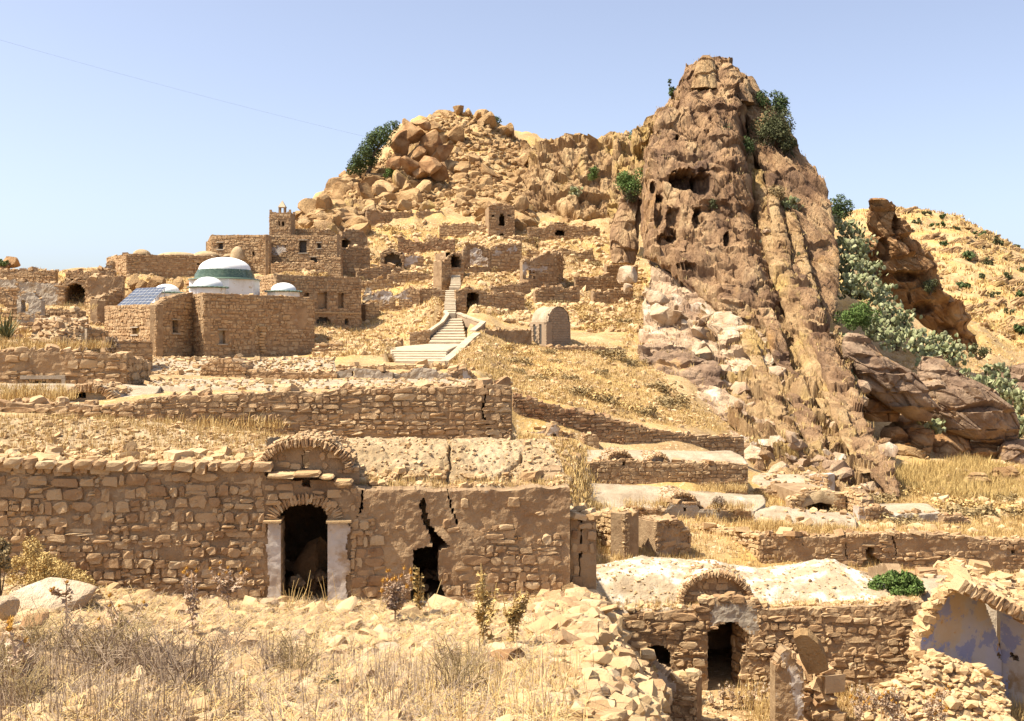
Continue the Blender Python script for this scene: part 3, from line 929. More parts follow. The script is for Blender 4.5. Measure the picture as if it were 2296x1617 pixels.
def eyebrow(parent, W, xc, ybase, hw, yapex, back, ring=.22, n=20, hole=None, seed=0, mt='stone', shell='roof_earth', fill=True, tmat='mortar', zdrop=.0, lump=True, nmax=60):
    """Arched gable of a small cross vault: ring of stones, infill, barrel running back into the roof."""
    s0, zb = W.sz(xc - hw, ybase); s1, _ = W.sz(xc + hw, ybase); sc, zt = W.sz(xc, yapex)
    a, b = (s1 - s0) / 2, zt - zb
    sc = (s0 + s1) / 2
    voussoirs(W, sc, zb, a - ring / 2, b - ring / 2, parent, mt, n, ring, 0, math.pi, .04, .4, seed)
    rows = []
    for k in range(5):
        o = -.1 - back * k / 4
        rows.append([W.pt(sc - a * .98 * math.cos(t), zb - zdrop * k / 4 + b * .98 * math.sin(t) * (1 - .1 * k / 4), o) for t in np.linspace(0, math.pi, 15)])
    _, _ev = sheet("vault_shell", rows, 30, 14, shell, parent, .07, 2.5, skirt=0, world_pts=True, seed=seed)
    scatter_stones("shell_stones", on_sheet(_ev, int(90 * back), np.random.default_rng(seed)), ring * .42, mt, parent, np.random.default_rng(seed + 1), protos=BLOCKS)
    if fill:
        W2 = Wall(W.pt(s0 - .1, 0, -.16)[:2], W.pt(s1 + .1, 0, -.16)[:2])
        cx = W2.L / 2
        top = [(cx - (a - ring * .8) * math.cos(t), zb + max(.02, (b - ring * .8) * math.sin(t))) for t in np.linspace(0, math.pi, 19)]
        top = [(0, zb + .02)] + top + [(W2.L, zb + .02)]
        hs = [W2.poly(hole)] if hole else []
        core("infill", W2, top, zb - .3, max(.03, a / 22), hs, .25, .04, (tmat,), parent=parent)
        if lump:
            A = lay(W2, top, zb - .1, a * .24, a * .15, hs, (), seed + 3, .12)
            if len(A):
                stones(W2, A, parent, mt, nmax, .05, .2, seed + 4)

def shadow_room(parent, W, s0, s1, z0, z1, deep, mt='mortar', name="room_wall", off=-.45):
    """Real back, side walls and ceiling behind an opening."""
    b = MB()
    p = [W.pt(s0, z0, off), W.pt(s1, z0, off), W.pt(s1, z0, off - deep), W.pt(s0, z0, off - deep)]
    up = np.array([0, 0, z1 - z0])
    t = [q + up for q in p]
    b.add(p + t, [(0, 3, 7, 4), (1, 5, 6, 2), (3, 2, 6, 7), (4, 7, 6, 5), (0, 1, 2, 3)])
    return b.build(name, M[mt], parent)

house = thing("stone_house", "long stone house with tall arched doorway and cracked plaster right half, nearest the camera", "house", G(600, 20.9))
WB = Wall(at(-70, 20.0), at(1278, 21.25))
topB = prof(WB, [(-70, 1033), (0, 1036), (300, 1043), (585, 1046), (598, 1074), (770, 1078), (806, 1097), (1000, 1101), (1278, 1092)])
door = WB.poly([(630, 1400), (630, 1178), (614, 1166), (618, 1150), (640, 1136), (690, 1129), (722, 1137), (737, 1160), (734, 1178), (734, 1400)])
slot = WB.poly([(677, 1070), (697, 1070), (697, 1094), (677, 1094)])
door2 = WB.poly([(927, 1232), (950, 1226), (968, 1226), (966, 1208), (950, 1172), (942, 1140), (943, 1118), (953, 1118), (955, 1145), (968, 1180), (990, 1208), (1008, 1226), (985, 1236), (985, 1300), (998, 1330), (998, 1400), (922, 1400), (924, 1300)])
crack = WB.poly([(1000, 1096), (1006, 1096), (1012, 1130), (1028, 1175), (1024, 1176), (1008, 1135)])
crack2 = WB.poly([(808, 1100), (813, 1100), (812, 1140), (803, 1165), (800, 1165), (807, 1138)])
plasB = WB.poly([(800, 1090), (1280, 1085), (1280, 1335), (1262, 1335), (1256, 1200), (1180, 1215), (1120, 1165), (1060, 1200), (1040, 1240), (1030, 1300), (1000, 1300), (990, 1240), (925, 1230), (905, 1330), (858, 1320), (852, 1230), (840, 1165), (800, 1150)])
holesB = [door, slot, door2, crack, crack2]
wb = core("front_wall", WB, topB, -6.0, .042, holesB, .55, .055, ('mortar', 'plaster'), [(1, plasB)], house)
sA, _ = WB.sz(594, 1200); sB, _ = WB.sz(786, 1200)
AL = lay(WB, topB, -5.6, .25, .17, holesB, [], 3, .02, s1=sA)
AR = lay(WB, topB, -5.6, .28, .17, holesB, [plasB], 4, .02, .10, s0=sB)
AM = lay(WB, topB, -3.55, .26, .14, holesB, [], 5, .05, s0=sA, s1=sB)
zarch = WB.sz(680, 1165)[1]
AM = AM[AM[:, 1] > zarch + .12]
infill(WB, topB, -5.6, wb, holesB, (), 0, sA, .15, .09, 6)
infill(WB, topB, -5.6, wb, holesB, [plasB], sB, None, .15, .09, 7)
used = stones(WB, AL, wb, 'stone', 280, .045, .3, 1)
stones(WB, AM, wb, 'stone', 40, .05, .22, 2, taken=0)
stones(WB, AR, wb, 'stone', 130, .03, .16, 3, fit=.97)
# coping row of larger stones along the left half
r = np.random.default_rng(11)
s = 0.0
while s < sA - .1:
    w = r.uniform(.2, .42)
    z = np.interp(s, *np.array(topB).T)
    place("coping_stone", lib('block', 'stone', int(r.integers(12))), WB.pt(s + w / 2, z - .03 + r.normal(0, .02), -.08), WB.basis(w * .95, .40, r.uniform(.14, .25), r.normal(0, .06)), wb)
    s += w
# voussoirs over the door and jambs
sc, _ = WB.sz(684, 1165); a = (WB.sz(748, 1165)[0] - WB.sz(614, 1165)[0]) / 2
voussoirs(WB, sc, zarch, a + .07, .40, wb, 'stone', 26, .24, .05, math.pi - .05, .05, .4, 5)
for (x0, x1, nm) in ((594, 630.5, 0), (735, 786, 1)):
    Wj = Wall(WB.pt(WB.sz(x0, 1200)[0], 0, .07)[:2], WB.pt(WB.sz(x1, 1200)[0], 0, .07)[:2])
    ztj = Wj.sz(x0, 1172)[1]
    o_ = [] if nm else [Wj.poly([(590, 1165), (601, 1165), (598, 1230), (603, 1300), (597, 1400), (590, 1400)]), Wj.poly([(622, 1165), (634, 1165), (634, 1182), (627, 1178)])]
    if nm:   # broken outer edge
        o_ = [Wj.poly([(775, 1160), (800, 1160), (800, 1185), (781, 1180)]), Wj.poly([(781, 1195), (800, 1190), (800, 1260), (780, 1255), (776, 1225)]), Wj.poly([(776, 1290), (800, 1280), (800, 1400), (779, 1400)])]
    core("plaster_jamb", Wj, [(0, ztj), (Wj.L, ztj + .01)], -5.8, .03, o_, .5, .03, ('mortar', 'plaster_white'), [(1, [(-1, -9), (2, -9), (2, 0), (-1, 0)])], parent=wb)
    b = MB(); cpt = Wj.pt(Wj.L / 2, ztj + .025, -.2); b.box(cpt, WB.basis(Wj.L * .55, .33, .03)[:, 0], WB.basis(1, .33, 1)[:, 1], (0, 0, .02))
    b.build("impost", M['stone_pale'], wb)
# lintel slabs below the eyebrow
for (x0, x1, y) in ((600, 662, 1066), (660, 718, 1063), (716, 750, 1070), (748, 790, 1081)):
    s0, z = WB.sz(x0, y); s1, _ = WB.sz(x1, y)
    place("lintel_slab", lib('block', 'stone_pale', x0), WB.pt((s0 + s1) / 2, z, -.1), WB.basis((s1 - s0) * 1.02, .6, .09, r.normal(0, .02)), wb)
WE = Wall(WB.pt(0, 0, -.2)[:2], WB.pt(WB.L, 0, -.2)[:2])
eyebrow(house, WE, 683, 1056, 110, 983, 2.2, .17, 36, [(679, 1052), (679, 1016), (690, 1010), (692, 1052)], 8, 'stone', 'roof_earth')
# buttress at the right end
WBt = Wall(at(1279, 21.5), at(1337, 21.55))
topBt = prof(WBt, [(1279, 1160), (1300, 1168), (1312, 1156), (1337, 1160)])
ckb = WBt.poly([(1303, 1160), (1308, 1160), (1306, 1230), (1300, 1280), (1296, 1335), (1292, 1335), (1300, 1230)])
wbt = core("buttress", WBt, topBt, -6.5, .04, [ckb], 1.2, .04, ('plaster',), parent=house)
stones(WBt, lay(WBt, topBt, -6, .3, .19, [ckb], [], 8, .3), wbt, 'stone', 60, .03, .2, 9)
for k in range(9):   # top rubble of the buttress
    place("stone", lib('block', 'stone_pale', k), WBt.pt(r.uniform(0, WBt.L), WBt.sz(1300, 1163)[1] + r.uniform(0, .06), -r.uniform(0, .9)), rot_basis(r, .3, .22, .12, .15), wbt)
# end wall on the right and back wall, rooms
WBe = Wall(WB.pt(WB.L, 0, -.55)[:2], WB.pt(WB.L, 0, -4.4)[:2])
core("end_wall", WBe, [(0, -2.95), (1.7, -2.4), (WBe.L, -2.9)], -8.0, .12, (), .4, .05, ('mortar',), parent=house)
core("back_wall", Wall(WB.pt(0, 0, -4.6)[:2], WB.pt(WB.L, 0, -4.6)[:2]), [(0, -2.4), (WB.L, -2.9)], -6, .25, (), .3, .05, ('mortar',), parent=house)
s0, _ = WB.sz(540, 1200); s1, _ = WB.sz(860, 1200); s2, _ = WB.sz(1120, 1200)
shadow_room(house, WB, s0, s1, -5.5, -2.95, 3.6)
shadow_room(house, WB, s1 + .1, s2, -5.5, -3.0, 3.4)
# roofs
rl, VL = sheet("roof", [[(-70, 1034, 20.25), (300, 1042, 20.6), (600, 1048, 20.95)], [(-70, 1000, 21.2), (300, 1006, 21.6), (600, 1012, 21.8)],
                        [(-70, 962, 22.4), (300, 966, 22.7), (600, 985, 22.9)], [(-70, 936, 23.6), (300, 946, 24), (640, 982, 24.2)], [(-70, 936, 26), (300, 950, 26.3), (640, 986, 26.5)]],
               170, 70, 'roof_earth', house, .06, 1.5, .5, seed=1)
rr, VR = sheet("roof", [[(770, 1084, 21.45), (1000, 1094, 21.5), (1276, 1088, 21.7)], [(780, 1074, 21.9), (1000, 1084, 22.0), (1272, 1080, 22.1)],
                        [(770, 1036, 22.3), (1000, 1042, 22.4), (1262, 1052, 22.5)], [(760, 1005, 22.8), (1000, 1008, 22.9), (1248, 1018, 23)],
                        [(740, 986, 23.6), (1000, 989, 23.7), (1228, 988, 23.9)], [(740, 990, 25), (1000, 993, 25.2), (1215, 992, 25.4)], [(740, 1020, 26.2), (1200, 1030, 26.6)]],
               240, 110, 'roof_earth', house, .08, 1.7, .8, seed=2, rough=.9, cracks=[[(1000, 1088), (1004, 1062), (1012, 1040), (1006, 1018), (1010, 995), (1005, 986)], [(1110, 1080), (1124, 1062), (1148, 1050), (1168, 1034), (1170, 1015)], [(860, 1085), (930, 1075), (1000, 1080), (1110, 1080), (1200, 1082), (1262, 1078)], [(905, 1070), (918, 1052), (940, 1048)]])
scatter_stones("roof_rubble", on_sheet(VL, 1500, rng, (0, .85)), .06, 'stone_pale', house)
scatter_stones("roof_rubble", on_sheet(VL, 300, rng, (0, .22)), .15, 'stone_pale', house, protos=BLOCKS)
scatter_stones("roof_rubble", on_sheet(VR, 700, rng, (0, .7)), .045, 'stone_pale', house)
scatter_stones("roof_rubble", on_sheet(VR, 220, rng, (0, .3)), .1, 'stone_pale', house, protos=BLOCKS)
# ================================================================== GENERIC HELPERS FOR RUINS
def free_wall(label, a, b, tp, hbelow=.6, w=.34, h=.2, mt='stone', holes=(), regions=(), skip=(), cell=None, thick=.6, nmax=300, seed=0, mats=('mortar',), miss=.05, prot=.05,
              zb=None, keep=.0, name="stone_wall", group=None, cat="wall", amp=None, topstones=True, dp=.22, nostones=False, ragged=0.0):
    W = Wall(at(*a), at(*b))
    top = prof(W, tp)
    if ragged:
        ss = np.linspace(0, W.L, max(4, int(W.L / .45)))
        zz = np.interp(ss, *np.array(top).T)
        q = np.stack([ss * .9 + seed, 0 * ss, 0 * ss], 1)
        zz = zz + (np.round(vnoise(q, seed) * 2.5) / 2.5 * .8 + .3 * vnoise(q * 3, seed + 1)) * ragged
        top = list(zip(ss, zz))
    if zb is None:
        q = W.pt(np.linspace(0, W.L, 9), 0)
        zb = float(gz(q[:, 0], q[:, 1] - .3).min()) - hbelow
    d = (a[1] + b[1]) / 2
    cell = cell or max(.05, d * 3.2 / F)
    hs = [W.poly(x) for x in holes]
    sk = [W.poly(x) for x in skip]
    rg = [(k, W.poly(x)) for k, x in regions]
    bs = base_of(W)
    t = thing(name, label, cat, bs, group)
    c = core("masonry", W, top, zb, cell, hs, thick, amp or .04 + d * .0006, mats, rg, t)
    if not nostones:
        if d < 62:
            infill(W, top, zb, c, hs, sk + [x[1] for x in rg], w=w * .5, h=h * .5, seed=seed, mt=mt)
        A = lay(W, top, zb, w, h, hs, sk + [x[1] for x in rg], seed, miss, keep)
        if len(A):
            stones(W, A, c, mt, nmax, prot, dp, seed)
    if topstones:
        ts, tz = np.array(top).T
        n = int(W.L / w * 2)
        ss = rng.uniform(0, W.L, n)
        pts = W.pt(ss, np.interp(ss, ts, tz) - .02, 0) - np.stack([W.n[0] + 0 * ss, W.n[1] + 0 * ss, 0 * ss], 1) * rng.uniform(.05, thick, n)[:, None]
        scatter_stones("top_stones", pts, w * .55, mt, c, protos=CUBES if d > 40 else BLOCKS)
    return t, W, c, top

def building(label, B, A, C, ytop_front, ytop_left, name="stone_building", leftlen=9.0, holesR=(), holesL=(), w=.34, h=.2, mt='stone', nR=220, nL=80, seed=0, topR=None, topL=None,
             hb=.6, cat="building", skipR=(), regR=(), mats=('mortar',), prot=.05, roof=True, base_z=None, amp=.05, zdrop=.3, roofm='roof_earth', cellk=3.0):
    """B near corner, A a point on the left edge line, C the right end (photo column, distance)."""
    b, a, c = (np.array(at(*q)) for q in (B, A, C))
    ul = (a - b) / np.linalg.norm(a - b)
    la = b + ul * leftlen
    lc = c + ul * leftlen
    WR, WL = Wall(b, c), Wall(la, b)
    tR = prof(WR, topR or [(B[0], ytop_front[0]), (C[0], ytop_front[1])])
    q = np.array([b, c, la])
    zb = (float(gz(q[:, 0], q[:, 1]).min()) if base_z is None else base_z) - hb
    zt = float(np.interp(0, *np.array(tR).T))
    tL = prof(WL, topL) if topL else [(0, zt + .02), (WL.L, zt)]
    if tL[0][0] > 0.05:
        tL = [(0, tL[0][1])] + tL
    t = thing(name, label, cat, [b[0], b[1], zb + hb])
    for (W, tp, hs, n, sk, rg, sd) in ((WR, tR, holesR, nR, skipR, regR, seed), (WL, tL, holesL, nL, (), (), seed + 50)):
        hp = [W.poly(x) for x in hs]
        sp = [W.poly(x) for x in sk]; rp = [(k, W.poly(x)) for k, x in rg]
        d = (W.a[1] + W.b[1]) / 2
        cc = core("wall", W, tp, zb, max(.06, d * cellk / F), hp, .5, amp, mats, rp, t)
        if n:
            stones(W, lay(W, tp, zb, w, h, hp, sp + [x[1] for x in rp], sd, .05), cc, mt, n, prot, .22, sd)
        ts, tz = np.array(tp).T
        ss = rng.uniform(0, W.L, int(W.L / w * 1.6))
        scatter_stones("top_stones", W.pt(ss, np.interp(ss, ts, tz) - .06, -.25), w * .35, mt, cc)
    for (p, q) in ((c, lc), (lc, la)):
        core("rear_wall", Wall(p, q), [(0, zt - .02), (np.linalg.norm(q - p), zt - .02)], zb, .5, (), .4, .03, ('mortar',), parent=t)
    zr = zt - zdrop
    if roof:
        ins = lambda p: p * .97 + (b + lc) / 2 * .03
        V = [np.array([*ins(p), zr]) for p in (b, c, lc, la)]
        sheet("roof", [[V[0], V[1]], [V[3], V[2]]], 24, 20, roofm, t, .06, .8, 0, world_pts=True, seed=seed)
    return t, WR, WL, dict(b=b, c=c, la=la, lc=lc, ul=ul, zt=zt, zr=zr)

# ================================================================== MOSQUE
mosq, WMR, WML, mq = building("square stone mosque with white and green domes on its roof", (457, 78), (430, 80.2), (705, 84.5), (660, 662), None, "mosque", 12.5,
    holesR=[[(490, 741), (506, 741), (506, 771), (490, 771)]], topR=[(457, 657), (560, 661), (640, 664), (705, 668)],
    w=.36, h=.21, mt='stone', nR=170, nL=40, seed=70, cat="mosque", mats=('mortar', 'plaster'),
    regR=[(1, [(484, 734), (512, 734), (512, 777), (484, 777)]), (1, [(565, 735), (572, 728), (600, 728), (606, 745), (606, 800), (600, 800), (598, 745), (585, 738), (572, 748), (570, 800), (564, 800)]), (1, [(655, 690), (690, 690), (688, 740), (650, 730)])])
# blind arch: a shallow recess with a pale stone jamb that catches the sun
s_, z_ = WMR.sz(586, 745)
voussoirs(WMR, s_, z_, .62, .55, mosq, 'stone_pale', 11, .2, .2, math.pi - .2, .08, .3, 71)
for k in range(9):
    place("stone", lib('block', 'stone_pale', k), WMR.pt(s_ + .10 * math.sin(k), z_ - .22 * k + .35, .10), WMR.basis(.5, .3, .21), mosq)
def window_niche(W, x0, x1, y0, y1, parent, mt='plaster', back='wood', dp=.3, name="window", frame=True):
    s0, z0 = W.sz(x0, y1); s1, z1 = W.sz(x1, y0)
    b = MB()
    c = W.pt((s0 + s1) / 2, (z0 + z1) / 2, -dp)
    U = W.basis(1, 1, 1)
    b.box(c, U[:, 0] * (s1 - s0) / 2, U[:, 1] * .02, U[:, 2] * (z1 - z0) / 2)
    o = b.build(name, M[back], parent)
    if frame:
        f = MB()
        for (sa, za, ww, hh) in (((s0 + s1) / 2, z0 - .05, (s1 - s0) / 2 + .1, .05), ((s0 + s1) / 2, z1 + .04, (s1 - s0) / 2 + .08, .04)):
            f.box(W.pt(sa, za, .03), U[:, 0] * ww, U[:, 1] * .1, U[:, 2] * hh)
        f.build("sill", M['plaster_grey'], o)
    return o
window_niche(WMR, 490, 506, 741, 771, mosq, back='plaster_grey', dp=.38)
core("rear_wall", Wall(mq['la'], mq['b']), [(0, mq['zt'] - .3), (12.4, mq['zt'] - .3)], mq['zt'] - 1.2, .5, (), .3, .02, ('mortar',), parent=mosq)
# left block, lower, with sloping parapet
wing, WWR, WWL, wq = building("lower left block of the mosque with yellow window and solar array on top", (350, 75.5), (240, 82), (432, 79.8), (682, 655), None, "mosque_wing", 9.2,
    holesR=[[(386, 718), (400, 718), (400, 747), (386, 747)]], holesL=[[(297, 735), (311, 735), (311, 750), (297, 750)]],
    topR=[(350, 684), (362, 676), (380, 668), (405, 659), (432, 656)], topL=[(240, 686), (300, 684), (350, 683)], w=.36, h=.21, mt='stone', nR=110, nL=170, seed=80, roof=False)
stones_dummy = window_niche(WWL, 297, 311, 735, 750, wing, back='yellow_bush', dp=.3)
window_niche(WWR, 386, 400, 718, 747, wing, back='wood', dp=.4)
zr = WWL.sz(300, 690)[1]
V = [np.array([*p, zr]) for p in (wq['b'], wq['c'], wq['lc'], wq['la'])]
sheet("roof", [[V[0], V[1]], [V[3], V[2]]], 20, 20, 'roof_earth', wing, .05, .8, 0, world_pts=True)

def revolve(name, c, profile, mt, parent, n=40, smooth=True, rot=0.0):
    """profile: list of (radius, z) from bottom to top."""
    V = [(c[0] + r_ * math.cos(2 * math.pi * k / n + rot), c[1] + r_ * math.sin(2 * math.pi * k / n + rot), c[2] + z) for (r_, z) in profile for k in range(n)]
    Q = [(i * n + k, i * n + (k + 1) % n, (i + 1) * n + (k + 1) % n, (i + 1) * n + k) for i in range(len(profile) - 1) for k in range(n)]
    o = obj(name, V, np.array(Q), M[mt], parent, smooth=smooth)
    return o

def dome(label, px, d, ybase, ydrum, yband, ytop, rdrum, rdome, tile_big=False, seed=0, rot=.2):
    m = d / F
    zb, zd, zn, zt = ((HY - y) * m for y in (ybase, ydrum, yband, ytop))
    c = np.array([(px - CX) * m, d, zb - .3])
    R, Rd = rdrum * m, rdome * m
    t = thing("dome", label, "dome", c)
    revolve("drum", c, [(R, 0), (R, zd - zb + .3), (R * .5, zd - zb + .31)], 'drum', t, 8, False, rot)
    hz = zt - zn
    band = MB()
    if tile_big:
        # courses of glazed tiles, each tile its own small plate, on a flared skirt
        zz0, zz1 = zd - c[2] , zn - c[2]
        revolve("tile_bed", c, [(R * 1.03, zz0 - .04), (R * 1.03, zz0 + .03), (Rd * 1.13, zz0 + .12), (Rd * 1.10, (zz0 + zz1) / 2), (Rd * .995, zz1)], 'tile', t, 48)
        rows, nt = 9, 64
        pr = [(Rd * 1.15, zz0 + .10), (Rd * 1.12, (zz0 + zz1) / 2), (Rd * 1.01, zz1)]
        items = []
        for i in range(rows):
            f = (i + .5) / rows
            rr_ = np.interp(f, [0, .5, 1], [p[0] for p in pr]); z = np.interp(f, [0, .5, 1], [p[1] for p in pr])
            for k in range(nt):
                a = 2 * math.pi * (k + .5 * (i % 2)) / nt
                up = np.array([-.12 * math.cos(a), -.12 * math.sin(a), 1]); tg = np.array([-math.sin(a), math.cos(a), 0]); nn = np.array([math.cos(a), math.sin(a), .12])
                items.append((c + np.array([math.cos(a) * rr_, math.sin(a) * rr_, z]), np.stack([tg * 2 * math.pi * rr_ / nt * .94, nn * .05, up * (zz1 - zz0) / rows * 1.05], 1), k))
        vis = sorted(range(len(items)), key=lambda i: items[i][0][1])
        for i in vis[:220]:
            place("tile", lib('block', 'tile', items[i][2]), items[i][0], items[i][1], t)
        joined("rear_tiles", [items[i] for i in vis[220:]], 'tile', t)
    else:
        zz0 = zd - c[2]
        revolve("eave", c, [(R * 1.02, zz0 - .03), (R * 1.10, zz0 - .02), (R * 1.06, zz0 + .10), (Rd * 1.0, zn - c[2] + .02)], 'tile', t, 8, False, rot)
        for k in range(24):
            a = 2 * math.pi * (k + .5) / 24
            e = R * 1.07
            place("tile", lib('block', 'tile', k), c + np.array([math.cos(a) * e * .98, math.sin(a) * e * .98, zz0 + .05]),
                  np.stack([np.array([-math.sin(a), math.cos(a), 0]) * e * .24, np.array([math.cos(a), math.sin(a), -.4]) * .22, np.array([0, 0, 1.]) * .08], 1), t)
    p = [(Rd * math.cos(u), (zn - c[2]) + hz * math.sin(u)) for u in np.linspace(0, math.pi / 2 - .001, 14)]
    revolve("cupola", c, p, 'white', t, 48)
    return t
dome("large white dome with broad green tiled band over an octagonal drum", 504, 87.0, 662, 628, 606, 577, 77, 57, True, rot=.38)
dome("small white dome with thin green eave in front of the large dome", 467, 82.5, 664, 646, 643, 621, 40, 33, rot=.5)
dome("small white dome with green eave right of the large dome", 636, 88.0, 668, 655, 652, 634, 37, 28, rot=.5)
dome("small white dome half hidden behind the solar array", 374, 88.0, 672, 658, 655, 637, 34, 28, rot=.3)

# solar array on the left block
sol = thing("solar_array", "tilted solar array of eight modules on the flat roof left of the domes", "solar panel", P(318, 686, 79))
p00, p10, p01, p11 = P(262, 685, 80.2), P(334, 683.5, 77.6), P(306, 646, 82.6), P(373, 642.5, 80.0)
bil = lambda u, v: p00 * (1 - u) * (1 - v) + p10 * u * (1 - v) + p01 * (1 - u) * v + p11 * u * v
nrm = np.cross(p10 - p00, p01 - p00); nrm /= np.linalg.norm(nrm)
for i in range(4):
    for j in range(2):
        u0, u1, v0, v1 = (i + .03) / 4, (i + .97) / 4, (j + .03) / 2, (j + .97) / 2
        fb = MB()
        c4 = [bil(u0, v0), bil(u1, v0), bil(u1, v1), bil(u0, v1)]
        fb.add(c4 + [q - nrm * .05 for q in c4], [(0, 1, 2, 3), (7, 6, 5, 4), (0, 4, 5, 1), (1, 5, 6, 2), (2, 6, 7, 3), (3, 7, 4, 0)])
        fr_ = fb.build("module_frame", M['metal'], sol)
        for a in range(2):
            for c in range(3):
                U0, U1 = u0 + (u1 - u0) * (a + .06) / 2, u0 + (u1 - u0) * (a + .94) / 2
                V0, V1 = v0 + (v1 - v0) * (c + .06) / 3, v0 + (v1 - v0) * (c + .94) / 3
                cb = MB(); q4 = [bil(U0, V0) + nrm * .012, bil(U1, V0) + nrm * .012, bil(U1, V1) + nrm * .012, bil(U0, V1) + nrm * .012]
                cb.add(q4 + [q - nrm * .01 for q in q4], [(0, 1, 2, 3), (0, 4, 5, 1), (1, 5, 6, 2), (2, 6, 7, 3), (3, 7, 4, 0)])
                cb.build("cell_panel", M['cell'], fr_)
lb = MB()
for u in (.05, .35, .65, .95):
    for v in (.95, .55):
        q = bil(u, v) - nrm * .05
        lb.tube([q, np.array([q[0] + .1, q[1], zr - .1])], .035, 4)
    q = bil(u, .95) - nrm * .05
    lb.tube([q, np.array([bil(u, .3)[0], bil(u, .3)[1], zr])], .03, 4)
lb.build("support_frame", M['metal'], sol)

# ================================================================== BUILDING BEHIND THE MOSQUE
gb, WGR, WGL, gq = building("tall plain stone building with deep window niches right behind the mosque", (620, 91), (580, 95.5), (810, 96), (617, 623), None, "stone_building", 8,
    holesR=[[(712, 658), (734, 655), (734, 692), (712, 692)], [(757, 659), (771, 656), (771, 691), (757, 691)], [(681, 662), (684, 657), (693, 657), (693, 672), (681, 672)],
            [(710, 729), (710, 716), (717, 711), (730, 711), (741, 718), (741, 729)], [(773, 714), (782, 714), (782, 729), (773, 729)]],
    topR=[(620, 615), (700, 619), (800, 622), (810, 628)], w=.38, h=.19, nR=240, nL=50, seed=90, base_z=-.5, mats=('mortar', 'plaster', 'plaster_grey'),
    regR=[(1, [(700, 702), (745, 702), (745, 712), (700, 712)]), (2, [(706, 731), (742, 731), (742, 762), (706, 762)]), (1, [(765, 740), (790, 735), (795, 765), (760, 765)])])
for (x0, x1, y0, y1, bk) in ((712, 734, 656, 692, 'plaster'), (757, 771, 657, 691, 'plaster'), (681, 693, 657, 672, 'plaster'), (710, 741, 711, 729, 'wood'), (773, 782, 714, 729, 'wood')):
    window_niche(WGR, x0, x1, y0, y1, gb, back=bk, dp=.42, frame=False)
sg0, zg0 = WGR.sz(705, 701)
b = MB(); sg1, _ = WGR.sz(809, 703)
b.box(WGR.pt((sg0 + sg1) / 2, zg0, .05), WGR.basis(1, 1, 1)[:, 0] * (sg1 - sg0) / 2, WGR.basis(1, 1, 1)[:, 1] * .08, (0, 0, .06)); b.build("string_course", M['stone_pale'], gb)

# ================================================================== UPPER HOUSE WITH MINARET
hl, WHL, _, hq = building("upper stone house block with two small windows left of the minaret", (473, 112), (469, 116), (604, 110.5), (527, 527), None, "stone_house", 8,
    holesR=[[(488, 544), (501, 544), (501, 559), (488, 559)], [(566, 563), (571, 563), (571, 574), (566, 574)]], w=.38, h=.19, nR=260, nL=20, seed=110, base_z=5.6, cat="house", amp=.06)
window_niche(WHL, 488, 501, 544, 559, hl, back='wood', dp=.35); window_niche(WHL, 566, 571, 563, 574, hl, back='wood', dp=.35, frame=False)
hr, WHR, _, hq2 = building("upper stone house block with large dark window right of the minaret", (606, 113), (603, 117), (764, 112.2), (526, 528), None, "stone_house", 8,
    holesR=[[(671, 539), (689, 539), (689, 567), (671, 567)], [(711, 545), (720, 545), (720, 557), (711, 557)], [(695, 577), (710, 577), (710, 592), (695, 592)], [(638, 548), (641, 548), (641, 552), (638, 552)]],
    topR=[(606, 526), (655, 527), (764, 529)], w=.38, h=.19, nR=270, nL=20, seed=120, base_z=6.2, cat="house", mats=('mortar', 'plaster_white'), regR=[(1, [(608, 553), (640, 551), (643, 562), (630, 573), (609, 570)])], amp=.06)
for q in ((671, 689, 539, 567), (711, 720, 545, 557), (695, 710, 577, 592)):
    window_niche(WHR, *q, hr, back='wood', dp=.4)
# low projecting canopy wall and front terrace
free_wall("stepped terrace wall below the house with the minaret", (607, 110.2), (765, 109.6), [(607, 590), (722, 590), (723, 578), (763, 577)], w=.38, h=.2, nmax=200, seed=131, zb=5.6, mats=('mortar',))
free_wall("short stone wall on the roof right of the minaret", (655, 116), (716, 116), [(655, 512), (716, 513)], w=.4, h=.2, nmax=80, seed=132, zb=10, topstones=False)
# apse dome
ap = thing("round_apse", "rounded earthen apse on the wall of the upper house", "apse", P(533, 585, 110))
revolve("apse", P(533, 583, 110.2), [(.8 * math.cos(u) , 1.4 * math.sin(u)) for u in np.linspace(0, 1.55, 9)], 'roof_earth', ap, 20)
rwall = Wall(at(516, 110.1), at(551, 110.1))
core("masonry", rwall, [(0, 8.3), (rwall.L / 2, 8.5), (rwall.L, 8.2)], 6.5, .12, (), .5, .05, ('mortar',), parent=ap)
# minaret
mn = thing("minaret", "square stone minaret with twin arched openings and pointed lantern", "minaret", P(628, 526, 113.5))
mW = 49 * 113.5 / F
zt = P(0, 479, 113.5)[2]; zb = P(0, 530, 113.5)[2]
tw = [[(623.5, 508), (623.5, 498), (626, 495), (628.5, 498), (628.5, 508)], [(632.5, 508), (632.5, 498), (635, 495), (637.5, 498), (637.5, 508)]]
x0 = (604 - CX) / F * 113.5; x1 = (652.5 - CX) / F * 113.5
sides = [Wall((x0, 113.5), (x1, 113.4)), Wall((x0, 113.5 + mW), (x0, 113.5)), Wall((x1, 113.4), (x1, 113.4 + mW)), Wall((x1, 113.4 + mW), (x0, 113.5 + mW))]
for i, W in enumerate(sides):
    hs = [sides[0].poly(q) for q in tw] if i in (0, 3) else []
    cc = core("wall", W, [(0, zt), (W.L, zt)], zb, .09, hs, .35, .03, ('mortar',), parent=mn)
    if i < 2:
        stones(W, lay(W, [(0, zt), (W.L, zt)], zb, .36, .17, hs, (), 140 + i, .05), cc, 'stone', 90, .04, .15, 141 + i)
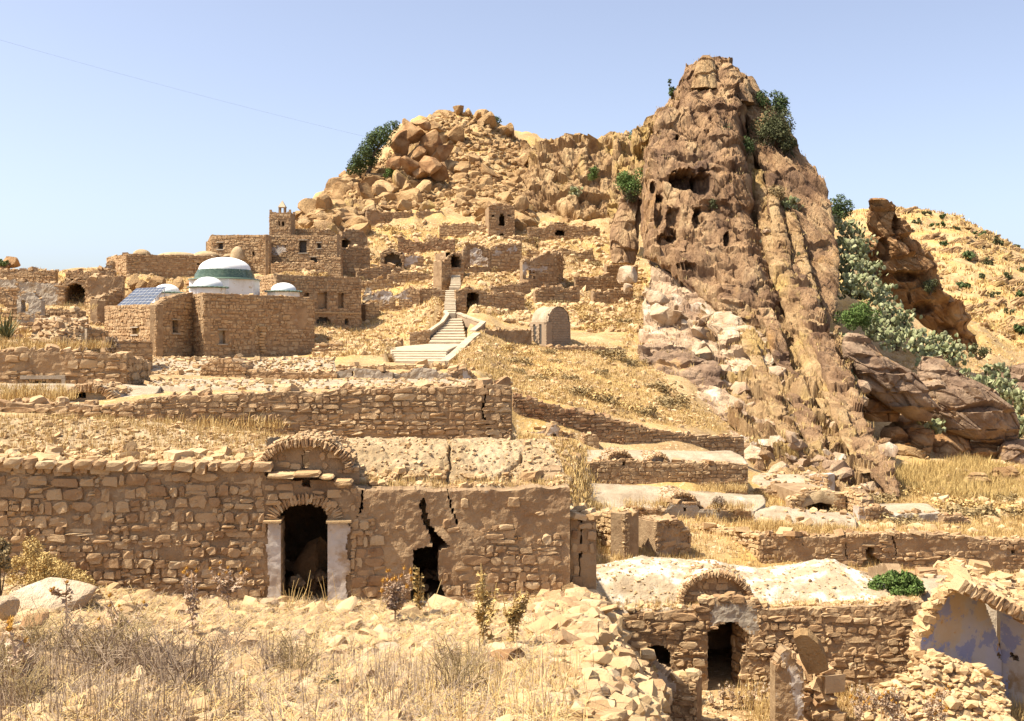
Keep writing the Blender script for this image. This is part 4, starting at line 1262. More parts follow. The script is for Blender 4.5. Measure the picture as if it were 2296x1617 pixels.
for W in sides:
    for (s, hh, ww) in ((.12, .42, .22), (W.L - .12, .42, .22), (.32, .2, .14), (W.L - .32, .2, .14), (W.L / 2, .1, W.L)):
        b = MB(); U = W.basis(1, 1, 1)
        b.box(W.pt(s, zt + hh / 2, -.1), U[:, 0] * ww / 2, U[:, 1] * .1, U[:, 2] * hh / 2); b.build("crenel", M['plaster'], mn)
cxm = (x0 + x1) / 2; cym = 113.45 + mW / 2
for (dx, dy) in ((-.27, -.27), (.27, -.27), (.27, .27), (-.27, .27)):
    b = MB(); b.box((cxm + dx, cym + dy, zt + .35), (.08, 0, 0), (0, .08, 0), (0, 0, .42)); b.build("lantern_post", M['plaster'], mn)
b = MB(); b.add([(cxm - .42, cym - .42, zt + .77), (cxm + .42, cym - .42, zt + .77), (cxm + .42, cym + .42, zt + .77), (cxm - .42, cym + .42, zt + .77), (cxm, cym, zt + 1.55)],
                [(3, 2, 1, 0), (0, 1, 4), (1, 2, 4), (2, 3, 4), (3, 0, 4)]); b.build("lantern_roof", M['concrete'], mn)
b = MB(); b.box((cxm, cym, zt - .1), (mW / 2 - .3, 0, 0), (0, mW / 2 - .3, 0), (0, 0, .05)); b.build("roof", M['roof_earth'], mn)
# ================================================================== LEFT MIDDLE GROUND
free_wall("long rough stone wall behind the foreground house with a deep crack near its right end", (288, 26.6), (1148, 27.4),
          [(288, 915), (312, 896), (380, 889), (500, 886), (640, 879), (700, 884), (770, 872), (1040, 869), (1078, 869), (1088, 862), (1148, 866)],
          w=.33, h=.135, nmax=300, seed=201, cell=.055, mats=('mortar',), zb=-3.6, miss=.02, prot=.045, dp=.3, thick=.8,
          holes=[[(1083, 868), (1090, 868), (1090, 900), (1084, 918), (1086, 935), (1098, 948), (1098, 975), (1108, 992), (1102, 992), (1092, 975), (1092, 950), (1079, 936), (1078, 915), (1084, 900)]])
free_wall("low stone kerb wall at the left edge behind the foreground roof", (-70, 26.4), (300, 26.6), [(-70, 904), (150, 908), (300, 908)], w=.4, h=.13, nmax=120, seed=202, cell=.06, zb=-3.2, dp=.3)
# vaulted roof with low dormer, far left
vr = thing("vaulted_roof", "low lime rendered vault with a small dark dormer opening at far left", "vault", G(150, 31))
_, VV = sheet("roof", [[(-70, 905, 28.6), (150, 906, 28.8), (330, 890, 29)], [(-70, 888, 29.8), (150, 886, 30), (350, 880, 30)], [(-70, 866, 31), (150, 866, 31.2), (360, 868, 31.2)], [(-70, 860, 32.5), (150, 861, 32.7), (360, 866, 32.7)], [(-70, 868, 35), (360, 872, 35)]],
             110, 50, 'lime_roof', vr, .04, 1.2, .6, seed=5)
Wd = Wall(at(60, 28.9), at(330, 28.9))
eyebrow(vr, Wd, 196, 905, 66, 862, 1.8, .2, 22, [(168, 893), (168, 879), (192, 879), (192, 893)], 15, 'stone', 'lime_roof', tmat='plaster_grey', lump=False)
b = MB()
for k in range(7):
    q0, q1 = P(-60 + k * 45, 908 + k % 2, 28.4), P(-16 + k * 45, 907 + k % 2, 28.4)
    b.box((q0 + q1) / 2, (q1 - q0) / 2, (0, .16, 0), (0, 0, .06))
b.build("curb", M['plaster_grey'], vr)
# stone building, far left
tD, WD, cD, _ = free_wall("stone house front at far left with a plastered panel and half buried arch", (-70, 36.6), (284, 37.2), [(-70, 790), (0, 789), (80, 786), (170, 791), (240, 794), (284, 797)],
          w=.42, h=.22, nmax=200, seed=211, zb=-2.6, mats=('mortar', 'plaster'), regions=[(1, [(75, 790), (165, 792), (160, 842), (80, 840)]), (1, [(-70, 788), (30, 788), (10, 850), (-70, 870)])],
          holes=[[(58, 866), (60, 858), (75, 853), (92, 851), (108, 854), (118, 866)]], dp=.3, prot=.06, name="stone_house", cat="house")
zf = WD.sz(100, 846)[1]; U = WD.basis(1, 1, 1)
b = MB(); s0, _ = WD.sz(48, 850); s1, _ = WD.sz(148, 850)
b.box(WD.pt((s0 + s1) / 2, zf, .08), U[:, 0] * (s1 - s0) / 2, U[:, 1] * .06, (0, 0, .06)); b.box(WD.pt(s1 - .05, zf - .22, .08), U[:, 0] * .06, U[:, 1] * .06, (0, 0, .2))
b.build("surround", M['plaster_grey'], tD)
voussoirs(WD, WD.sz(88, 868)[0], zf - .33, .5, .26, tD, 'stone', 12, .12, .15, math.pi - .15, .05, .3, 6)
shadow_room(tD, WD, s0, s1, -2.6, zf, 2)
free_wall("rough stone end wall in shade at the right of the far left house", (284, 37.2), (334, 40.6), [(284, 797), (300, 800), (322, 806), (334, 812)], w=.4, h=.2, nmax=120, seed=212, zb=-2.8, dp=.3, prot=.07)
free_wall("short stone wall beside the dark bush below the mosque wing", (236, 50), (342, 51.5), [(236, 765), (300, 764), (344, 768)], w=.42, h=.2, nmax=90, seed=213)
free_wall("grey brickwork wall left of the mosque wing", (192, 64), (242, 66), [(192, 738), (242, 742)], w=.42, h=.22, nmax=60, seed=214)

def mound(label, rows, mt='roof_earth', name="vault_ruin", cat="vault ruin", stones_n=150, size=.2, amp=.18, nu=60, nv=30, skirt=1.5, seed=0, smt='stone', group=None, skip_stones=False, protos=CUBES):
    px = np.mean([p[0] for p in rows[0]]); d = np.mean([p[2] for p in rows[0]])
    t = thing(name, label, cat, P(px, max(p[1] for p in rows[0]), d), group)
    _, V = sheet("shell", rows, nu, nv, mt, t, amp, .9, skirt, seed=seed, rough=.7)
    if stones_n:
        scatter_stones("loose_stones", on_sheet(V, stones_n, rng, (0, 1)), size, smt, t, protos=protos)
    return t, V

mound("collapsed rubble vault with a hollow end, left of the mosque wing", [[(60, 782, 53), (130, 784, 53), (185, 782, 54)], [(70, 752, 54), (130, 752, 53.6), (182, 756, 55)], [(85, 730, 55.5), (135, 724, 55.5), (186, 738, 56.5)], [(90, 722, 58), (190, 726, 58)]], seed=3, stones_n=220)
mound("long low vault roof stepping up above the collapsed vault at left", [[(75, 735, 60), (195, 738, 60)], [(80, 722, 61), (195, 725, 61)], [(90, 715, 63), (190, 718, 63)], [(90, 722, 66), (190, 722, 66)]], mt='lime_roof', seed=4, stones_n=60)
free_wall("broken doorway frame of pale plaster among the ruins at far left", (38, 68), (92, 68), [(38, 672), (50, 658), (70, 655), (82, 668), (92, 672)], w=.4, h=.2, nmax=30, seed=221, mats=('plaster_grey',), holes=[[(47, 700), (47, 675), (62, 675), (62, 700)]], regions=[(0, [(30, 650), (100, 650), (100, 700), (30, 700)])])
free_wall("terraced stone steps of a ruin below the dark arch at left", (85, 70), (185, 70), [(85, 698), (130, 693), (185, 697)], w=.42, h=.2, nmax=80, seed=222)
free_wall("second low stone terrace just below at left", (80, 66), (190, 66), [(80, 716), (185, 713)], w=.42, h=.2, nmax=60, seed=226)
free_wall("stone arch remnant at the left edge of the photo", (-60, 72), (45, 72), [(-60, 650), (0, 652), (20, 668), (45, 690)], w=.42, h=.22, nmax=60, seed=223, holes=[[(-60, 700), (-60, 670), (-10, 672), (15, 690), (20, 700)]])
ga, WGa, cGa, _ = free_wall("grey plastered ruin wall with a large dark arch at upper left", (-70, 92), (197, 92), [(-70, 625), (40, 626), (60, 632), (140, 636), (150, 628), (197, 628)], w=.45, h=.22, nmax=150, seed=224, mats=('mortar', 'plaster_grey'),
          regions=[(1, [(40, 630), (130, 634), (128, 690), (40, 690)]), (1, [(-70, 622), (35, 624), (38, 645), (-70, 648)])], holes=[[(145, 700), (146, 650), (152, 639), (168, 634), (182, 638), (191, 650), (190, 670), (184, 700)]])
s0, _ = WGa.sz(140, 660); s1, _ = WGa.sz(194, 660)
shadow_room(ga, WGa, s0, s1, 2.0, 5.2, 5)
free_wall("plain grey ruin wall right of the dark arch", (196, 91.5), (277, 92), [(196, 622), (277, 621)], w=.45, h=.22, nmax=40, seed=225, mats=('mortar', 'plaster'), regions=[(1, [(190, 610), (290, 610), (290, 640), (190, 700)])])
free_wall("roofless room wall with a notch, left of the solar array", (218, 86), (275, 90), [(218, 672), (230, 664), (255, 655), (275, 650)], w=.42, h=.2, nmax=90, seed=227, mats=('mortar', 'plaster'), regions=[(1, [(220, 690), (275, 680), (275, 720), (215, 720)])])
free_wall("sunlit side wall of the roofless room", (195, 90), (219, 86), [(195, 668), (219, 672)], w=.42, h=.2, nmax=60, seed=228, mt='stone_pale')
free_wall("long low stone wall on the skyline at the left edge", (-70, 98), (124, 98), [(-70, 603), (0, 605), (124, 607)], w=.45, h=.2, nmax=100, seed=229)
free_wall("low broken wall on the skyline left of the long wall", (147, 98), (256, 98), [(147, 609), (200, 610), (230, 603), (256, 610)], w=.45, h=.2, nmax=60, seed=230)
free_wall("thin pointed wall remnant with a white patch on the skyline", (232, 100), (253, 100), [(232, 606), (240, 590), (246, 585), (253, 588)], w=.4, h=.2, nmax=30, seed=231, mats=('mortar', 'plaster_white'), regions=[(1, [(238, 604), (244, 590), (250, 603)])])
lw, _, _, lq = building("long brown skyline house with low domes, left of the upper house", (284, 106), (255, 109), (484, 110), (568, 574), None, "stone_house", 6,
    holesR=[[(442, 590), (447, 590), (447, 595), (442, 595)]], topR=[(284, 570), (300, 569), (360, 573), (365, 572), (484, 574)], w=.42, h=.2, nR=150, nL=30, seed=240, cat="house", mats=('plaster',), zdrop=-.05, amp=.1)
for (px, w_, yb, yt, lab) in ((318, 40, 571, 557, "small_dome"), (463, 60, 574, 561, "small_dome"), (520, 40, 574, 566, "small_dome"), (400, 90, 573, 564, "small_dome")):
    c = P(px, yb + 2, 112)
    revolve("roof_dome", c, [(w_ / 2 * 112 / F * math.cos(u), (yb - yt) * 112 / F * math.sin(u)) for u in np.linspace(0, 1.56, 8)], 'roof_earth', lw, 20)

# middle vaults below the mosque
mound("stone paved vault roof left of the low arch, below the mosque", [[(335, 850, 50), (440, 850, 50), (500, 850, 50)], [(335, 834, 51), (500, 836, 51)], [(335, 812, 53), (490, 806, 53)], [(335, 803, 56), (480, 806, 56)], [(335, 815, 60), (480, 815, 60)]], mt='lime_roof', seed=6, stones_n=500, size=.11, amp=.06, smt='stone_pale')
tA, WA, cA, _ = free_wall("rounded stone gable of a vault below the mosque", (446, 49.5), (552, 49.5), [(446, 850), (450, 828), (462, 814), (480, 806), (510, 805), (535, 812), (546, 826), (552, 850)], w=.32, h=.14, nmax=200, seed=251, thick=3.0, zb=-2.6)
mound("long pale stone vault roof in front of the mosque corner", [[(552, 850, 50), (755, 852, 50)], [(552, 838, 50.6), (755, 840, 50.6)], [(560, 820, 51.6), (752, 822, 51.6)], [(570, 804, 53.5), (748, 804, 53.5)], [(575, 812, 58), (745, 812, 58)]], mt='lime_roof', seed=7, stones_n=600, size=.11, amp=.06, smt='stone_pale')
free_wall("low stone front of the pale vault", (552, 49.6), (756, 49.8), [(552, 834), (756, 838)], w=.35, h=.15, nmax=150, seed=252)
free_wall("grey plastered roofless wall with small black window, right of the pale vault", (756, 50), (880, 50), [(756, 832), (775, 828), (800, 826), (850, 828), (856, 836), (880, 836)], w=.35, h=.16, nmax=20, seed=253, mats=('mortar', 'plaster_grey'), regions=[(1, [(750, 820), (890, 820), (890, 900), (750, 900)])], holes=[[(787, 832), (793, 832), (793, 841), (787, 841)]])
free_wall("grey plastered wall with rounded whitewashed gable", (880, 50.5), (1012, 50.5), [(880, 838), (918, 836), (925, 828), (950, 824), (975, 828), (985, 838), (1012, 840)], w=.35, h=.16, nmax=10, seed=254, mats=('plaster_grey', 'plaster_white'), regions=[(1, [(915, 830), (985, 826), (985, 870), (915, 870)]), (0, [(870, 820), (1020, 820), (1020, 900), (870, 900)])])
free_wall("small arched white niche wall below the stairs", (1012, 51), (1070, 52), [(1012, 838), (1030, 828), (1045, 826), (1060, 836), (1070, 845)], w=.35, h=.16, nmax=60, seed=255, mats=('mortar', 'plaster_white'), regions=[(1, [(1036, 832), (1048, 830), (1058, 845), (1058, 880), (1036, 880)])])
free_wall("thin kerb wall running below the foot of the stairs", (756, 60), (1065, 62), [(756, 822), (900, 820), (1000, 818), (1065, 826)], w=.4, h=.16, nmax=100, seed=256, mt='stone_pale')
mound("flat lime terrace roof strip behind the long wall", [[(330, 868, 34), (700, 870, 33), (1090, 868, 33)], [(330, 860, 38), (700, 862, 37), (1080, 862, 37)], [(330, 852, 44), (1070, 852, 44)], [(330, 856, 48), (1070, 856, 48)]], mt='lime_roof', seed=8, stones_n=700, size=.1, amp=.08, nu=160, smt='stone_pale', name="terrace_roof", cat="roof")
for k, (y, d, x0, x1) in enumerate(((770, 80, 705, 890), (782, 76, 700, 888), (794, 73, 705, 890))):
    free_wall(["upper", "middle", "lowest"][k] + " of three sunlit stone terrace walls left of the lower stairs", (x0, d), (x1, d + 1), [(x0, y), (x1, y + 1)], w=.42, h=.17, nmax=110, seed=260 + k, mt='stone_pale', prot=.08, thick=1.5)
free_wall("low dark kerb above the terrace walls at the foot of the slope", (775, 84), (903, 84), [(775, 765), (903, 763)], w=.45, h=.2, nmax=50, seed=264)

# ================================================================== STAIRS
st = thing("stone_stairs", "long pale stone stairs climbing the slope between white edged parapets", "stairs", G(940, 70))
def flight(n, b0, b1, t0, t1):
    """b0,b1 bottom left/right; t0,t1 top left/right: (photo column, row, distance)."""
    B0, B1, T0, T1 = P(*b0), P(*b1), P(*t0), P(*t1)
    for i in range(n):
        f0, f1 = i / n, (i + 1) / n
        a, c = B0 + (T0 - B0) * f0, B1 + (T1 - B1) * f0
        e, g = B0 + (T0 - B0) * f1, B1 + (T1 - B1) * f1
        h = (T0[2] - B0[2]) / n
        mid0, mid1 = (a + e) / 2, (c + g) / 2
        ct = (mid0 + mid1) / 2; ct[2] = a[2] + h * .5 - .12
        U = (mid1 - mid0) / 2; U[2] = 0
        V_ = (e + g - a - c) / 4 * 1.15; V_[2] = 0
        V_ = V_ + np.array([0, .02, h * .26])
        ct = ct + np.array([rng.normal(0, .03), 0, rng.normal(0, .012)])
        b = MB(); b.box(ct, U, V_, (0, 0, h * .5 + .12)); b.build("step", M['concrete'], st)
flight(5, (888, 813, 70), (996, 813, 69.5), (878, 785, 76.5), (1004, 785, 76.5))
lp, _ = sheet("landing", [[P(876, 785, 76.6), P(1006, 785, 76.6)], [P(880, 779, 79.5), P(1020, 779, 79.5)], [P(960, 771, 82.5), P(1040, 771, 82.5)]], 20, 10, 'concrete', st, .03, 1, .6, world_pts=True)
flight(9, (960, 771, 82.5), (1045, 771, 82.5), (1003, 716, 92), (1036, 716, 92))
flight(12, (995, 706, 93), (1022, 706, 93), (999, 652, 103), (1021, 652, 103))
flight(7, (1008, 648, 104.5), (1032, 648, 104.5), (1013, 618, 110), (1033, 618, 110))
def parapet(pts, hgt, name, mt, cap=True, wd=.28):
    b, c = MB(), MB()
    Ws = [P(*p) for p in pts]
    for i in range(len(Ws) - 1):
        a, e = Ws[i], Ws[i + 1]
        k = max(1, int(np.linalg.norm(e - a) / 1.2))
        for q in range(k):
            p0, p1 = a + (e - a) * q / k, a + (e - a) * (q + 1) / k
            U = (p1 - p0) / 2
            nn = np.array([U[1], -U[0], 0]); nn /= np.linalg.norm(nn) + 1e-9
            b.box((p0 + p1) / 2 - np.array([0, 0, hgt / 2 + .1]), U, nn * wd * .45, (0, 0, hgt / 2))
            if cap:
                c.box((p0 + p1) / 2 - np.array([0, 0, .05]) + rng.normal(0, .012, 3), U * .985, nn * wd * .6, (0, 0, .07))
    o = b.build(name, M[mt], st)
    if cap:
        c.build("coping", M['concrete'], o)
parapet([(920, 745, 84), (960, 743, 84.5), (990, 722, 88.5), (1003, 704, 92), (998, 697, 93.5)], 1.0, "parapet", 'block')
parapet([(996, 810, 70), (1030, 782, 75), (1052, 760, 79), (1070, 747, 82)], .7, "parapet", 'block', wd=.5)
parapet([(1060, 741, 84), (1084, 721, 87.5)], .9, "parapet", 'block', wd=.4)
parapet([(1084, 721, 87.5), (1050, 710, 90.5), (1028, 701, 93)], .8, "parapet", 'block', wd=.32)
free_wall("stone retaining wall with pale coping beside the middle stairs", (919, 83.6), (964, 83.8), [(919, 746), (964, 745)], w=.4, h=.19, nmax=60, seed=270, prot=.03)
free_wall("long low dark wall running from the stairs to the small shelter", (1069, 84.5), (1192, 87), [(1069, 742), (1130, 740), (1192, 741)], w=.4, h=.2, nmax=10, seed=271, mats=('mortar',), regions=[(0, [(1060, 730), (1200, 730), (1200, 800), (1060, 800)])])
free_wall("low dry wall running right from the small shelter", (1238, 85), (1400, 87), [(1238, 778), (1320, 778), (1400, 782)], w=.42, h=.18, nmax=90, seed=272)

# ================================================================== SMALL SHELTER
ks, WKR, WKL, kq = building("small shelter of cut stone blocks with round vaulted roof and two narrow doors", (1225, 86), (1190, 88.6), (1279, 88.3), (722, 725), None, "shelter", 3.05,
    holesL=[[(1195.5, 772), (1195.5, 727), (1203, 727), (1203, 772)], [(1209, 774), (1209, 727), (1218, 727), (1218, 774)]], nR=0, nL=0, seed=280, cat="shelter", mats=('block',), roof=False, amp=.004, cellk=1.6, hb=.8)
kt = kq['zt']
def block_courses(W, top_fn, zb, parent, holes=(), n=200):
    i = 0; z = zb
    while z < top_fn(W.L / 2):
        s = -(i % 2) * .22
        while s < W.L:
            a, e = max(s, 0), min(s + .44, W.L)
            if e - a > .08 and z + .2 < top_fn((a + e) / 2) + .04 and not any(pip(h, np.array([(a + e) / 2]), np.array([z + .1]))[0] for h in holes):
                place("block", lib('block', 'block', i), W.pt((a + e) / 2, z + .1, .0), W.basis(e - a - .015, .06, .19), parent)
            s += .44
        z += .205; i += 1
hk = [WKL.poly(q) for q in ([(1195, 772), (1195, 727), (1203.5, 727), (1203.5, 772)], [(1208.5, 774), (1208.5, 727), (1218.5, 727), (1218.5, 774)])]
block_courses(WKL, lambda s: kt, kt - 2.2, ks, hk)
R_ = WKR.L / 2 * .86
arch = lambda s: kt + (math.sqrt(max(0, R_ ** 2 - (s - WKR.L / 2) ** 2)) * .92 if abs(s - WKR.L / 2) < R_ else 0)
core("gable", WKR, [(s, max(kt + .01, arch(s))) for s in np.linspace(0, WKR.L, 30)], kt - .2, .05, (), .25, .004, ('block',), parent=ks)
block_courses(WKR, arch, kt - 2.2, ks)
rows = []
for k in range(2):
    rows.append([WKR.pt(WKR.L / 2 - (R_ + .05) * math.cos(t), kt + .0 + (R_ * .92 + .06) * math.sin(t), 0.06 - 0 * k) + np.array([*(kq['ul'] * 3.05 * k), 0]) for t in np.linspace(0, math.pi, 25)])
sheet("vault_roof", rows, 30, 6, 'lime_roof', ks, .01, 1, 0, world_pts=True)
for (x0, x1, y0, y1) in ((1195.5, 1203, 727, 772), (1209, 1218, 727, 774)):
    s0, z0 = WKL.sz(x0, y1); s1, z1 = WKL.sz(x1, y0)
    b = MB(); U = WKL.basis(1, 1, 1)
    for q in range(4):
        sa = s0 + (s1 - s0) * (q + .5) / 4
        b.box(WKL.pt(sa, (z0 + z1) / 2, -.1 + .01 * (q % 2)), U[:, 0] * (s1 - s0) / 8 * .94, U[:, 1] * .02, U[:, 2] * (z1 - z0) / 2)
    b.build("door", M['wood'], ks)

# ================================================================== RUINS ON THE HILL
def ruin(*a, **k):
    k.setdefault('w', .5); k.setdefault('h', .22); k.setdefault('nmax', 90); k.setdefault('ragged', .38)
    return free_wall(*a, **k)
t, W, c, _ = ruin("stone doorway ruin with a tall dark opening beside the upper stairs", (1022, 98.5), (1108, 99.5), [(1022, 656), (1040, 651), (1050, 645), (1068, 645), (1080, 653), (1108, 655)], seed=301, nmax=160, holes=[[(1046, 700), (1046, 662), (1052, 656), (1064, 654), (1074, 660), (1074, 700)]])
shadow_room(t, W, W.sz(1044, 680)[0], W.sz(1076, 680)[0], 2.2, 4.6, 3)
ruin("dry stone wall running right from the doorway ruin", (1108, 99.6), (1176, 101), [(1108, 655), (1150, 657), (1176, 668)], seed=302)
t, W, c, _ = ruin("ruined wall with peeling whitewash and small black window left of the stairs", (812, 101), (942, 101), [(812, 660), (835, 661), (855, 650), (880, 655), (900, 652), (942, 654)], seed=303, nmax=30, mats=('mortar', 'plaster_white', 'plaster_grey'),
     regions=[(1, [(850, 650), (915, 650), (925, 672), (900, 670), (880, 662), (870, 680), (840, 690), (835, 665)]), (2, [(812, 655), (836, 655), (840, 700), (812, 700)])], holes=[[(884, 669), (895, 669), (895, 685), (884, 685)]])
ruin("half round whitewashed gable left above the peeling wall", (812, 103), (838, 103), [(812, 662), (815, 650), (822, 643), (829, 644), (836, 652), (838, 662)], seed=304, nmax=1, mats=('mortar', 'plaster_grey'), regions=[(1, [(800, 600), (850, 600), (850, 700), (800, 700)])], topstones=False)
ruin("brown stone wall between the peeling wall and the upper stairs", (941, 101.5), (999, 102), [(941, 652), (960, 648), (999, 651)], seed=305)
ruin("low square stone stub right of the tall building", (820, 98), (850, 99), [(820, 683), (850, 682)], seed=306, mt='stone_pale', thick=1.5)
ruin("slim broken stone pier beside the top of the stairs", (990, 108), (1011, 109), [(990, 584), (1000, 580), (1011, 582)], seed=307, thick=1.2)
t, W, c, _ = ruin("small collapsed dark arch above the stone pier", (995, 113), (1040, 114), [(995, 580), (1005, 568), (1020, 563), (1034, 568), (1040, 578)], seed=308, holes=[[(1004, 600), (1006, 578), (1018, 571), (1030, 575), (1035, 584), (1034, 600)]])
shadow_room(t, W, W.sz(1003, 580)[0], W.sz(1036, 580)[0], 7, 9.2, 3)
t, W, c, _ = ruin("free standing arch wall with whitewashed room behind, left of two arches", (1038, 117), (1100, 118), [(1038, 560), (1045, 550), (1060, 545), (1082, 546), (1094, 556), (1100, 560)], seed=309, holes=[[(1052, 600), (1053, 565), (1058, 556), (1068, 552), (1080, 556), (1085, 566), (1086, 574), (1096, 576), (1096, 600)]])
ruin("whitewashed back wall seen through the free standing arch", (1040, 120), (1098, 120), [(1040, 556), (1098, 556)], seed=310, nmax=1, mats=('mortar', 'plaster_white'), regions=[(1, [(1000, 500), (1200, 500), (1200, 700), (1000, 700)])])
ruin("ruined wall with two white arched niches, right of the free standing arch", (1101, 118), (1170, 119), [(1101, 552), (1120, 549), (1150, 552), (1170, 549)], seed=311, mats=('mortar', 'plaster_white'), regions=[(1, [(1108, 572), (1110, 562), (1118, 558), (1125, 563), (1127, 572)]), (1, [(1140, 556), (1158, 552), (1162, 562), (1142, 568)])])
t, W, c, _ = ruin("low vault niche with dark whitewashed arch in the left of the terraces", (852, 117), (905, 117), [(852, 572), (862, 566), (880, 562), (898, 567), (905, 573)], seed=312, holes=[[(860, 600), (861, 580), (868, 571), (880, 567), (893, 572), (900, 584), (901, 600)]])
shadow_room(t, W, W.sz(859, 580)[0], W.sz(902, 580)[0], 7.2, 9.5, 2.0, mt='plaster_white')
ruin("low whitewashed wall right of the vault niche", (903, 117.5), (950, 118), [(903, 575), (950, 570)], seed=313, nmax=20, mats=('mortar', 'plaster_white'), regions=[(1, [(903, 574), (945, 573), (930, 592), (903, 594)])])
ruin("long low reddish wall across the upper terraces", (892, 127), (1020, 127), [(892, 538), (903, 535), (910, 542), (960, 540), (1020, 536)], seed=314, mt='stone_red')
tw_, W, c, _ = free_wall("roofless square watch tower with a pointed window on the hill", (1096, 137), (1154, 137.5), [(1096, 462), (1110, 459), (1140, 459), (1154, 463)], w=.45, h=.22, nmax=190, seed=315, name="stone_tower", cat="tower", hbelow=1, holes=[[(1119, 508), (1119, 486), (1122, 480), (1125, 476), (1128, 480), (1132, 486), (1132, 508)], [(1117, 532), (1118, 526), (1125, 522), (1132, 526), (1133, 532)], [(1104, 482), (1109, 482), (1109, 486), (1104, 486)], [(1139, 482), (1143, 482), (1143, 486), (1139, 486)]], mats=('mortar', 'plaster'), regions=[(1, [(1115, 510), (1135, 510), (1135, 522), (1115, 522)])])
q0, q1 = W.pt(0, 0, -.6)[:2], W.pt(W.L, 0, -.6)[:2]
zt_ = W.sz(1125, 463)[1]
for (p, q) in ((q0 - W.n * 3, q0), (q1, q1 - W.n * 3), (q1 - W.n * 3, q0 - W.n * 3)):
    core("side_wall", Wall(p, q), [(0, zt_), (float(np.linalg.norm(q - p)), zt_)], zt_ - 6, .3, (), .4, .05, ('mortar',), parent=tw_)
sheet("floor_slab", [[W.pt(.1, zt_ - .9, -.6), W.pt(W.L - .1, zt_ - .9, -.6)], [W.pt(.1, zt_ - .9, -3.5), W.pt(W.L - .1, zt_ - .9, -3.5)]], 8, 8, 'roof_earth', tw_, .02, 1, 0, world_pts=True)
t, W, c, _ = ruin("broad stone ruin with a small black arch, right of the watch tower", (1184, 137), (1345, 138), [(1184, 515), (1195, 510), (1240, 508), (1262, 504), (1290, 510), (1345, 512)], seed=316, nmax=200, holes=[[(1244, 530), (1244, 520), (1252, 515), (1260, 515), (1266, 521), (1266, 530)]])
shadow_room(t, W, W.sz(1243, 520)[0], W.sz(1267, 520)[0], 13, 15, 3)
ruin("long rubble wall high on the hill below the boulders", (858, 147), (992, 149), [(858, 476), (920, 474), (992, 476)], seed=317, nmax=140)
t, W, c, _ = ruin("rubble wall with a blocked arch at its left end high on the hill", (822, 145), (860, 146), [(822, 474), (830, 470), (842, 468), (852, 472), (860, 476)], seed=318, mats=('mortar', 'plaster'), regions=[(1, [(828, 505), (829, 482), (835, 474), (843, 472), (850, 478), (853, 490), (853, 505)])])
voussoirs(W, W.sz(841, 500)[0], W.sz(841, 484)[1], .8, .75, t, 'stone', 12, .25, 0, math.pi, .1, .3, 31)
ruin("low terrace wall left of the watch tower", (985, 139), (1094, 139), [(985, 505), (1094, 506)], seed=319)
t, W, c, _ = ruin("shaded wall with white plaster and two small doors below the right terraces", (1172, 110), (1248, 112), [(1172, 590), (1188, 578), (1210, 572), (1240, 570), (1248, 574)], seed=320, nmax=40, mats=('mortar', 'plaster_white', 'plaster'), regions=[(1, [(1160, 600), (1180, 585), (1190, 600), (1225, 598), (1232, 604), (1215, 610), (1195, 606), (1180, 618), (1160, 618)]), (2, [(1185, 576), (1245, 572), (1245, 592), (1190, 592)])],
     holes=[[(1180, 626), (1180, 606), (1190, 606), (1190, 626)], [(1193, 626), (1193, 610), (1200, 610), (1200, 626)]])
ruin("short buttress wall at the right end of the shaded wall", (1248, 112), (1262, 118), [(1248, 568), (1262, 572)], seed=321, nmax=30)
t, W, c, _ = ruin("broken vault with a dark hollow right of the upper house", (766, 118), (824, 120), [(766, 520), (790, 515), (812, 516), (824, 530)], seed=322, nmax=60, holes=[[(766, 556), (766, 537), (774, 533), (784, 540), (788, 548), (788, 556)]])
shadow_room(t, W, 0, W.sz(790, 540)[0], 9, 11, 3)
ruin("low retaining wall right of the upper house", (766, 114), (830, 116), [(766, 556), (830, 556)], seed=323, nmax=60)
for k, (x0, x1, y, d) in enumerate(((800, 900, 598, 112), (870, 985, 610, 111), (1100, 1190, 634, 106), (1180, 1330, 560, 126), (1290, 1420, 622, 112), (1110, 1200, 530, 134), (1200, 1300, 645, 104), (700, 760, 520, 122), (1330, 1420, 650, 106), (860, 1000, 520, 140), (1360, 1430, 595, 118), (780, 900, 628, 109))):
    ruin(["crumbling", "stepped", "half buried", "broken", "sunlit", "overgrown"][k % 6] + " dry stone terrace wall " + ["left of the stairs, topmost", "left of the stairs, second", "right of the doorway ruin", "under the broad stone ruin", "below the grassy slope at right", "below the watch tower", "above the dry wall", "right of the minaret", "lowest at right under the crag", "above the reddish wall", "beside the crag foot", "above the peeling wall"][k],
         (x0, d), (x1, d + 1.5), [(x0, y + 3), ((x0 + x1) / 2, y - 1), (x1, y + 4)], seed=330 + k, nmax=60, mt='stone_pale' if k % 2 else 'stone')

# ================================================================== RIGHT MIDDLE GROUND
free_wall("long curved retaining wall descending diagonally below the grassy slope", (1150, 60.5), (1400, 61.5), [(1150, 884), (1210, 900), (1270, 916), (1340, 932), (1400, 946)], w=.42, h=.19, nmax=240, seed=401, mt='stone_red', keep=.0, dp=.35, hbelow=1.2, prot=.07)
free_wall("lower right continuation of the diagonal retaining wall", (1400, 61.5), (1668, 64.5), [(1400, 946), (1440, 956), (1500, 970), (1560, 976), (1668, 980)], w=.42, h=.19, nmax=240, seed=402, dp=.35, hbelow=1.2, prot=.07)
free_wall("white plastered low wall behind the foreground house end", (1150, 59.4), (1222, 59.8), [(1150, 972), (1200, 970), (1222, 962)], w=.4, h=.2, nmax=20, seed=403, mats=('mortar', 'plaster_white'), regions=[(1, [(1100, 900), (1300, 900), (1300, 1100), (1100, 1100)])], mt='stone_pale')
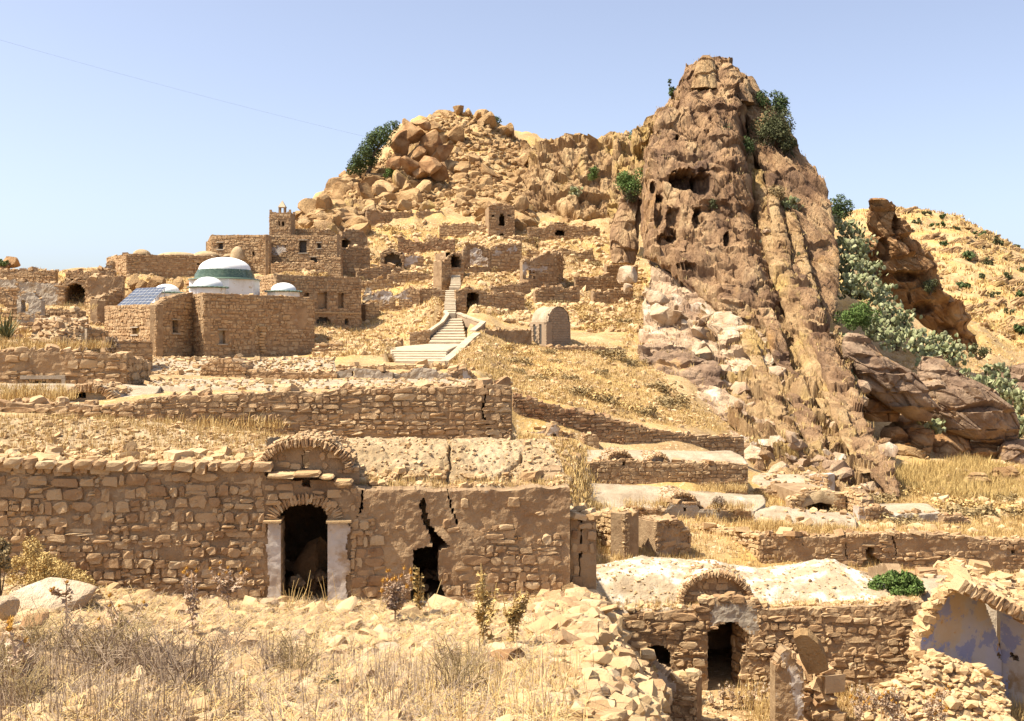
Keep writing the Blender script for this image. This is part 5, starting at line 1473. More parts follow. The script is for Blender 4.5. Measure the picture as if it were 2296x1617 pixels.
free_wall("broken white pier with an arched niche behind the foreground house", (1214, 59.3), (1262, 59.6), [(1214, 1000), (1224, 972), (1236, 955), (1245, 951), (1256, 960), (1262, 975)], w=.36, h=.16, nmax=60, seed=404, mats=('mortar', 'plaster_white'), regions=[(1, [(1222, 1000), (1226, 970), (1240, 952), (1252, 956), (1258, 990), (1248, 1000), (1246, 975), (1238, 975), (1236, 1000)])], holes=[[(1237, 1000), (1238, 974), (1243, 969), (1247, 974), (1248, 1000)]], thick=1.2, mt='stone_pale')
free_wall("dark stone stub right of the broken white pier", (1264, 59.6), (1294, 60), [(1264, 972), (1285, 974), (1294, 1000)], w=.36, h=.16, nmax=50, seed=405, thick=.5)
free_wall("second leaning stone stub further right", (1308, 59.8), (1343, 60), [(1308, 985), (1318, 976), (1340, 977), (1343, 990)], w=.36, h=.16, nmax=50, seed=406, mats=('plaster',), thick=.8)
r2, WR2, cR2, _ = free_wall("long stone house front under a vaulted roof, right of the foreground house", (1252, 54.2), (1677, 55.4), [(1252, 1042), (1300, 1038), (1384, 1033), (1390, 1029), (1412, 1029), (1418, 1035), (1500, 1037), (1677, 1041)], w=.36, h=.15, nmax=300, seed=411, hbelow=1, name="stone_house", cat="house", holes=[[(1396, 1045), (1396, 1035), (1402, 1035), (1402, 1045)]])
sheet("roof", [[(1255, 1040, 54.8), (1677, 1041, 55.9)], [(1240, 1028, 55.6), (1670, 1030, 56.6)], [(1235, 1015, 56.4), (1660, 1020, 57.4)], [(1232, 1008, 57.6), (1640, 1012, 58.4)], [(1232, 1012, 59.8), (1640, 1014, 60)]], 120, 30, 'lime_roof', r2, .06, 1.2, 1.0, seed=9)
eyebrow(r2, Wall(WR2.pt(0, 0, -.2)[:2], WR2.pt(WR2.L, 0, -.2)[:2]), 1391, 1034, 29, 1010, 2.2, .16, 16, None, 17, 'stone', 'lime_roof')
eyebrow(r2, Wall(WR2.pt(0, 0, -.2)[:2], WR2.pt(WR2.L, 0, -.2)[:2]), 1477, 1038, 25, 1017, 2.2, .16, 14, None, 18, 'stone', 'lime_roof', tmat='plaster_grey', lump=False)
# smooth vault with its plastered front
r3, WR3, cR3, _ = free_wall("grey stained wall under a long smooth vault, right of centre", (1404, 48.8), (1684, 49.6), [(1404, 1142), (1490, 1144), (1500, 1128), (1560, 1127), (1570, 1142), (1684, 1146)], w=.38, h=.16, nmax=70, seed=421, mats=('mortar', 'plaster_grey'), regions=[(1, [(1490, 1130), (1640, 1130), (1650, 1190), (1480, 1190)])], name="stone_house", cat="house", zb=-10, holes=[[(1532, 1146), (1532, 1137), (1539, 1137), (1539, 1146)]])
sheet("roof", [[(1285, 1132, 49), (1404, 1141, 49.2), (1550, 1142, 49.6), (1690, 1146, 50)], [(1285, 1115, 49.8), (1400, 1128, 50), (1560, 1135, 50.3), (1700, 1140, 50.6)], [(1285, 1098, 50.8), (1420, 1100, 51), (1560, 1118, 51.2), (1716, 1128, 51.4)], [(1285, 1084, 52.2), (1450, 1089, 52.2), (1570, 1108, 52.3), (1710, 1112, 52.5)], [(1290, 1086, 54), (1450, 1092, 54), (1690, 1110, 54)]], 130, 36, 'lime_roof', r3, .06, .8, 1.2, seed=10)
eyebrow(r3, Wall(WR3.pt(0, 0, -.15)[:2], WR3.pt(WR3.L, 0, -.15)[:2]), 1531, 1132, 34, 1103, 2.4, .16, 16, None, 19, 'stone', 'lime_roof')
free_wall("sunlit rough stone wall just right of the foreground house buttress", (1330, 44.5), (1402, 42), [(1330, 1148), (1360, 1150), (1385, 1145), (1402, 1152)], w=.36, h=.16, nmax=180, seed=431, mt='stone_pale', hbelow=1, prot=.07)
free_wall("broken white edged pier of the roofless room", (1402, 42), (1430, 43.5), [(1402, 1150), (1412, 1152), (1416, 1164), (1430, 1166)], w=.34, h=.16, nmax=50, seed=432, mats=('mortar', 'plaster_white'), regions=[(1, [(1416, 1210), (1420, 1180), (1432, 1170), (1432, 1260), (1414, 1260)])], hbelow=1)
free_wall("sunlit plastered wall between two piers of the roofless room", (1424, 47), (1474, 45), [(1424, 1162), (1474, 1166)], w=.36, h=.16, nmax=60, seed=433, mt='stone_pale', mats=('mortar', 'plaster_grey'), regions=[(1, [(1420, 1160), (1450, 1160), (1440, 1230), (1425, 1260)])], hbelow=1)
free_wall("massive brown broken pier standing in front of the sunlit wall", (1470, 43.2), (1549, 44.2), [(1470, 1172), (1476, 1164), (1500, 1168), (1530, 1166), (1540, 1180), (1549, 1196)], w=.4, h=.18, nmax=140, seed=434, mats=('mortar', 'plaster'), regions=[(1, [(1475, 1185), (1535, 1180), (1540, 1215), (1480, 1215)])], hbelow=1, amp=.16, thick=1.4)
free_wall("sunlit left facing part of the long lower wall", (1549, 47.5), (1705, 44.4), [(1549, 1178), (1620, 1188), (1705, 1200)], w=.36, h=.16, nmax=260, seed=435, mt='stone_pale', hbelow=1, prot=.07)
sw, WS, cS, _ = free_wall("long plaster and stone wall with a jagged black breach at lower right", (1705, 44.4), (2330, 45.6), [(1705, 1200), (1800, 1204), (1898, 1202), (1905, 1197), (2080, 1198), (2180, 1204), (2190, 1210), (2330, 1213)], w=.38, h=.17, nmax=300, seed=436, mats=('mortar', 'plaster'), hbelow=.8, miss=.12,
    regions=[(1, [(1760, 1215), (1830, 1215), (1820, 1270), (1750, 1260)]), (1, [(1900, 1205), (1945, 1205), (1930, 1230), (1900, 1240)]), (1, [(1990, 1210), (2170, 1206), (2175, 1235), (2100, 1240), (2000, 1240)]), (1, [(2200, 1240), (2260, 1230), (2240, 1290), (2190, 1290)])],
    holes=[[(1926, 1282), (1932, 1265), (1940, 1255), (1942, 1232), (1948, 1226), (1960, 1227), (1958, 1245), (1972, 1255), (1985, 1265), (1994, 1282)], [(1895, 1205), (1898, 1205), (1897, 1230), (1902, 1255), (1898, 1256), (1894, 1230)], [(2000, 1202), (2004, 1202), (2010, 1225), (2015, 1255), (2012, 1255), (2006, 1226)],
           [(2267, 1233), (2277, 1233), (2277, 1243), (2267, 1243)], [(1798, 1219), (1803, 1219), (1803, 1224), (1798, 1224)]])
shadow_room(sw, WS, WS.sz(1915, 1250)[0], WS.sz(2005, 1250)[0], -11, -8.8, 4)
mound("smooth pale vault mound behind the long lower wall", [[(1690, 1182, 48.4), (1800, 1184, 48.4), (1920, 1176, 49)], [(1690, 1160, 49.5), (1760, 1158, 49.5), (1850, 1162, 49.5), (1918, 1164, 50)], [(1700, 1142, 51), (1740, 1134, 51), (1840, 1150, 51), (1905, 1152, 51)], [(1715, 1146, 53.5), (1740, 1140, 53.5), (1900, 1152, 53.5)]], mt='lime_roof', seed=12, stones_n=30, amp=.08)
tc, WC, cC, _ = free_wall("broken vault ruin open to the front like a cave", (1772, 54.5), (1896, 55), [(1772, 1125), (1790, 1112), (1810, 1104), (1838, 1099), (1860, 1103), (1880, 1110), (1896, 1115)], w=.36, h=.16, nmax=90, seed=441, hbelow=1, holes=[[(1800, 1175), (1800, 1130), (1808, 1115), (1830, 1107), (1850, 1110), (1868, 1124), (1872, 1175)]], mt='stone_pale')
s0, _ = WC.sz(1798, 1130); s1, _ = WC.sz(1874, 1130)
shadow_room(tc, WC, s0, s1, -10, -7.9, 3.5)
sheet("roof", [[(1772, 1124, 54.6), (1838, 1099, 54.7), (1896, 1115, 55)], [(1765, 1112, 56.5), (1838, 1094, 56.6), (1890, 1106, 57)], [(1770, 1112, 58.5), (1838, 1095, 58.6), (1885, 1104, 59)]], 40, 20, 'roof_earth', tc, .08, 1.2, .6, seed=13)
free_wall("narrow sunlit stone pier at the right of the cave like vault", (1893, 55.4), (1935, 53.6), [(1893, 1094), (1908, 1093), (1925, 1112), (1935, 1120)], w=.36, h=.16, nmax=90, seed=442, mt='stone_pale', hbelow=1)
free_wall("whitewashed stub below the narrow pier", (1926, 52.5), (1950, 52.6), [(1926, 1136), (1950, 1140)], w=.34, h=.16, nmax=10, seed=443, mats=('plaster_white',), hbelow=1)
free_wall("low broken stone wall between the pier and the grey building", (1950, 52.6), (1996, 53), [(1950, 1138), (1975, 1134), (1996, 1148)], w=.36, h=.16, nmax=50, seed=444, hbelow=1)
gbd, WGB, cGB, _ = free_wall("low grey rendered building with a blocked arch and flat pale vault", (1994, 53), (2116, 53.4), [(1994, 1155), (2050, 1152), (2116, 1153)], w=.36, h=.16, nmax=2, seed=445, mats=('plaster_grey', 'mortar'), regions=[(1, [(2002, 1184), (2012, 1172), (2032, 1166), (2052, 1170), (2062, 1184)]), (0, [(1990, 1150), (2120, 1150), (2120, 1200), (1990, 1200)])], hbelow=1, name="rendered_building", cat="building")
voussoirs(WGB, WGB.sz(2032, 1186)[0], WGB.sz(2032, 1186)[1], .62, .42, gbd, 'stone', 12, .12, .1, math.pi - .1, .03, .2, 7)
sheet("roof", [[(1994, 1156, 53.2), (2116, 1154, 53.6)], [(1950, 1146, 54.5), (2100, 1144, 55)], [(1940, 1134, 56), (2080, 1130, 56.5)], [(1938, 1130, 58.5), (2072, 1128, 59)]], 50, 20, 'lime_roof', gbd, .04, 1, 1.2, seed=14)
free_wall("rough stone wall at the right of the grey building", (2115, 53), (2176, 53.6), [(2115, 1156), (2160, 1160), (2176, 1168)], w=.36, h=.16, nmax=110, seed=446, hbelow=1)
hb_ = mound("low rendered roof below the foot of the big rock", [[(1680, 1098, 60), (1850, 1098, 60)], [(1684, 1084, 61), (1850, 1082, 61)], [(1690, 1068, 62.5), (1852, 1064, 62.5)], [(1700, 1062, 65), (1852, 1062, 65)]], mt='lime_roof', seed=15, stones_n=60, amp=.08)
free_wall("bright white end wall of the low rendered roof", (1815, 61), (1857, 60), [(1815, 1063), (1857, 1064)], w=.36, h=.16, nmax=1, seed=447, mats=('plaster_white',), hbelow=1, topstones=False)
free_wall("dark low stone wall left of the low rendered roof", (1682, 58), (1760, 57.5), [(1682, 1102), (1700, 1095), (1730, 1100), (1760, 1108)], w=.36, h=.16, nmax=70, seed=448, hbelow=1)

# ================================================================== LOWER RIGHT HOUSE
th = thing("vaulted_house", "vaulted stone house with white limed roof, arched dormer and black doorway at lower right", "house", G(1620, 30))
WT = Wall(at(1355, 30.6), at(2072, 29.8))
topT = prof(WT, [(1355, 1410), (1378, 1398), (1420, 1374), (1470, 1372), (1560, 1366), (1585, 1352), (1600, 1348), (1685, 1352), (1705, 1366), (1850, 1362), (1990, 1358), (2020, 1346), (2072, 1350)])
dT = WT.poly([(1585, 1620), (1585, 1414), (1610, 1410), (1612, 1398), (1646, 1395), (1662, 1405), (1680, 1424), (1680, 1450), (1668, 1470), (1660, 1500), (1662, 1620)])
wT = WT.poly([(1441, 1500), (1441, 1464), (1452, 1451), (1470, 1447), (1490, 1450), (1504, 1462), (1506, 1500)])
pT = WT.poly([(1590, 1412), (1592, 1370), (1600, 1356), (1680, 1356), (1694, 1372), (1702, 1400), (1694, 1420), (1680, 1418), (1650, 1396), (1612, 1396)])
cT = core("front_wall", WT, topT, -11.6, .055, [dT, wT], .6, .06, ('mortar', 'plaster_grey'), [(1, pT)], th)
infill(WT, topT, -11.2, cT, [dT, wT], [pT], w=.18, h=.09, seed=9)
stones(WT, lay(WT, topT, -11.2, .38, .175, [dT, wT], [pT], 501, .03), cT, 'stone', 300, .06, .3, 502)
# deep right jamb of the doorway
WJ = Wall(WT.pt(WT.sz(1650, 1480)[0], 0, -.95)[:2], WT.pt(WT.sz(1676, 1480)[0], 0, -.1)[:2])
tj = [(0, WT.sz(1650, 1400)[1]), (WJ.L, WT.sz(1670, 1420)[1])]
cj = core("door_jamb", WJ, tj, -11.2, .06, (), .3, .05, ('mortar',), parent=th)
stones(WJ, lay(WJ, tj, -11, .36, .18, (), (), 503, .02), cj, 'stone', 60, .05, .25, 504)
s0, _ = WT.sz(1560, 1500); s1, _ = WT.sz(1720, 1500); s2, _ = WT.sz(1420, 1500)
shadow_room(th, WT, s0, s1, -11, -7.95, 3.2, off=-.7)
shadow_room(th, WT, s2, s0 - .1, -11, -8.2, 1.2, off=-.65)
eyebrow(th, Wall(WT.pt(0, 0, -.35)[:2], WT.pt(WT.L, 0, -.35)[:2]), 1607, 1354, 87, 1282, 2.0, .16, 36, [(1598, 1352), (1598, 1341), (1612, 1341), (1612, 1352)], 22, 'stone', 'lime_white')
for k in range(14):
    place("stone", lib('block', 'stone', k), WT.pt(WT.sz(1575 + k * 9, 1350)[0], WT.sz(1600, 1352)[1] + .1 * (1 - abs(k - 6) / 7) + rng.uniform(0, .06), -.1 - rng.uniform(0, .15)), WT.basis(rng.uniform(.2, .36), .3, rng.uniform(.12, .22), rng.normal(0, .15)), cT)
_, VT = sheet("roof", [[(1340, 1372, 30.7), (1560, 1366, 30.5), (1780, 1362, 30.3), (2068, 1350, 30.0)], [(1336, 1348, 31.0), (1560, 1350, 31), (1780, 1350, 30.8), (2060, 1344, 30.4)], [(1334, 1318, 31.4), (1560, 1320, 31.4), (1800, 1318, 31.2), (2030, 1330, 30.9)],
            [(1332, 1286, 32), (1450, 1276, 32), (1570, 1286, 32), (1720, 1296, 32), (1860, 1280, 31.9), (1990, 1312, 31.5)], [(1332, 1272, 32.8), (1440, 1252, 32.9), (1560, 1262, 32.9), (1710, 1278, 32.9), (1860, 1258, 32.8), (1950, 1290, 32.4)],
            [(1332, 1274, 34), (1440, 1256, 34), (1560, 1266, 34), (1710, 1280, 34), (1860, 1262, 34), (1930, 1290, 33.6)], [(1332, 1330, 36), (1600, 1330, 36), (1930, 1330, 36)]], 190, 90, 'lime_white', th, .07, 1.3, .22, seed=16, rough=.8)
scatter_stones("roof_rubble", on_sheet(VT, 700, rng, (0, .7)), .045, 'stone_pale', th)
scatter_stones("roof_rubble", on_sheet(VT, 160, rng, (.02, .12)), .13, 'stone_pale', th, protos=BLOCKS)
core("end_wall", Wall(WT.pt(WT.L, 0, -.6)[:2], WT.pt(WT.L, 0, -4.8)[:2]), [(0, -7.5), (2, -6.8), (4.2, -7.4)], -11.5, .14, (), .4, .06, ('mortar',), parent=th)
core("back_wall", Wall(WT.pt(0, 0, -5)[:2], WT.pt(WT.L, 0, -5)[:2]), [(0, -7.6), (WT.L, -7.6)], -11.5, .4, (), .3, .05, ('mortar',), parent=th)

# blue plastered ruin
bl = thing("plaster_ruin", "broken vault end with blue and cream peeling limewash at the right edge", "ruin", G(2150, 29))
WBl = Wall(at(2064, 28.2), at(2246, 29.6))
arc = [(2064, 1440), (2072, 1410), (2085, 1375), (2105, 1345), (2130, 1322), (2148, 1312), (2168, 1312), (2190, 1328), (2208, 1352), (2222, 1385), (2234, 1420), (2242, 1450), (2246, 1470)]
core("end_wall", WBl, prof(WBl, arc), -11.4, .045, [WBl.poly([(2236, 1462), (2246, 1466), (2246, 1480), (2238, 1476)])], .2, .02, ('mortar', 'plaster_blue'), [(1, [(-1, -20), (9, -20), (9, 0), (-1, 0)])], parent=bl)
WB2 = Wall(at(2243, 29.7), at(2345, 28.9))
core("side_wall", WB2, prof(WB2, [(2243, 1358), (2270, 1366), (2296, 1376), (2345, 1396)]), -11.4, .05, [WB2.poly([(2262, 1464), (2285, 1470), (2285, 1482), (2262, 1476)])], .5, .02, ('mortar', 'plaster_blue', 'plaster_white'), [(1, [(-1, -20), (9, -20), (9, 0), (-1, 0)]), (2, WB2.poly([(2296, 1420), (2345, 1400), (2345, 1600), (2255, 1600), (2262, 1490)]))], parent=bl)  # the whitewash region at lower right paints in a patch of sunlight
rq = np.random.default_rng(12)
tA_, sA_ = np.linspace(0, 1, 46), np.array([(2060, 1500), (2064, 1440), (2074, 1404), (2092, 1362), (2118, 1328), (2148, 1308), (2168, 1308)], float)
for t_ in tA_:
    for row_ in range(2):
        q = t_ * (len(sA_) - 1); i_ = min(int(q), len(sA_) - 2); xy = sA_[i_] + (sA_[i_ + 1] - sA_[i_]) * (q - i_)
        sz_ = rq.uniform(.12, .3)
        place("stone", lib('block', 'stone_pale', int(rq.integers(12))), P(xy[0] - row_ * 9 + rq.normal(0, 2), xy[1] - row_ * 4 + rq.normal(0, 2), 28.35 + row_ * .3 + rq.normal(0, .06)), rot_basis(rq, sz_ * 1.3, sz_, sz_ * .7, .35), bl)
_, VB = sheet("vault_shell", [[(2150, 1302, 27.6), (2200, 1330, 27.4), (2250, 1356, 27.3), (2345, 1390, 27.2)], [(2150, 1297, 28.6), (2200, 1318, 28.6), (2250, 1344, 28.6), (2345, 1376, 28.6)], [(2160, 1298, 30.2), (2210, 1310, 30.2), (2260, 1328, 30.2), (2345, 1356, 30.2)]], 60, 20, 'roof_earth', bl, .05, 2, .22, seed=18)
scatter_stones("loose_stones", on_sheet(VB, 130, rng), .16, 'stone_pale', bl, protos=BLOCKS)
r = np.random.default_rng(55)
for k in range(15):
    t_ = k / 14
    q = P(2150 + t_ * 165, 1310 + t_ * 88 - 8 * math.sin(t_ * 3), 27.5)
    place("arch_stone", lib('block', 'stone', k), q, np.array(Matrix.Rotation(.48 + r.normal(0, .1), 3, 'Y')) @ np.diag([.15, .6, .36 * r.uniform(.8, 1.15)]), bl)
mound("grey vault mound right behind the green bush", [[(2010, 1330, 33), (2120, 1326, 33), (2235, 1322, 33)], [(2030, 1308, 34), (2130, 1304, 34), (2232, 1308, 34)], [(2045, 1294, 36), (2130, 1290, 36), (2225, 1300, 36)], [(2045, 1300, 38), (2225, 1306, 38)]], mt='lime_roof', seed=19, stones_n=60, amp=.06)
mound("rubble arch remains against the long lower wall", [[(2100, 1294, 40), (2205, 1294, 40)], [(2104, 1278, 40.5), (2150, 1272, 40.5), (2204, 1282, 40.5)], [(2112, 1268, 41.5), (2150, 1264, 41.5), (2200, 1274, 41.5)], [(2115, 1275, 43), (2200, 1278, 43)]], mt='roof_earth', seed=20, stones_n=180, size=.22, amp=.15, smt='stone_pale')
mound("broken vault lump at the right edge above the blue ruin", [[(2200, 1330, 34), (2345, 1350, 34)], [(2205, 1308, 34.5), (2345, 1325, 34.5)], [(2215, 1296, 36), (2345, 1305, 36)], [(2225, 1300, 38), (2345, 1305, 38)]], mt='roof_earth', seed=21, stones_n=130, size=.24, amp=.15, smt='stone_pale')

# wall stubs in the lower right foreground
t, W, c, _ = free_wall("low stub with peeling blue white plaster and hollow bricks, left of the black doorway", (1425, 27.2), (1562, 26.6), [(1425, 1500), (1440, 1478), (1455, 1482), (1465, 1500), (1490, 1512), (1500, 1528), (1525, 1530), (1540, 1515), (1562, 1530)], w=.3, h=.17, nmax=70, seed=601, mats=('mortar', 'plaster_white', 'plaster'), cell=.05, zb=-11.5,
     regions=[(1, [(1462, 1480), (1480, 1495), (1512, 1525), (1520, 1545), (1505, 1570), (1492, 1575), (1490, 1530), (1465, 1505)]), (2, [(1425, 1510), (1460, 1510), (1462, 1560), (1425, 1560)])], thick=.6, topstones=False)
Ub = W.basis(1, 1, 1)
for k in range(5):
    s_, z_ = W.sz(1432 + k * 11.5, 1553)
    place("hollow_brick", lib('block', 'brick', k), W.pt(s_, z_, .06), W.basis(.12, .14, .09), t)
for (x, y) in ((1550, 1518), (1535, 1528), (1448, 1476), (1520, 1526)):
    s_, z_ = W.sz(x, y)
    place("stone", lib('block', 'stone_pale', x), W.pt(s_, z_ + .02, -.2), rot_basis(rng, .42, .34, .26, .2), c)
t, W, c, _ = free_wall("leaning wall stub with white and ochre plaster below a tilted stone slab", (1738, 25.9), (1802, 25.95), [(1735, 1500), (1752, 1465), (1762, 1452), (1775, 1456), (1790, 1490), (1800, 1500)], w=.3, h=.17, nmax=50, seed=602, mats=('mortar', 'plaster_white', 'plaster'), cell=.045, zb=-11.5,
     regions=[(1, [(1752, 1470), (1765, 1452), (1782, 1480), (1798, 1530), (1800, 1600), (1780, 1630), (1776, 1540), (1765, 1500)]), (2, [(1735, 1500), (1765, 1500), (1776, 1560), (1775, 1640), (1730, 1640)])], thick=.4, topstones=False)
mound("rubble core behind the leaning stub", [[(1790, 1640, 26.6), (1900, 1640, 26.6)], [(1795, 1560, 26.8), (1870, 1555, 26.8)], [(1795, 1510, 27.2), (1850, 1505, 27.2)], [(1800, 1520, 28), (1850, 1520, 28)]], mt='mortar', seed=22, stones_n=120, size=.22, amp=.12, skirt=1)
sl = MB()
slab = [(1780, 1432), (1795, 1424), (1812, 1425), (1835, 1445), (1850, 1472), (1858, 1503), (1838, 1510), (1812, 1512), (1795, 1480)]
f_ = [P(x, y, 26.3 + (y - 1424) * .0015) for x, y in slab]; bk = [q + np.array([.05, .22, .12]) for q in f_]
n_ = len(slab)
sl.add(f_ + bk, [tuple(range(n_))[::-1], tuple(range(n_, 2 * n_))] + [(i, (i + 1) % n_, n_ + (i + 1) % n_, n_ + i) for i in range(n_)])
o = sl.build("stone_slab", M['boulder'], None)
tag(o, "large smooth tan stone slab tilted on the leaning stub", "stone slab")
# ================================================================== THE ROCK SPIRE
sp = thing("rock_spire", "towering brown rock spire with a hollow cave high on its left face", "rock", G(1700, 80))
caves = [(1535, 402, 36, 22, 2.8), (1575, 412, 30, 26, 2.8), (1519, 309, 6, 9, 1.4), (1478, 300, 6, 8, 1.2), (1466, 420, 8, 14, 1.5), (1478, 470, 12, 44, 1.8), (1510, 500, 18, 44, 1.5), (1500, 545, 30, 18, 1.1), (1562, 490, 12, 26, 1.4), (1630, 540, 9, 24, 1.3), (1540, 596, 26, 10, .9)]
loft("rock_face", [(128, 1573, 1592, 123), (140, 1560, 1612, 122.6), (152, 1542, 1640, 122), (190, 1525, 1676, 120.5), (215, 1508, 1674, 119.5), (260, 1478, 1670, 117.5), (330, 1452, 1668, 115), (365, 1447, 1664, 113), (400, 1442, 1672, 110.5), (470, 1438, 1685, 108.5),
      (530, 1438, 1700, 106.5), (575, 1445, 1712, 104), (611, 1505, 1722, 101), (674, 1580, 1738, 97), (736, 1655, 1757, 93.5), (772, 1715, 1764, 91.5)], 'rock', sp, 200, 340, .9, 1.15, 1, caves, ridge=.66, edge=6, blocky=.6, groove=.3, fine=1.3, aniso=1.25)
loft("rock_buttress", [(628, 1625, 1650, 97), (640, 1612, 1680, 96), (680, 1606, 1708, 94.5), (715, 1618, 1716, 93), (735, 1650, 1712, 92.5), (748, 1690, 1712, 92)], 'rock', sp, 90, 70, .5, .7, 3)
loft("rock_slab", [(176, 1648, 1684, 121.5), (215, 1655, 1706, 120.5), (260, 1668, 1746, 118), (330, 1688, 1789, 115.5), (400, 1708, 1836, 112), (470, 1726, 1862, 108), (560, 1748, 1874, 104), (665, 1795, 1878, 98), (700, 1812, 1872, 96), (738, 1836, 1858, 94)], 'rock', sp, 130, 290, .6, .8, 4, ridge=.42, dirn=(.42, -.9), blocky=.5, groove=.7, fine=1.4, aniso=2.6)
loft("rock_rib", [(425, 1720, 1742, 108), (440, 1716, 1752, 107), (500, 1728, 1764, 104.5), (560, 1742, 1780, 101), (640, 1768, 1812, 96), (740, 1806, 1858, 89), (800, 1832, 1880, 84), (900, 1868, 1926, 76), (1000, 1910, 1976, 69), (1060, 1950, 2004, 65), (1108, 1990, 2016, 62.5)], 'rock', sp, 70, 300, .8, 1.0, 5, dirn=(.36, -.93), edge=6, blocky=1.4, groove=.5, aniso=1.5, fine=1.7)
loft("rock_rib", [(380, 1690, 1706, 111), (440, 1692, 1722, 108.5), (520, 1704, 1742, 104), (620, 1730, 1776, 97.5), (720, 1764, 1812, 91), (800, 1790, 1838, 86), (870, 1812, 1858, 80), (930, 1850, 1885, 76)], 'rock_tan', sp, 60, 230, .8, 1.0, 6, dirn=(.34, -.94), edge=6, blocky=1.4, groove=.5, aniso=1.5, fine=1.7)
for i, (rows, mt_) in enumerate((([(425, 1722, 1740, 106), (520, 1732, 1764, 101.5), (600, 1744, 1778, 98), (690, 1768, 1792, 94)], 'rock_tan'),
                                ([(640, 1762, 1787, 94.5), (760, 1798, 1826, 87.5), (860, 1838, 1866, 79.5), (960, 1878, 1910, 71.5), (1060, 1925, 1962, 65.5)], 'rock_tan'),
                                ([(690, 1700, 1732, 91.5), (800, 1735, 1772, 85.5), (900, 1770, 1810, 79), (1000, 1812, 1850, 71.5), (1070, 1845, 1888, 67)], 'rock'),
                                ([(760, 1662, 1690, 88), (860, 1700, 1735, 81.5), (960, 1742, 1782, 74.5), (1050, 1790, 1826, 68.5)], 'rock_tan'),
                                ([(480, 1760, 1782, 104.5), (580, 1782, 1812, 99.5), (680, 1816, 1840, 94)], 'rock_tan'))):
    loft("rock_rib", rows, mt_, sp, 50, 200, .8, .9, 14 + i, dirn=(.36, -.93), edge=6, blocky=1.4, groove=.5, aniso=1.5, fine=1.7)
loft("rock_rib", [(300, 1655, 1672, 116), (360, 1652, 1690, 113.5), (440, 1662, 1700, 110.5), (520, 1680, 1716, 106.5), (600, 1700, 1728, 101)], 'rock_tan', sp, 50, 140, .5, .7, 7, dirn=(.25, -.96), edge=7, blocky=1.0, aniso=2.5)
loft("rock_foot", [(420, 1630, 1745, 112), (520, 1640, 1770, 107), (620, 1600, 1810, 101.5), (700, 1560, 1835, 97), (780, 1560, 1868, 91.5), (860, 1590, 1898, 84.5), (940, 1630, 1936, 77), (1000, 1672, 1962, 72), (1060, 1705, 1985, 67.5), (1112, 1745, 2014, 63.5)], 'rock_tan', sp, 200, 320, .28, 1.4, 8, dirn=(.4, -.9), blocky=1.0, groove=.4, aniso=1.7, fine=1.4)
loft("rock_foot", [(985, 1672, 1720, 69), (1010, 1665, 1790, 68), (1045, 1690, 1860, 66.3), (1080, 1745, 1905, 65), (1108, 1850, 1960, 63.5)], 'rock', sp, 130, 90, .3, 1.0, 9, dirn=(.4, -.9))
loft("summit_block", [(126, 1577, 1588, 119.5), (140, 1566, 1600, 119), (170, 1552, 1606, 118), (200, 1545, 1608, 117.5)], 'rock_tan', sp, 60, 60, .6, .6, 10, dirn=(.1, -1))
loft("summit_block", [(142, 1622, 1640, 119.5), (160, 1612, 1660, 118.6), (195, 1608, 1682, 118), (235, 1615, 1694, 117.3)], 'rock', sp, 60, 60, .6, .6, 11, dirn=(.25, -1))
loft("rock_core", [(170, 1600, 1672, 123), (230, 1590, 1700, 121.5), (330, 1600, 1740, 118.5), (430, 1610, 1790, 115), (560, 1620, 1830, 109), (680, 1640, 1850, 103)], 'rock_tan', sp, 110, 180, .3, 1.2, 13, dirn=(.35, -.93), blocky=.9)
# shoulder crags left of the spire
cr = thing("rock_crag", "dark square crag under a green bush at the left foot of the spire", "rock", G(1405, 108))
loft("rock_pillar", [(436, 1400, 1436, 113), (450, 1386, 1442, 112), (500, 1372, 1436, 110.5), (560, 1366, 1432, 109), (592, 1372, 1424, 108.5)], 'rock', cr, 80, 120, .6, .8, 12, [(1440, 500, 16, 60, 2.2)], dirn=(.05, -1))
for i, (rows, mt, lab) in enumerate((
    ([(312, 1235, 1440, 180), (335, 1205, 1455, 177), (390, 1170, 1450, 171), (450, 1160, 1440, 165), (508, 1170, 1380, 160)], 'rock_tan', "broad cliff of upright tan slabs between the two peaks"),
    ([(262, 1450, 1492, 128), (300, 1425, 1500, 126), (380, 1420, 1500, 123), (450, 1415, 1480, 119), (500, 1425, 1460, 117)], 'rock_tan', "stepped tan shoulder against the left edge of the spire"),
    ([(300, 1395, 1432, 150), (330, 1385, 1450, 146), (400, 1372, 1450, 138), (460, 1360, 1420, 132), (490, 1366, 1405, 130)], 'rock_tan', "narrow tan shoulder left of the green bush"),
    )):
    t = thing("rock_cliff", lab, "rock", P(rows[2][1], rows[-1][0], rows[-1][3]))
    loft("rock_face", rows, mt, t, 150 if i == 0 else 80, 130, .35, 1.5, 20 + i, dirn=(.18, -1), edge=9, blocky=1.3, groove=.3, fine=.7)
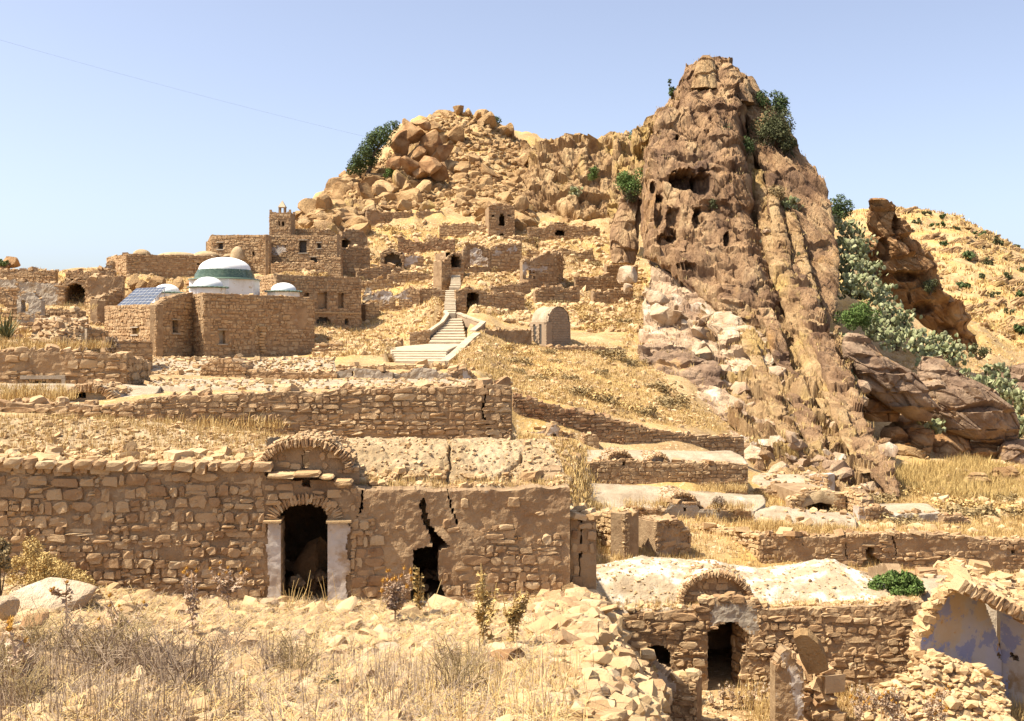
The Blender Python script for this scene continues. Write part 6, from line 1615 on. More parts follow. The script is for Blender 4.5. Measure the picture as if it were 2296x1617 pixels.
# peak crags of the left hill: clusters of big fractured blocks
rc = np.random.default_rng(91)
for i, (bl_, mt, lab_) in enumerate((
    ([(925, 300, 50, 44), (968, 318, 56, 50), (902, 330, 40, 46), (940, 345, 44, 40), (985, 350, 40, 50), (890, 352, 34, 40), (955, 282, 30, 24)], 'boulder_brown', "large fractured brown crag beside the leaning tree"),
    ([(920, 372, 44, 46), (958, 372, 50, 44), (935, 392, 34, 20), (990, 378, 34, 34), (885, 372, 30, 30)], 'boulder_brown', "lower fractured crag block under the brown crag"),
    ([(1028, 246, 30, 20), (1050, 258, 36, 22), (1008, 262, 34, 20), (1072, 268, 34, 18), (1036, 272, 40, 20)], 'boulder', "summit boulders of the left hill"),
    ([(752, 436, 32, 26), (762, 460, 34, 36), (742, 474, 30, 26)], 'boulder_brown', "orange crag behind the shrub on the left skyline"))):
    dd_ = (170, 163, 190, 164)[i]
    t = thing("rock_crag", lab_, "rock", P(bl_[0][0], bl_[-1][1], dd_))
    for k, (x, y, w_, h_) in enumerate(bl_):
        s = dd_ / F
        place("rock_block", lib('big', mt, 40 + i * 8 + k), P(x, y, dd_ + rc.normal(0, .6)), np.array(Matrix.Rotation(.5 + rc.normal(0, .3), 3, 'Y') @ Matrix.Rotation(rc.uniform(0, 6), 3, 'Z')) @ np.diag([w_ * s * .52, w_ * s * .45, h_ * s * .6]), t)

# broad pale slabs spreading below the spire
t = thing("rock_outcrop", "broad pale pinkish rock slabs spreading below the left foot of the spire", "rock", G(1560, 86))
for i, rows in enumerate(([(580, 1462, 1500, 106), (610, 1464, 1560, 103), (660, 1455, 1625, 98.6), (720, 1440, 1690, 95), (790, 1438, 1745, 90), (850, 1455, 1780, 84.8), (900, 1475, 1800, 81), (940, 1530, 1810, 78), (1000, 1640, 1790, 72.5), (1040, 1690, 1770, 70)],
                          [(775, 1445, 1490, 88.5), (795, 1425, 1545, 87), (830, 1428, 1590, 85), (870, 1470, 1625, 82), (910, 1500, 1640, 79.2), (942, 1560, 1650, 77)],
                          [(700, 1600, 1640, 92), (730, 1585, 1690, 90.5), (790, 1620, 1725, 87.5), (840, 1640, 1740, 84)])):
    loft("rock_slab", rows, ('rock_apron', 'rock_purple', 'rock_pale')[i], t, 190 - 60 * (i > 0), 240 - 110 * (i > 0), .17 + .08 * (i > 0), .85, 40 + i, dirn=(.62, -.78), edge=16, blocky=.85, groove=.3, fine=.75)

LEDGE = [o for o in bpy.data.objects if o.name.startswith(("rock_face", "rock_foot", "rock_rib", "rock_core", "rock_slab"))]
def ledge_points(n, zmin=.5, only=None):
    out = []
    for o in LEDGE:
        if only and not o.name.startswith(only):
            continue
        me = o.data
        V = np.empty(len(me.vertices) * 3); me.vertices.foreach_get("co", V); V = V.reshape(-1, 3)
        N = np.empty(len(me.vertices) * 3); me.vertex_normals.foreach_get("vector", N) if hasattr(me, "vertex_normals") else me.vertices.foreach_get("normal", N); N = N.reshape(-1, 3)
        m = (np.abs(N[:, 2]) > zmin)
        out.append(V[m])
    out = np.concatenate(out)
    return out[np.random.default_rng(3).integers(0, len(out), n)]
o = grass("ledge_grass", ledge_points(1300, .7), .34, 'straw', 6, .3, .05); o["label"] = "dry grass on the ledges of the spire and cliffs"
o = grass("ledge_grass", ledge_points(1500, .5, "rock_foot"), .32, 'straw', 7, .3, .045); o["label"] = "dry grass over the rocky foot of the spire"
# leaning fin and the big overhanging boulders on the right
fin = thing("rock_fin", "leaning orange brown rock fin right of the cactus slope", "rock", P(2060, 790, 112))
loft("rock_face", [(445, 1950, 1978, 112), (452, 1945, 1990, 112), (470, 1942, 2004, 112.4), (500, 1945, 2026, 112.8), (530, 1950, 2046, 113.2), (572, 1926, 2070, 113.5), (608, 1934, 2092, 114), (650, 1988, 2118, 114.5), (680, 2016, 2142, 115), (716, 2056, 2174, 115.5), (752, 2110, 2181, 116), (792, 2174, 2185, 116.5)],
     'boulder_brown', fin, 150, 230, .6, 1.3, 50, [(1985, 560, 20, 26, 1.6), (2030, 620, 30, 14, 1.6), (2070, 690, 22, 20, 1.4), (2010, 500, 10, 26, 1.5), (2120, 740, 22, 16, 1.6)], dirn=(.62, -.78), edge=15, groove=.4, fine=1.8, aniso=1.3, blocky=1.3, ridge=.6)
for i, (rows, mt, lab, k) in enumerate((
    ([(752, 1905, 1935, 86), (765, 1895, 1955, 85.5), (800, 1898, 1990, 85), (840, 1918, 2040, 84.6), (880, 1950, 2078, 84.4), (915, 2000, 2092, 84.4), (945, 2045, 2088, 84.8)], 'rock_purple', "long tilted boulder with a pale top left of the cactus", .45),
    ([(800, 2070, 2110, 90), (830, 2058, 2150, 89), (870, 2062, 2225, 88), (920, 2080, 2275, 87.2), (960, 2110, 2287, 87), (985, 2180, 2280, 87.2), (1000, 2230, 2268, 87.6)], 'rock_purple', "huge flat overhanging slab boulder at right", .4),
    ([(868, 1905, 1935, 87), (890, 1905, 1975, 86.6), (925, 1920, 2018, 86.4), (945, 1950, 2010, 86.4)], 'boulder_brown', "orange wedge boulder trapped under the long tilted one", .5),
    ([(930, 2010, 2060, 87.5), (960, 1985, 2090, 86.5), (1000, 1975, 2094, 85.5), (1030, 2000, 2085, 85)], 'boulder_brown', "rounded brown boulder below the wedge", .5),
    ([(995, 1995, 2035, 84.4), (1010, 1980, 2075, 84), (1028, 1990, 2078, 83.6), (1036, 2030, 2060, 83.5)], 'boulder', "sunlit orange boulder at the foot of the overhang", .5),
    ([(950, 2100, 2150, 88.5), (990, 2088, 2170, 87.6), (1035, 2095, 2175, 86.6), (1050, 2140, 2170, 86.4)], 'boulder_brown', "upright angular boulder under the flat slab", .5),
    ([(990, 2175, 2225, 88.2), (1020, 2165, 2240, 87.4), (1048, 2175, 2245, 86.8)], 'boulder_brown', "squarish boulder in the shade under the flat slab", .5),
    ([(985, 2262, 2310, 87), (1010, 2245, 2330, 86.5), (1050, 2240, 2330, 86)], 'rock_purple', "dark boulder at the right edge under the slab", .5),
    ([(820, 2225, 2300, 100), (850, 2200, 2340, 98), (900, 2230, 2350, 96)], 'rock_purple', "flat brown rock shelf behind the cactus at the right edge", .4),
    ([(1060, 2175, 2205, 74), (1075, 2160, 2222, 73.5), (1105, 2157, 2215, 73), (1122, 2185, 2205, 73)], 'boulder', "square tan boulder with a shaded face on the right slope", .6),
    ([(1048, 2225, 2262, 77), (1065, 2214, 2282, 76.5), (1095, 2220, 2275, 76), (1108, 2240, 2262, 76)], 'boulder', "rounded pinkish boulder above the square one", .6),
    ([(1070, 2275, 2310, 76), (1090, 2268, 2330, 75.5), (1130, 2275, 2330, 75)], 'boulder', "tan boulder cut by the right edge of the photo", .6),
    )):
    t = thing("boulder", lab, "boulder", P((rows[1][1] + rows[1][2]) / 2, rows[-1][0], rows[-1][3]))
    loft("rock_body", rows, mt, t, 130, 110, k, 1.15, 60 + i, dirn=(.75, -.66), edge=8, blocky=.8, fine=1.1, aniso=1.0)

# ================================================================== FAR HILLSIDE
fh, FV_ = sheet("hillside", [[(1700, 860, 190), (2000, 840, 185), (2180, 830, 175), (2296, 870, 170), (2800, 960, 165)], [(1700, 700, 230), (2000, 690, 225), (2180, 690, 215), (2296, 720, 205), (2800, 800, 200)], [(1700, 560, 275), (2000, 560, 270), (2160, 565, 262), (2296, 620, 250), (2800, 720, 240)],
                             [(1700, 480, 320), (1880, 478, 320), (2000, 470, 318), (2060, 474, 316), (2150, 492, 312), (2230, 530, 305), (2296, 562, 300), (2800, 680, 290)], [(1700, 500, 350), (2000, 490, 350), (2296, 590, 330), (2800, 700, 320)]], 170, 130, 'earth', None, 1.6, .12, 3, kind="structure", seed=23, rough=.35)
fh["label"] = "far dry hillside behind the rock fin"

# ================================================================== BOULDERS OF THE HILL
r = np.random.default_rng(77)
hill_poly = [(655, 510), (690, 470), (740, 445), (790, 385), (850, 370), (905, 290), (1000, 250), (1060, 258), (1140, 300), (1200, 330), (1240, 360), (1200, 470), (1180, 520), (1100, 500), (1000, 470), (860, 470), (800, 530), (700, 520)]
slope_poly = [(640, 612), (760, 600), (800, 500), (1180, 500), (1400, 500), (1440, 600), (1430, 790), (1240, 772), (1080, 745), (1060, 690), (1080, 640), (780, 640), (640, 640)]
right_poly = [(1690, 1180), (2060, 1090), (2300, 1000), (2300, 1200), (2180, 1200)]
def ground_samples(poly, n, d0, d1, dens=1.0, px=None):
    out = []
    xs = [p[0] for p in poly]
    while len(out) < n:
        m = n * 4
        x = r.uniform(min(xs), max(xs), m); d = np.exp(r.uniform(math.log(d0), math.log(d1), m))
        X = (x - CX) / F * d; Z = gz(X, d)
        y = HY - Z / d * F
        ok = pip(poly, x, y)
        out += [np.array(q) for q in zip(X[ok], d[ok], Z[ok])]
    return out[:n]
pts = ground_samples(hill_poly, 960, 122, 205) + ground_samples([(655, 512), (690, 470), (740, 430), (800, 380), (820, 420), (770, 480), (740, 525)], 90, 122, 190)
sizes = np.array([.45 + r.gamma(1.6, .42) for _ in pts])
order = np.argsort(-sizes / np.array([p[1] for p in pts]))
for q, i in enumerate(order):
    if q >= 230:
        break
    s = min(sizes[i] * .8, 2.0)
    o = place("boulder", lib('boulder', ['boulder', 'boulder', 'rock_tan'][q % 3], q % 6), pts[i] + np.array([0, 0, s * .02]), rot_basis(r, s * r.uniform(.8, 1.3), s * r.uniform(.7, 1.1), s * r.uniform(.5, .85), .5))
    tag(o, describe("tan boulder", pts[i], s * 1.9, s * 1.2, 22, 40), "boulder", "boulders heaped on the left hill")
LUMPS = [(chop(ICO1[0], 90 + i, 10, .5, .85) * .6, ICO1[1]) for i in range(10)]
SM = [(chop(_ico(1)[0], 190 + i, 6, .5, .9) * .65, _ico(1)[1]) for i in range(10)]
def rubble(name, pts, smin, smax, mt, protos=SM, flat=.7, label=None):
    items = []
    for p in pts:
        s = smin + (smax - smin) * r.random() ** 3
        items.append((p + np.array([0, 0, s * .1]), rot_basis(r, s * r.uniform(.8, 1.5), s * r.uniform(.7, 1.1), s * flat * r.uniform(.7, 1.2), .5), int(r.integers(10))))
    o = joined(name, items, mt, None, "stuff", protos)
    if label:
        o["label"] = label
    return o
rubble("hill_rubble", [pts[i] for i in order[230:]] + ground_samples(hill_poly, 5200, 118, 205), .25, 1.5, 'boulder', label="loose rubble covering the upper slope of the left hill")
rubble("slope_rubble", ground_samples(slope_poly, 5500, 95, 195), .12, .85, 'stone_pale', label="pale stones strewn over the terraced slope")
rubble("slope_rubble", ground_samples([(1010, 812), (1090, 730), (1430, 790), (1650, 960), (1500, 960), (1150, 880), (1020, 870)], 1700, 60, 92), .08, .4, 'stone_pale', label="pale pebbles on the grassy slope above the diagonal wall")
rubble("slope_rubble", ground_samples(right_poly, 700, 48, 90), .1, .7, 'stone_pale', label="scattered stones on the right slope below the boulders")
for poly_, n_, d0_, d1_ in (([(1150, 980), (1345, 1000), (1345, 1160), (1290, 1140), (1230, 1000)], 900, 27, 58), ([(2170, 740), (2320, 760), (2320, 900), (2190, 850)], 700, 95, 175), ([(2000, 780), (2200, 790), (2200, 830), (2000, 850)], 300, 95, 150), ([(1380, 640), (1470, 600), (1460, 700), (1400, 790)], 500, 80, 125)):
    sp_ = ground_samples(poly_, n_, d0_, d1_)
    rubble("slope_rubble", sp_[::2], .08, .6, 'stone_pale', label="stones strewn on bare ground between the ruins and rocks")
    o = grass("dry_grass", np.array(sp_), .34, 'straw', 7, .25, .04); o["label"] = "dry grass patches between the ruins and rocks"
lowhill = FV_[1:30, 40:150].reshape(-1, 3)
rubble("far_rubble", lowhill[r.integers(0, len(lowhill), 500)], .3, 1.6, 'rock_tan', flat=.5, label="loose rocks on the lower far hillside")
o = grass("dry_grass", lowhill[r.integers(0, len(lowhill), 1500)], .6, 'straw', 6, .5, .14); o["label"] = "dry grass of the lower far hillside"
fp_ = ledge_points(900, .2, "rock_foot")
rubble("slope_rubble", fp_[:520], .2, 1.5, 'rock_apron', flat=.6, label="broken slabs lying on the rocky foot of the spire")
rubble("slope_rubble", fp_[520:], .2, 1.1, 'rock', flat=.6, label="brown blocks lying on the rocky foot of the spire")
for x0_, x1_, d0_, d1_, n_ in ((2300, 2700, 34, 160, 1500), (-420, -10, 25, 120, 900), (1150, 1310, 24.5, 56, 900)):
    dq = np.exp(r.uniform(math.log(d0_), math.log(d1_), n_)); xq = (r.uniform(x0_, x1_, n_) - CX) / F * dq
    sp_ = np.stack([xq, dq, gz(xq, dq)], 1)
    rubble("slope_rubble", sp_[::2], .08, .6, 'stone_pale', label="stones strewn on the open ground around the village")
    o = grass("dry_grass", sp_, .3, 'straw', 7, .25, .035); o["label"] = "dry grass on the open ground around the village"
mid_poly = [(705, 640), (1010, 640), (1000, 720), (930, 775), (890, 800), (705, 812)]
rubble("slope_rubble", ground_samples(mid_poly, 1500, 70, 125), .08, .55, 'stone_pale', label="stones on the bare ground between the tall building and the stairs")
ob = np.array(ground_samples([(1985, 1060), (2170, 1030), (2300, 1060), (2300, 1130), (2150, 1120), (2010, 1110)], 1500, 60, 90)); ob2 = grass('dry_weeds', ob, .7, 'yellow_bush', 12, .35, .03, .7); ob2['label'] = 'orange dry weeds below the overhanging boulders'
lab0 = grass("dry_grass", np.array(ground_samples(mid_poly, 1600, 70, 125)), .3, 'straw', 6, .22, .05); lab0["label"] = "dry grass between the tall building and the stairs"
rubble("village_rubble", ground_samples([(-20, 600), (480, 560), (480, 690), (240, 800), (-20, 800)], 1600, 40, 120), .12, .6, 'stone', label="rubble lying between the ruins at left")
fhp = FV_[10:110, 40:140].reshape(-1, 3)
rubble("far_rubble", fhp[r.integers(0, len(fhp), 900)], .4, 2.0, 'rock_tan', flat=.45, label="loose rocks on the far hillside")
it = []
cl_ = fhp[r.integers(0, len(fhp), 70)]
for p in np.concatenate([fhp[np.argsort(((fhp - c_) ** 2).sum(1))[:40]][r.integers(0, 40, 9)] for c_ in cl_]):
    L_ = r.uniform(1.2, 3.6)
    it.append((p, np.array(Matrix.Rotation(-.42 + r.normal(0, .1), 3, 'Y') @ Matrix.Rotation(r.normal(0, .3), 3, 'Z')) @ np.diag([L_, L_ * .8, r.uniform(.6, 1.3)]), int(r.integers(12))))
o = joined("rock_ledges", it, 'rock_tan', None, "stuff", BLOCKS); o["label"] = "tilted rock ledges on the far hillside"
# named single boulders by the wall under the long house and on the pale outcrop
for i, (x, y, d, w, h, mt, lab) in enumerate((
    (300, 636, 97, 34, 40, 'boulder', "upright split boulder leaning on the brown skyline house"), (322, 640, 96, 26, 34, 'boulder', "narrow boulder right of the split boulder"), (352, 646, 95, 44, 34, 'boulder', "rounded boulder with dark hollow beside the solar array"),
    (398, 640, 95.5, 34, 36, 'boulder', "boulder just left of the large dome"), (300, 668, 90, 50, 24, 'boulder', "low boulder above the solar array"), (440, 634, 99, 50, 18, 'boulder_brown', "flat dark slab boulder behind the large dome"),
    (20, 592, 118, 50, 26, 'boulder_brown', "rounded boulder on the skyline at the far left"))):
    s = d / F
    c = P(x, y, d)
    o = place("boulder", lib('big', mt, i), c, np.array(Matrix.Rotation(i * 1.3, 3, 'Z')) @ np.diag([w * s * .52, w * s * .45, h * s * .52]))
    tag(o, lab, "boulder")
for i in range(14):
    x = r.uniform(1405, 1640); y = 668 + (x - 1400) * .55 + r.normal(0, 24) - 20
    d = np.interp(y, [600, 700, 780, 860], [101, 94, 88.5, 82])
    s = r.uniform(14, 48) * d / F
    o = place("boulder", lib('boulder', 'rock_pale', i % 6), P(x, y, d - .6), rot_basis(r, s * .62, s * .5, s * .42, .4))
    tag(o, describe("bleached boulder", P(x, y, d), s * 1.2, s * r.uniform(.5, .9), 24, 38), "boulder", "bleached boulders at the foot of the spire")

# ================================================================== VEGETATION
# wind-bent tree on the left skyline
tr = thing("leaning_tree", "dark green tree bent to the right by the wind on the left skyline", "tree", P(815, 394, 166))
cl = [(795, 372, 20), (812, 352, 24), (806, 378, 18), (828, 330, 26), (838, 345, 22), (822, 365, 22), (848, 310, 24), (862, 300, 22), (842, 322, 24), (876, 286, 18), (888, 280, 12), (868, 318, 14), (785, 382, 12), (850, 296, 16), (832, 308, 16), (818, 340, 18), (835, 362, 14), (800, 360, 16)]
r2_ = np.random.default_rng(5)
leaves("crown", [P(x, y, 166 + r2_.normal(0, .8)) for x, y, _ in cl], [q * .92 * 166 / F for _, _, q in cl], 7500, .15, 'leaf_dark', tr, r2_)
b = MB()
b.tube([P(822, 396, 166), P(832, 372, 166), P(838, 345, 166), P(858, 315, 166), P(874, 292, 166)], [.38, .32, .24, .14, .05], 6)
b.tube([P(832, 372, 166), P(812, 358, 166), P(795, 372, 166)], [.22, .15, .05], 5); b.tube([P(808, 400, 166), P(806, 384, 166), P(798, 378, 166)], [.15, .1, .05], 5)
b.build("trunk", M['bark'], tr)
shrub("shrub", "dark green shrub on the left skyline below the leaning tree", 756, 447, 165, 40, 50, 'leaf_dark', 1600, .15, 1)
shrub("shrub", "grey brown dry bush under the leaning tree", 868, 372, 166, 50, 34, 'scrub', 1100, .13, 2)
shrub("shrub", "small green bush right of the grey bush under the leaning tree", 876, 388, 164, 34, 22, 'leaf_bright', 700, .13, 3)
shrub("shrub", "small dark shrub behind the summit of the left hill", 1108, 270, 192, 34, 22, 'leaf_dark', 500, .15, 4)
shrub("shrub", "round bright green bush on top of the dark crag", 1412, 405, 111, 62, 62, 'leaf_bright', 3200, .10, 5, clumps=22)
shrub("shrub", "drooping olive foliage under the bright bush on the crag", 1408, 438, 110.6, 50, 26, 'leaf_olive', 700, .1, 6)
shrub("shrub", "small green shrub on the skyline left of the spire", 1427, 307, 126, 34, 28, 'leaf_bright', 900, .1, 7)
shrub("shrub", "small green bush on the tan slabs between the peaks", 1331, 390, 150, 26, 36, 'leaf_bright', 800, .12, 8)
shrub("shrub", "green tuft in a crevice of the spire's left edge", 1470, 345, 113, 18, 36, 'leaf_bright', 500, .09, 9)
shrub("small_tree", "thin dark conifer standing out left of the spire summit", 1507, 205, 119, 16, 34, 'leaf_dark', 700, .09, 10, cat="tree", clumps=8)
shrub("shrub", "spindly twig bush above the thin conifer", 1502, 182, 119, 8, 26, 'leaf_dark', 220, .09, 11, clumps=6)
shrub("shrub", "olive bush near the summit of the spire", 1586, 168, 118.5, 26, 22, 'leaf_olive', 700, .09, 12)
shrub("shrub", "largest dark olive shrub on the right shoulder of the spire", 1728, 288, 114, 92, 84, 'leaf_olive', 5000, .12, 13, clumps=26, lean=(.3, 0))
shrub("shrub", "long dark green shrub on the skyline above the largest olive shrub", 1728, 232, 118, 80, 50, 'leaf_dark', 2600, .12, 14, clumps=20, lean=(-.5, 0))
shrub("shrub", "olive shrub trailing down the edge below the largest one", 1766, 330, 113, 34, 60, 'leaf_olive', 1500, .11, 15)
shrub("shrub", "small olive shrub left of the largest one", 1612, 296, 112, 44, 40, 'leaf_olive', 900, .1, 16)
shrub("shrub", "dark shrub in the gully left below the largest one", 1672, 326, 112, 44, 40, 'leaf_dark', 1100, .1, 17)
shrub("shrub", "tiny shrub on the brown face below the cave", 1597, 458, 104, 22, 24, 'leaf_olive', 500, .09, 18)
shrub("shrub", "grey bush at the top of the cactus ledge", 1742, 430, 105, 36, 36, 'scrub', 900, .1, 19)
shrub("small_tree", "dark tree on the skyline between spire and fin", 1884, 470, 128, 52, 56, 'leaf_dark', 2300, .12, 20, cat="tree")
shrub("shrub", "rounded moss green bush amid the cactus slope", 1925, 708, 95, 92, 56, 'leaf_bright', 4200, .09, 21, clumps=24, trunk=False)
shrub("shrub", "dark olive bush on the ridge of the fin", 2086, 640, 112, 36, 32, 'leaf_olive', 800, .1, 22)
shrub("shrub", "olive bush at the right foot of the fin", 2196, 785, 112, 44, 32, 'leaf_olive', 900, .1, 23)
shrub("shrub", "tiny bright green plant on the slope below the pale rocks", 1468, 880, 79, 22, 22, 'leaf_bright', 500, .07, 24, trunk=False)
shrub("shrub", "vivid green leafy bush beside the white limed roof", 2012, 1312, 31.2, 128, 60, 'leaf_bright', 9000, .045, 25, clumps=34)
shrub("shrub", "dark grey thorn bush left of the mosque wing", 252, 772, 49, 30, 34, 'straw_grey', 900, .05, 26)
shrub("shrub", "dark grey thorn bush on the smooth vault", 1612, 1128, 49, 34, 30, 'straw_grey', 900, .05, 27)
shrub("shrub", "green shrub on the skyline at the far left", 4, 591, 117, 24, 18, 'leaf_dark', 500, .12, 28)
for i, (x, y, d, w, h) in enumerate(((2075, 478, 312, 30, 10), (2115, 486, 308, 26, 9), (2050, 497, 300, 34, 14), (2098, 504, 298, 40, 12), (2140, 512, 292, 24, 9), (2195, 525, 298, 50, 16), (2236, 545, 290, 30, 20), (2170, 575, 262, 40, 26), (2212, 590, 262, 34, 20), (2156, 640, 236, 36, 20), (2280, 555, 298, 22, 12), (2290, 605, 262, 26, 14), (2252, 620, 250, 30, 18),
                                     (2286, 738, 205, 26, 22), (2230, 660, 232, 26, 14), (2290, 660, 232, 30, 16), (2262, 700, 215, 24, 12), (2120, 545, 275, 22, 10), (2205, 620, 248, 20, 12), (2245, 770, 195, 20, 12))):
    pj = FV_.reshape(-1, 3); qx = pj[:, 0] / pj[:, 1] * F + CX; qy = HY - pj[:, 2] / pj[:, 1] * F
    kk = np.argmin((qx - x) ** 2 + (qy - y - h * .3) ** 2 + (pj[:, 1] > 322) * 1e6); d = pj[kk, 1]
    shrub("shrub", describe("dark shrub on the far hillside", pj[kk], w * d / F, h * d / F, 23, 33), x, y, d - .5, w, h, 'leaf_dark' if i % 2 else 'leaf_olive', 260, .35, 100 + i, group="shrubs on the far hillside", clumps=7, trunk=False)
# dry hummock bushes on the slopes: one of each kind, then copies
dry0 = None
dpts = ground_samples(slope_poly, 60, 96, 190) + ground_samples([(1110, 780), (1420, 790), (1640, 970), (1200, 890)], 26, 62, 90) + ground_samples(right_poly, 18, 50, 88)
proto = []
for k in range(3):
    rr_ = np.random.default_rng(400 + k)
    cs = [np.array([rr_.normal(0, .4), rr_.normal(0, .4), .3 + rr_.normal(0, .12)]) for _ in range(9)]
    o = leaves("foliage", cs, [.3] * 9, 420, .08, ['scrub', 'scrub', 'straw'][k], None, rr_)
    proto.append(o.data)
    bpy.data.objects.remove(o)
for i, p in enumerate(dpts):
    s = r.uniform(.5, 1.25)
    o = bpy.data.objects.new("dry_bush", proto[i % 3]); COL.objects.link(o)
    o.location = tuple(p - np.array([0, 0, .1])); o.scale = (s * 1.3, s * 1.3, s); o.rotation_euler = (0, 0, r.uniform(0, 6))
    tag(o, describe("dry brown bush", p, s * 1.5, s, 18, 34).replace('blocky ', '').replace('flat ', '').replace('upright ', ''), "bush", "dry bushes on the slopes")

# prickly pear
def _pad():
    a = np.linspace(0, 2 * math.pi, 9)[:-1]
    ring = np.stack([.5 * np.cos(a) * (1 - .12 * np.sin(a)), 0 * a, .5 + .5 * np.sin(a)], 1)
    f = ring * np.array([.62, 1, .62]) + np.array([0, -.07, .19]); k = ring * np.array([.62, 1, .62]) + np.array([0, .07, .19])
    V = np.concatenate([ring, f, k])
    Q = [(i, (i + 1) % 8, 8 + (i + 1) % 8, 8 + i) for i in range(8)] + [((i + 1) % 8, i, 16 + i, 16 + (i + 1) % 8) for i in range(8)]
    Q += [(8, 9, 10, 11), (8, 11, 12, 15), (12, 13, 14, 15), (16, 19, 18, 17), (16, 23, 20, 19), (20, 23, 22, 21)]
    return V, np.array(Q)
PADV = _pad()
padme = mesh_np("pad", PADV[0], PADV[1], M['pad'])
cact = [(1905, 520, 112, 44), (1880, 560, 106, 40), (1925, 560, 110, 42), (1900, 600, 104, 46), (1950, 610, 108, 40), (1930, 645, 103, 46), (1905, 640, 102, 40), (1975, 665, 103, 44), (1990, 705, 100, 44), (2020, 720, 101, 40), (1960, 740, 97, 44), (1900, 775, 93, 40), (2010, 760, 96, 46), (2060, 765, 99, 44),
        (2110, 775, 100, 46), (2135, 795, 99, 44), (1860, 500, 110, 26), (1800, 480, 107, 26), (1775, 462, 106, 24), (1825, 520, 107, 24), (1700, 565, 103, 36), (1698, 540, 104, 28), (1750, 610, 99, 26), (1745, 650, 97, 34), (1760, 590, 100, 28), (1665, 628, 98, 32), (2080, 800, 96, 36), (2230, 840, 97, 40), (2200, 870, 93, 40), (2250, 875, 95, 40), (2290, 905, 93, 44), (2285, 960, 90, 40),
        (1895, 830, 88, 34), (1930, 870, 87, 22), (1600, 262, 118, 14), (1598, 330, 112, 22), (1290, 432, 160, 18), (2150, 850, 95, 30), (2095, 960, 86, 24)]
npad = 0
for i, (x, y, d, w) in enumerate(cact):
    c = P(x, y, d)
    sz = w * d / F
    t = thing("prickly_pear", describe("prickly pear clump", c, sz, sz * .6, 26, 41).replace('blocky ', '').replace('flat ', ''), "cactus", c - np.array([0, 0, sz * .5]), "prickly pears on the rock slopes")
    items = []
    n = int(30 + w * 2.6)
    for k in range(n):
        q = c + np.array([r.normal(0, sz * .4), r.normal(0, sz * .22), r.uniform(-.6, .5) * sz])
        s = r.uniform(.32, .56)
        a = np.array(Matrix.Rotation(r.uniform(0, 6.28), 3, 'Z') @ Matrix.Rotation(r.normal(0, .5), 3, 'X') @ Matrix.Rotation(r.normal(0, .5), 3, 'Y')) @ np.diag([s * .85, s, s])
        if k < 26:
            place("pad", padme, q, a, t)
        else:
            items.append((q, a, 0))
    joined("inner_pads", items, 'pad', t, protos=[PADV])
    b = MB()
    for k in range(4):
        b.tube([c + np.array([r.normal(0, sz * .15), .1, -.6 * sz]), c + np.array([r.normal(0, sz * .3), 0, 0])], [.09, .06], 4)
    b.build("stem", M['bark'], t)

# green plant at the left edge
pl = thing("palm", "grey green narrow leaved palm at the left edge", "palm", P(12, 772, 50))
ll = MB()
for k in range(70):
    a = r.uniform(0, 6.28); ln = r.uniform(.9, 1.7); up = r.uniform(.6, 1.45)
    b0 = P(10 + r.normal(0, 6), 768, 50); e = b0 + np.array([math.cos(a) * math.cos(up) * ln, math.sin(a) * math.cos(up) * ln, math.sin(up) * ln])
    m_ = (b0 + e) / 2 + np.array([0, 0, .08]); w_ = np.array([-math.sin(a), math.cos(a), 0]) * .035
    ll.add([b0 - w_ * .4, b0 + w_ * .4, m_ + w_, m_ - w_, e], [(0, 1, 2, 3), (3, 2, 4)])
ll.build("frond_leaves", M['leaf_olive'], pl)

# ================================================================== DRY GRASS
def gpts(poly, n, d0, d1):
    return np.array(ground_samples(poly, n, d0, d1))
def lab(o, text):
    o["label"] = text
    return o
lab(grass("dry_grass", gpts(slope_poly, 9000, 95, 195), .3, 'straw', 8, .32, .036), "dry yellow grass on the terraced hill")
lab(grass("dry_grass", gpts(hill_poly, 3500, 118, 205), .4, 'straw', 7, .35, .05), "dry grass tufts between the hill boulders")
lab(grass("dry_grass", gpts([(1010, 812), (1090, 730), (1430, 785), (1500, 860), (1660, 975), (1400, 940), (1150, 880), (1020, 870)], 6000, 61, 92), .2, 'straw', 8, .22, .026), "dry grass on the slope above the diagonal wall")
lab(grass("dry_grass", gpts(right_poly + [(1690, 1100)], 4200, 46, 92), .28, 'straw', 8, .22, .028), "dry grass on the lower right slope")
lab(grass("dry_grass", gpts([(-20, 600), (480, 560), (480, 690), (330, 800), (-20, 800)], 3000, 38, 120), .28, 'straw', 7, .22, .05), "dry grass among the left ruins")
lab(grass("dry_grass", gpts([(1280, 1110), (1700, 1150), (2300, 1195), (2300, 1330), (1340, 1290), (1280, 1160)], 3500, 36, 60), .28, 'straw', 8, .18, .02), "dry grass between the right ruins")
lab(grass("dry_grass", on_sheet(FV_, 2500, r, (0, .8), (.2, .8)), .9, 'straw', 5, .6, .25), "dry grass of the far hillside")
lab(grass("dry_grass", np.concatenate([on_sheet(VL, 1100, r, (0, .9)), on_sheet(VR, 300, r, (0, .22)), on_sheet(VV, 420, r, (0, .5), (0, .5)), on_sheet(VT, 380, r, (0, .16))]), .16, 'straw', 8, .06, .009), "dry grass growing on the roofs")
gl = []
